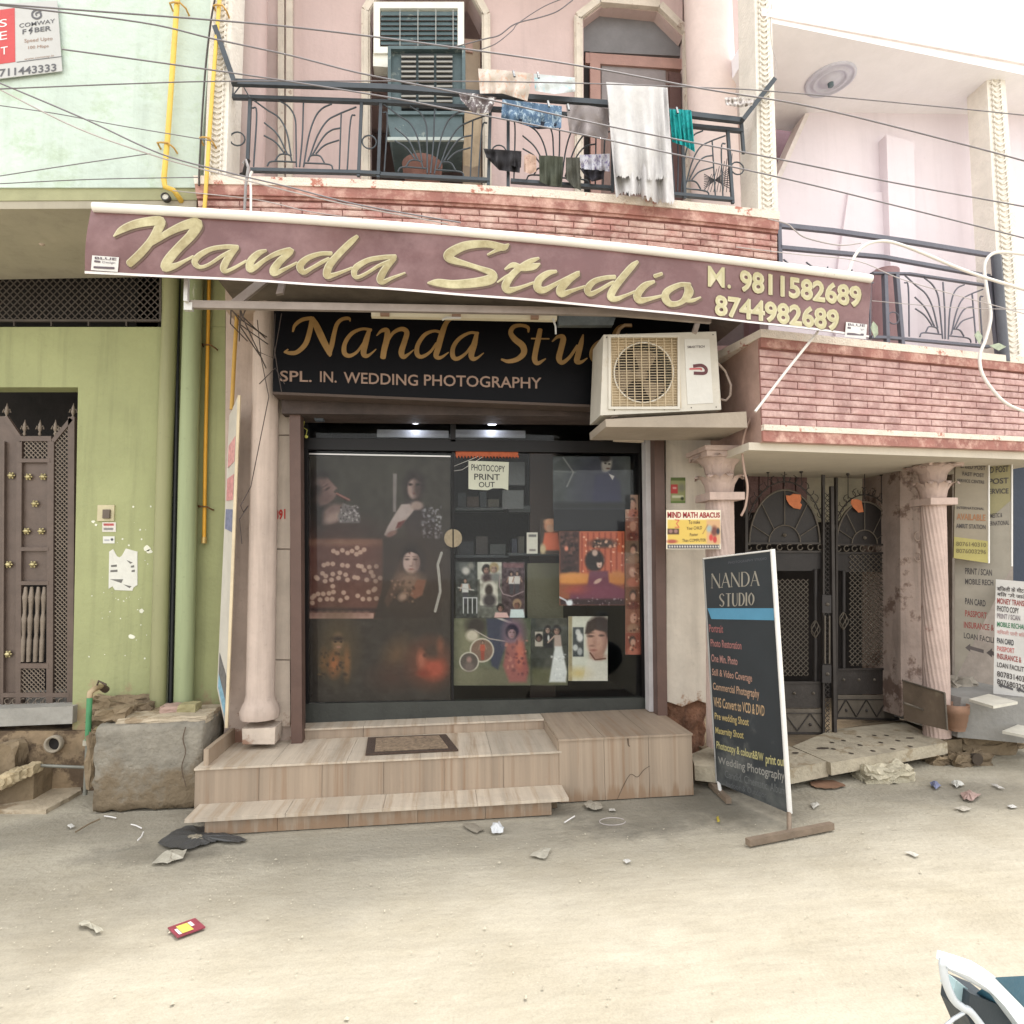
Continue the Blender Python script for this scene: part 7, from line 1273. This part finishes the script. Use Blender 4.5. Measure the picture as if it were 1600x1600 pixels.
# ================================================================== CABLES
blkc = M('flare greyed cable', (118, 114, 118), .6, bump=0); lightc = M('pale cable', (176, 168, 166), .6, bump=0)  # dark cables lightened, lens flare put into their colour
CB = [([(-20,5),(100,14),(400,37),(580,57),(700,73),(900,102),(1100,139),(1273,168),(1510,227),(1660,268)], -1.9, .0042, blkc, 'topmost cable crossing the whole front above the washing'),
 ([(0,8),(220,35),(330,60),(455,87),(565,115),(700,142),(782,160),(950,197),(1208,247),(1394,285),(1640,330)], -1.8, .0042, blkc, 'cable falling from the top left corner across the denim garment'),
 ([(97,77),(250,98),(430,124),(600,151),(700,170),(917,212),(1208,275),(1394,320),(1640,382)], -1.8, .004, blkc, 'cable starting at the advert poster and crossing below the railing top'),
 ([(-20,140),(0,139),(200,131),(360,127),(700,127),(900,130),(1100,137),(1210,143),(1470,167),(1600,180)], -1.7, .0032, blkc, 'nearly level cable running along the top of the railing'),
 ([(-20,122),(0,130),(130,185),(250,240),(350,268),(450,292),(560,320),(720,348)], -1.5, .0045, blkc, 'upper of two cables sloping down to the banner top'),
 ([(-20,130),(0,140),(120,200),(240,243),(330,268),(520,315),(700,350)], -1.5, .004, lightc, 'lower paler of two cables sloping down to the banner top'),
 ([(-20,163),(0,165),(90,178),(180,195),(330,220)], -1.2, .003, blkc, 'thin wire ending at the clamp on the white ornate pillar'),
 ([(-20,279),(0,275),(130,255),(235,240)], -1.2, .003, blkc, 'thin wire rising to the yellow gas pipe across the mint wall'),
 ([(-20,289),(0,287),(150,280),(310,277)], -1.1, .003, blkc, 'lowest thin wire along the foot of the mint wall'),
 ([(270,298),(400,312),(480,330),(560,342)], -1.15, .003, lightc, 'pale wire crossing the bricks just over the banner'),
 ([(895,0),(870,18),(840,28),(818,33),(800,40),(780,55),(757,61),(700,76)], -.6, .0045, blkc, 'thicker bundled wire curving up the pink wall between the arches'),
 ([(890,-6),(850,10),(810,36),(800,48),(775,68),(750,78)], -.6, .0035, blkc, 'second wire looping under the bundled wire between the arches'),
 ([(1150,386),(1250,398),(1340,408),(1420,440),(1600,490)], -1.3, .003, lightc, 'pale wire running from the banner over the lower railing'),
 ([(1200,342),(1230,350),(1242,360),(1260,372),(1310,383),(1345,380)], -1.1, .0045, lightc, 'twisted pale wire drooping from the balcony corner'),
 ([(1362,470),(1480,480),(1600,484)], -.95, .0025, lightc, 'hair thin wire across the lower right railing'),
 ([(1210,-20),(1204,30),(1206,70),(1213,100),(1210,125)], -1.0, .0025, lightc, 'thin wire hanging beside the right ornate pillar'),
 ([(340,-20),(330,30),(320,120),(312,250),(311,290)], -1.04, .006, M('dark grimy cable', (70, 64, 62), .7), 'dark cable running up the joint between the mint and pink houses')]
for pts, Y, r, mat, lab in CB:
    P = smooth(pts, 6); solo('cable', MB().tube([PY(p.x, p.y, Y) for p in P], r, 5), mat, lab, 'cable', 'cables strung across the front')
wht = M('white pvc hose', (226, 222, 216), .45, var=.05, bump=0)
P = smooth([(1325,428),(1333,405),(1345,388),(1362,379),(1385,377),(1412,384),(1450,399),(1490,416),(1540,434),(1620,458)], 6); solo('hose', MB().tube([PY(p.x, p.y, -1.2) for p in P], .0105, 8), wht, 'white hose arching out from behind the banner over the lower railing', 'hose')
P = smooth([(1640,400),(1600,397),(1565,394),(1547,399),(1538,418),(1543,460),(1548,495),(1540,530),(1531,555),(1534,582),(1550,608),(1575,632),(1620,650)], 6); solo('hose', MB().tube([PY(p.x, p.y, -.85) for p in P], .0115, 8), wht, 'white hose snaking down over the brick face of the lower balcony', 'hose')
P = smooth([(1278,518),(1230,578),(1190,630),(1180,643)], 6); solo('stay_rod', MB().tube([PY(p.x, p.y, -1.15) for p in P], .009, 8), wht, 'white stay rod sloping from the banner to the lower balcony corner', 'rod')
P = smooth([(1180,640),(1172,655),(1163,680),(1160,705),(1163,735),(1168,760),(1165,790),(1158,806)], 5); solo('cable', MB().tube([PY(p.x, p.y, -.85) for p in P], .008, 6), M('tan cable', (166, 140, 126), .7), 'tan cable hanging down past the column capital', 'cable', 'cables strung across the front')
mb = MB(); mb.tube([PY(x, y, -1.15) for x, y in ((382, 332), (384, 290), (388, 262), (384, 250), (380, 256))], .009, 6); solo('hook_pipe', mb, M('grey hook pipe', (150, 146, 146), .5), 'grey hooked pipe rising from the banner past the ledge', 'pipe', 'pipes holding the banner')
mb = MB(); mb.tube([PY(x, y, -1.17) for x, y in ((392, 332), (392, 300), (391, 274), (394, 268))], .008, 6); solo('hook_pipe', mb, wht, 'white pipe rising from the banner just right of the grey hooked one', 'pipe', 'pipes holding the banner')
mb = MB(); mb.tube([PY(x, y, -1.0) for x, y in ((388, 250), (384, 262), (380, 276), (376, 272))], .014, 6); solo('black_cloth_knot', mb, dark_m, 'black cloth knotted round the foot of the first railing post', 'knot')
# ================================================================== LITTER
def flat(label, pts, col, name='wrapper', h=.006, n=1, var=.15):
    r = random.Random(len(label)); q_ = []
    for i, (x, y) in enumerate(pts):
        x2, y2 = pts[(i+1) % len(pts)]; w_ = abs(x2-x)+abs(y2-y)
        for k in range(3): q_.append((x+(x2-x)*k/3+r.uniform(-.05, .05)*w_*(k > 0), y+(y2-y)*k/3+r.uniform(-.04, .04)*w_*(k > 0)))
    P = [PZ(x, y, .004) for x, y in q_]; c = sum(P, Vector())/len(P); mb = MB(); k = len(P)
    mid = [p.lerp(c, .45)+Vector((0, 0, r.uniform(.2, .8)*h+.003)) for p in P]; rim = [p+Vector((0, 0, r.uniform(0, .6)*h)) for p in P]
    mb.add(rim+mid+[c+Vector((0, 0, h))], [(i, (i+1) % k, (i+1) % k+k, i+k) for i in range(k)]+[(i+k, (i+1) % k+k, 2*k) for i in range(k)])
    return solo(name, mb, M('litter %d %d %d' % col, tuple(int(v*.86) for v in col), .5, var=var, sc=30, bump=.3), label, 'litter', 'litter on the road')
flat('crumpled pale paper wrapper in front of the dark stain', [(237, 1350), (258, 1330), (272, 1328), (292, 1330), (286, 1342), (262, 1352)], (206, 200, 184), h=.02)
t = thing('sachet', PZ(292, 1448, 0), 'flattened red and yellow food sachet lying on the sunlit road', 'litter', 'litter on the road')
P = [PZ(x, y, .008) for x, y in ((262, 1449), (305, 1434), (321, 1448), (277, 1464))]; part('wrapper', MB().hexa(P, [p-Vector((0, 0, .006)) for p in P]), M('crimson foil', (140, 62, 76), .35, var=.2, sc=40), t)
def inq(u, v, z): return (P[0]*(1-u)*(1-v)+P[1]*u*(1-v)+P[2]*u*v+P[3]*(1-u)*v)+Vector((0, 0, z))
for a, nm, m_ in (((.22, .62, .2, .9), 'label', M('yellow print', (206, 190, 96), .4, var=.1)), ((.64, .76, .2, .6), 'label', wh), ((.1, .2, .4, .9), 'label', wh)): part(nm, MB().add([inq(a[0], a[2], .002), inq(a[1], a[2], .002), inq(a[1], a[3], .002), inq(a[0], a[3], .002)], [(3, 2, 1, 0)]), m_, t)
flat('twisted pale sweet wrapper near the left edge of the road', [(123, 1442), (136, 1439), (142, 1445), (155, 1448), (162, 1456), (150, 1458), (138, 1449), (127, 1450)], (206, 200, 182), h=.016)
flat('white curled cup lid in front of the steps', [(766, 1298), (770, 1290), (780, 1289), (788, 1297), (786, 1302), (770, 1304)], (236, 238, 240), h=.04, var=.03)
flat('small cream paper packet on the shaded road', [(828, 1338), (846, 1325), (861, 1327), (852, 1343)], (206, 200, 184), h=.012)
flat('crumpled clear bag by the foot of the right step block', [(911, 1257), (922, 1253), (938, 1255), (943, 1265), (930, 1267), (916, 1265)], (180, 172, 156), h=.03)
flat('flat clear plastic film beside the left end of the front step', [(722, 1288), (740, 1286), (757, 1296), (745, 1302)], (166, 158, 142), h=.006)
flat('tiny white scrap right of the clear bag', [(951, 1264), (960, 1263), (962, 1267), (952, 1267)], (214, 210, 200))
flat('white scrap right of the standing sign', [(1266, 1256), (1276, 1253), (1281, 1257), (1271, 1264)], (222, 218, 208))
flat('white stub lying on the sunlit road at the right', [(1413, 1332), (1422, 1330), (1436, 1336), (1430, 1339)], (222, 218, 208))
flat('crumpled blue and white wrapper in the litter patch', [(1453, 1226), (1460, 1223), (1471, 1228), (1462, 1234)], (120, 126, 160), h=.03)
flat('white crumpled cup in the litter patch', [(1486, 1224), (1498, 1221), (1507, 1227), (1495, 1232)], (222, 220, 212), h=.03)
flat('white torn strip at the right of the litter patch', [(1548, 1224), (1558, 1226), (1571, 1233), (1560, 1232)], (226, 222, 214))
flat('white lid at the right photo edge', [(1573, 1259), (1582, 1257), (1590, 1261), (1580, 1263)], (226, 224, 218))
flat('pinkish crumpled bag in the middle of the litter patch', [(1500, 1240), (1515, 1236), (1534, 1243), (1520, 1252), (1506, 1250)], (190, 160, 150), h=.02)
flat('pale torn paper below the pinkish bag', [(1490, 1262), (1505, 1259), (1518, 1264), (1505, 1268)], (216, 208, 192))
flat('small white scrap left of the cement block foot', [(105, 1290), (112, 1287), (117, 1291), (110, 1295)], (226, 224, 218))
flat('yellow scrap in the shade of the standing sign', [(1119, 1277), (1123, 1275), (1125, 1284), (1121, 1285)], (200, 180, 60))
flat('white cap on the road before the standing sign', [(973, 1344), (982, 1342), (987, 1346), (978, 1349)], (226, 224, 218))
for pts, lab in (([(163, 1275), (172, 1276), (181, 1278)], 'thin white straw near the cement block, left one'), ([(205, 1288), (213, 1290), (221, 1294)], 'thin white curved straw, middle one'), ([(215, 1313), (221, 1307), (224, 1300)], 'thin white straw standing nearest the road centre'), ([(882, 1285), (890, 1280), (898, 1275)], 'short white stick beside the front step corner')):
    solo('straw', MB().tube([PZ(x, y, .008) for x, y in pts], .004, 5), wh, lab, 'litter', 'litter on the road')
c_ = PZ(957, 1285, .006); solo('wire_loop', MB().tube([c_+Vector((math.cos(a)*.078, math.sin(a)*.055, .006)) for a in np.linspace(.3, 6.0, 24)], .0025, 5), lightc, 'thin loop of pale wire lying on the road before the steps', 'wire')
solo('twig', MB().tube([PZ(118, 1300, .01), PZ(140, 1287, .012), PZ(156, 1280, .01)], .005, 5), mud, 'thin brown twig lying left of the cement block', 'twig')
# damp stain, black rag
def patch(label, pts, mat, name='stain', z=.007, cat='stain'):
    P = smooth(pts+pts[:1], 4); rr = random.Random(9); mb = MB(); V_ = [PZ(p.x+rr.uniform(-1.5, 1.5), p.y+rr.uniform(-.7, .7), z) for p in P[:-1]]; mb.add(V_, [tuple(range(len(V_)))]); return solo(name, mb, mat, label, cat)
flat('crumpled dark grey cloth rag on the road before the steps', [(246, 1318), (268, 1302), (290, 1290), (318, 1292), (330, 1300), (350, 1302), (386, 1312), (374, 1318), (340, 1314), (322, 1320), (296, 1328), (268, 1326)], (84, 84, 84), name='rag', h=.014)
flat('flat pale brick piece lying on the dark rag', [(292, 1308), (312, 1304), (322, 1308), (318, 1314), (296, 1315)], (160, 150, 132), name='brick_piece', h=.02)
patch('reddish brown spilled stain beside the standing sign', [(1265, 1222), (1280, 1219), (1305, 1220), (1322, 1227), (1308, 1231), (1288, 1232), (1272, 1229)], M('brown spill', (132, 100, 78), .9, var=.3), z=.006)
# ================================================================== SCOOTER (its tail stands in the near right corner)
sc0 = PZ(1760, 1700, 0); sv = thing('motor_scooter', PZ(1900, 1900, 0), 'parked pale scooter, only its silver grab rail and teal seat tail in the photo corner', 'scooter')
Yg = -3.95
def G(x, y, Y=Yg): return PY(x, y, Y)
alum = M('silver grab rail', (200, 206, 212), .35, .25, var=.04, bump=0); body_m = M('white scooter body', (226, 234, 238), .3, bump=0, var=.02); teal_s = M('teal scooter seat', (58, 96, 114), .3, var=.1, sc=20, bump=.1); dks = M('dark scooter plastic', (44, 54, 62), .5)
P = smooth([(1700, 1720), (1640, 1640), (1590, 1580), (1560, 1552), (1520, 1528), (1478, 1506), (1474, 1512), (1478, 1535), (1490, 1562), (1505, 1575), (1520, 1585), (1560, 1640), (1600, 1700)], 6)
mb = MB(); n_ = len(P); rr = [.0085 if i < n_*.45 else .0065 for i in range(n_)]; mb.tube([G(p.x, p.y, Yg-.0) for p in P], .009, 10, rr=rr); part('grab_rail', mb, alum, sv)
mb = MB(); mb.poly([(1486, 1501), (1510, 1508), (1540, 1518), (1560, 1530), (1600, 1572), (1660, 1640), (1730, 1720), (1700, 1740), (1628, 1650), (1570, 1572), (1545, 1546), (1515, 1526), (1484, 1514)], Yg-.012, .03); part('rail_cover', mb, body_m, sv)
mb = MB(); mb.poly([(1494, 1532), (1512, 1545), (1516, 1576), (1500, 1568), (1490, 1550)], Yg+.03, .03); part('tail_lamp', mb, M('pale lamp plastic', (170, 196, 202), .25), sv)
mb = MB(); mb.poly([(1516, 1552), (1560, 1570), (1600, 1620), (1660, 1700), (1560, 1700), (1512, 1590)], Yg+.015, .06); part('tail', mb, dks, sv)
st_ = MB(); A0 = [G(1556, 1527, Yg-.014), G(1760, 1516, Yg-.014), G(1900, 1560, Yg-.014), G(1900, 1800, Yg-.014), G(1700, 1690, Yg-.014), G(1610, 1582, Yg-.014)]; st_.hexa(A0, [p+Vector((.0, .10, -.12)) for p in A0]); part('seat', st_, teal_s, sv)
mb = MB(); mb.tube([G(1475, 1605, Yg), G(1490, 1592, Yg), G(1506, 1582, Yg)], .003, 6); part('cable', mb, alum, sv)
bx = G(1900, 1700); part('body', roughbox(bx.x-.16, bx.x+.55, Yg-.14, Yg+.16, .25, bx.z+.02, .0, 4), body_m, sv)
for dx in (.0, 1.1):
    w_ = MB(); c = Vector((bx.x-.1+dx, Yg, .22)); w_.lathe(c+Vector((0, .05, 0)), [(.14, 0), (.2, .01), (.22, .03), (.22, .07), (.2, .09), (.14, .1)], 28, (0, -1, 0)); part('wheel', w_, dks, sv)
part('floorboard', MB().box(bx.x+.5, bx.x+.95, Yg-.12, Yg+.12, .22, .3), dks, sv); part('front_shield', MB().box(bx.x+.9, bx.x+.98, Yg-.17, Yg+.17, .3, .85), body_m, sv)
part('handlebar', MB().tube([Vector((bx.x+.95, Yg-.3, .95)), Vector((bx.x+.98, Yg, .98)), Vector((bx.x+.95, Yg+.3, .95))], .014, 8), dks, sv)
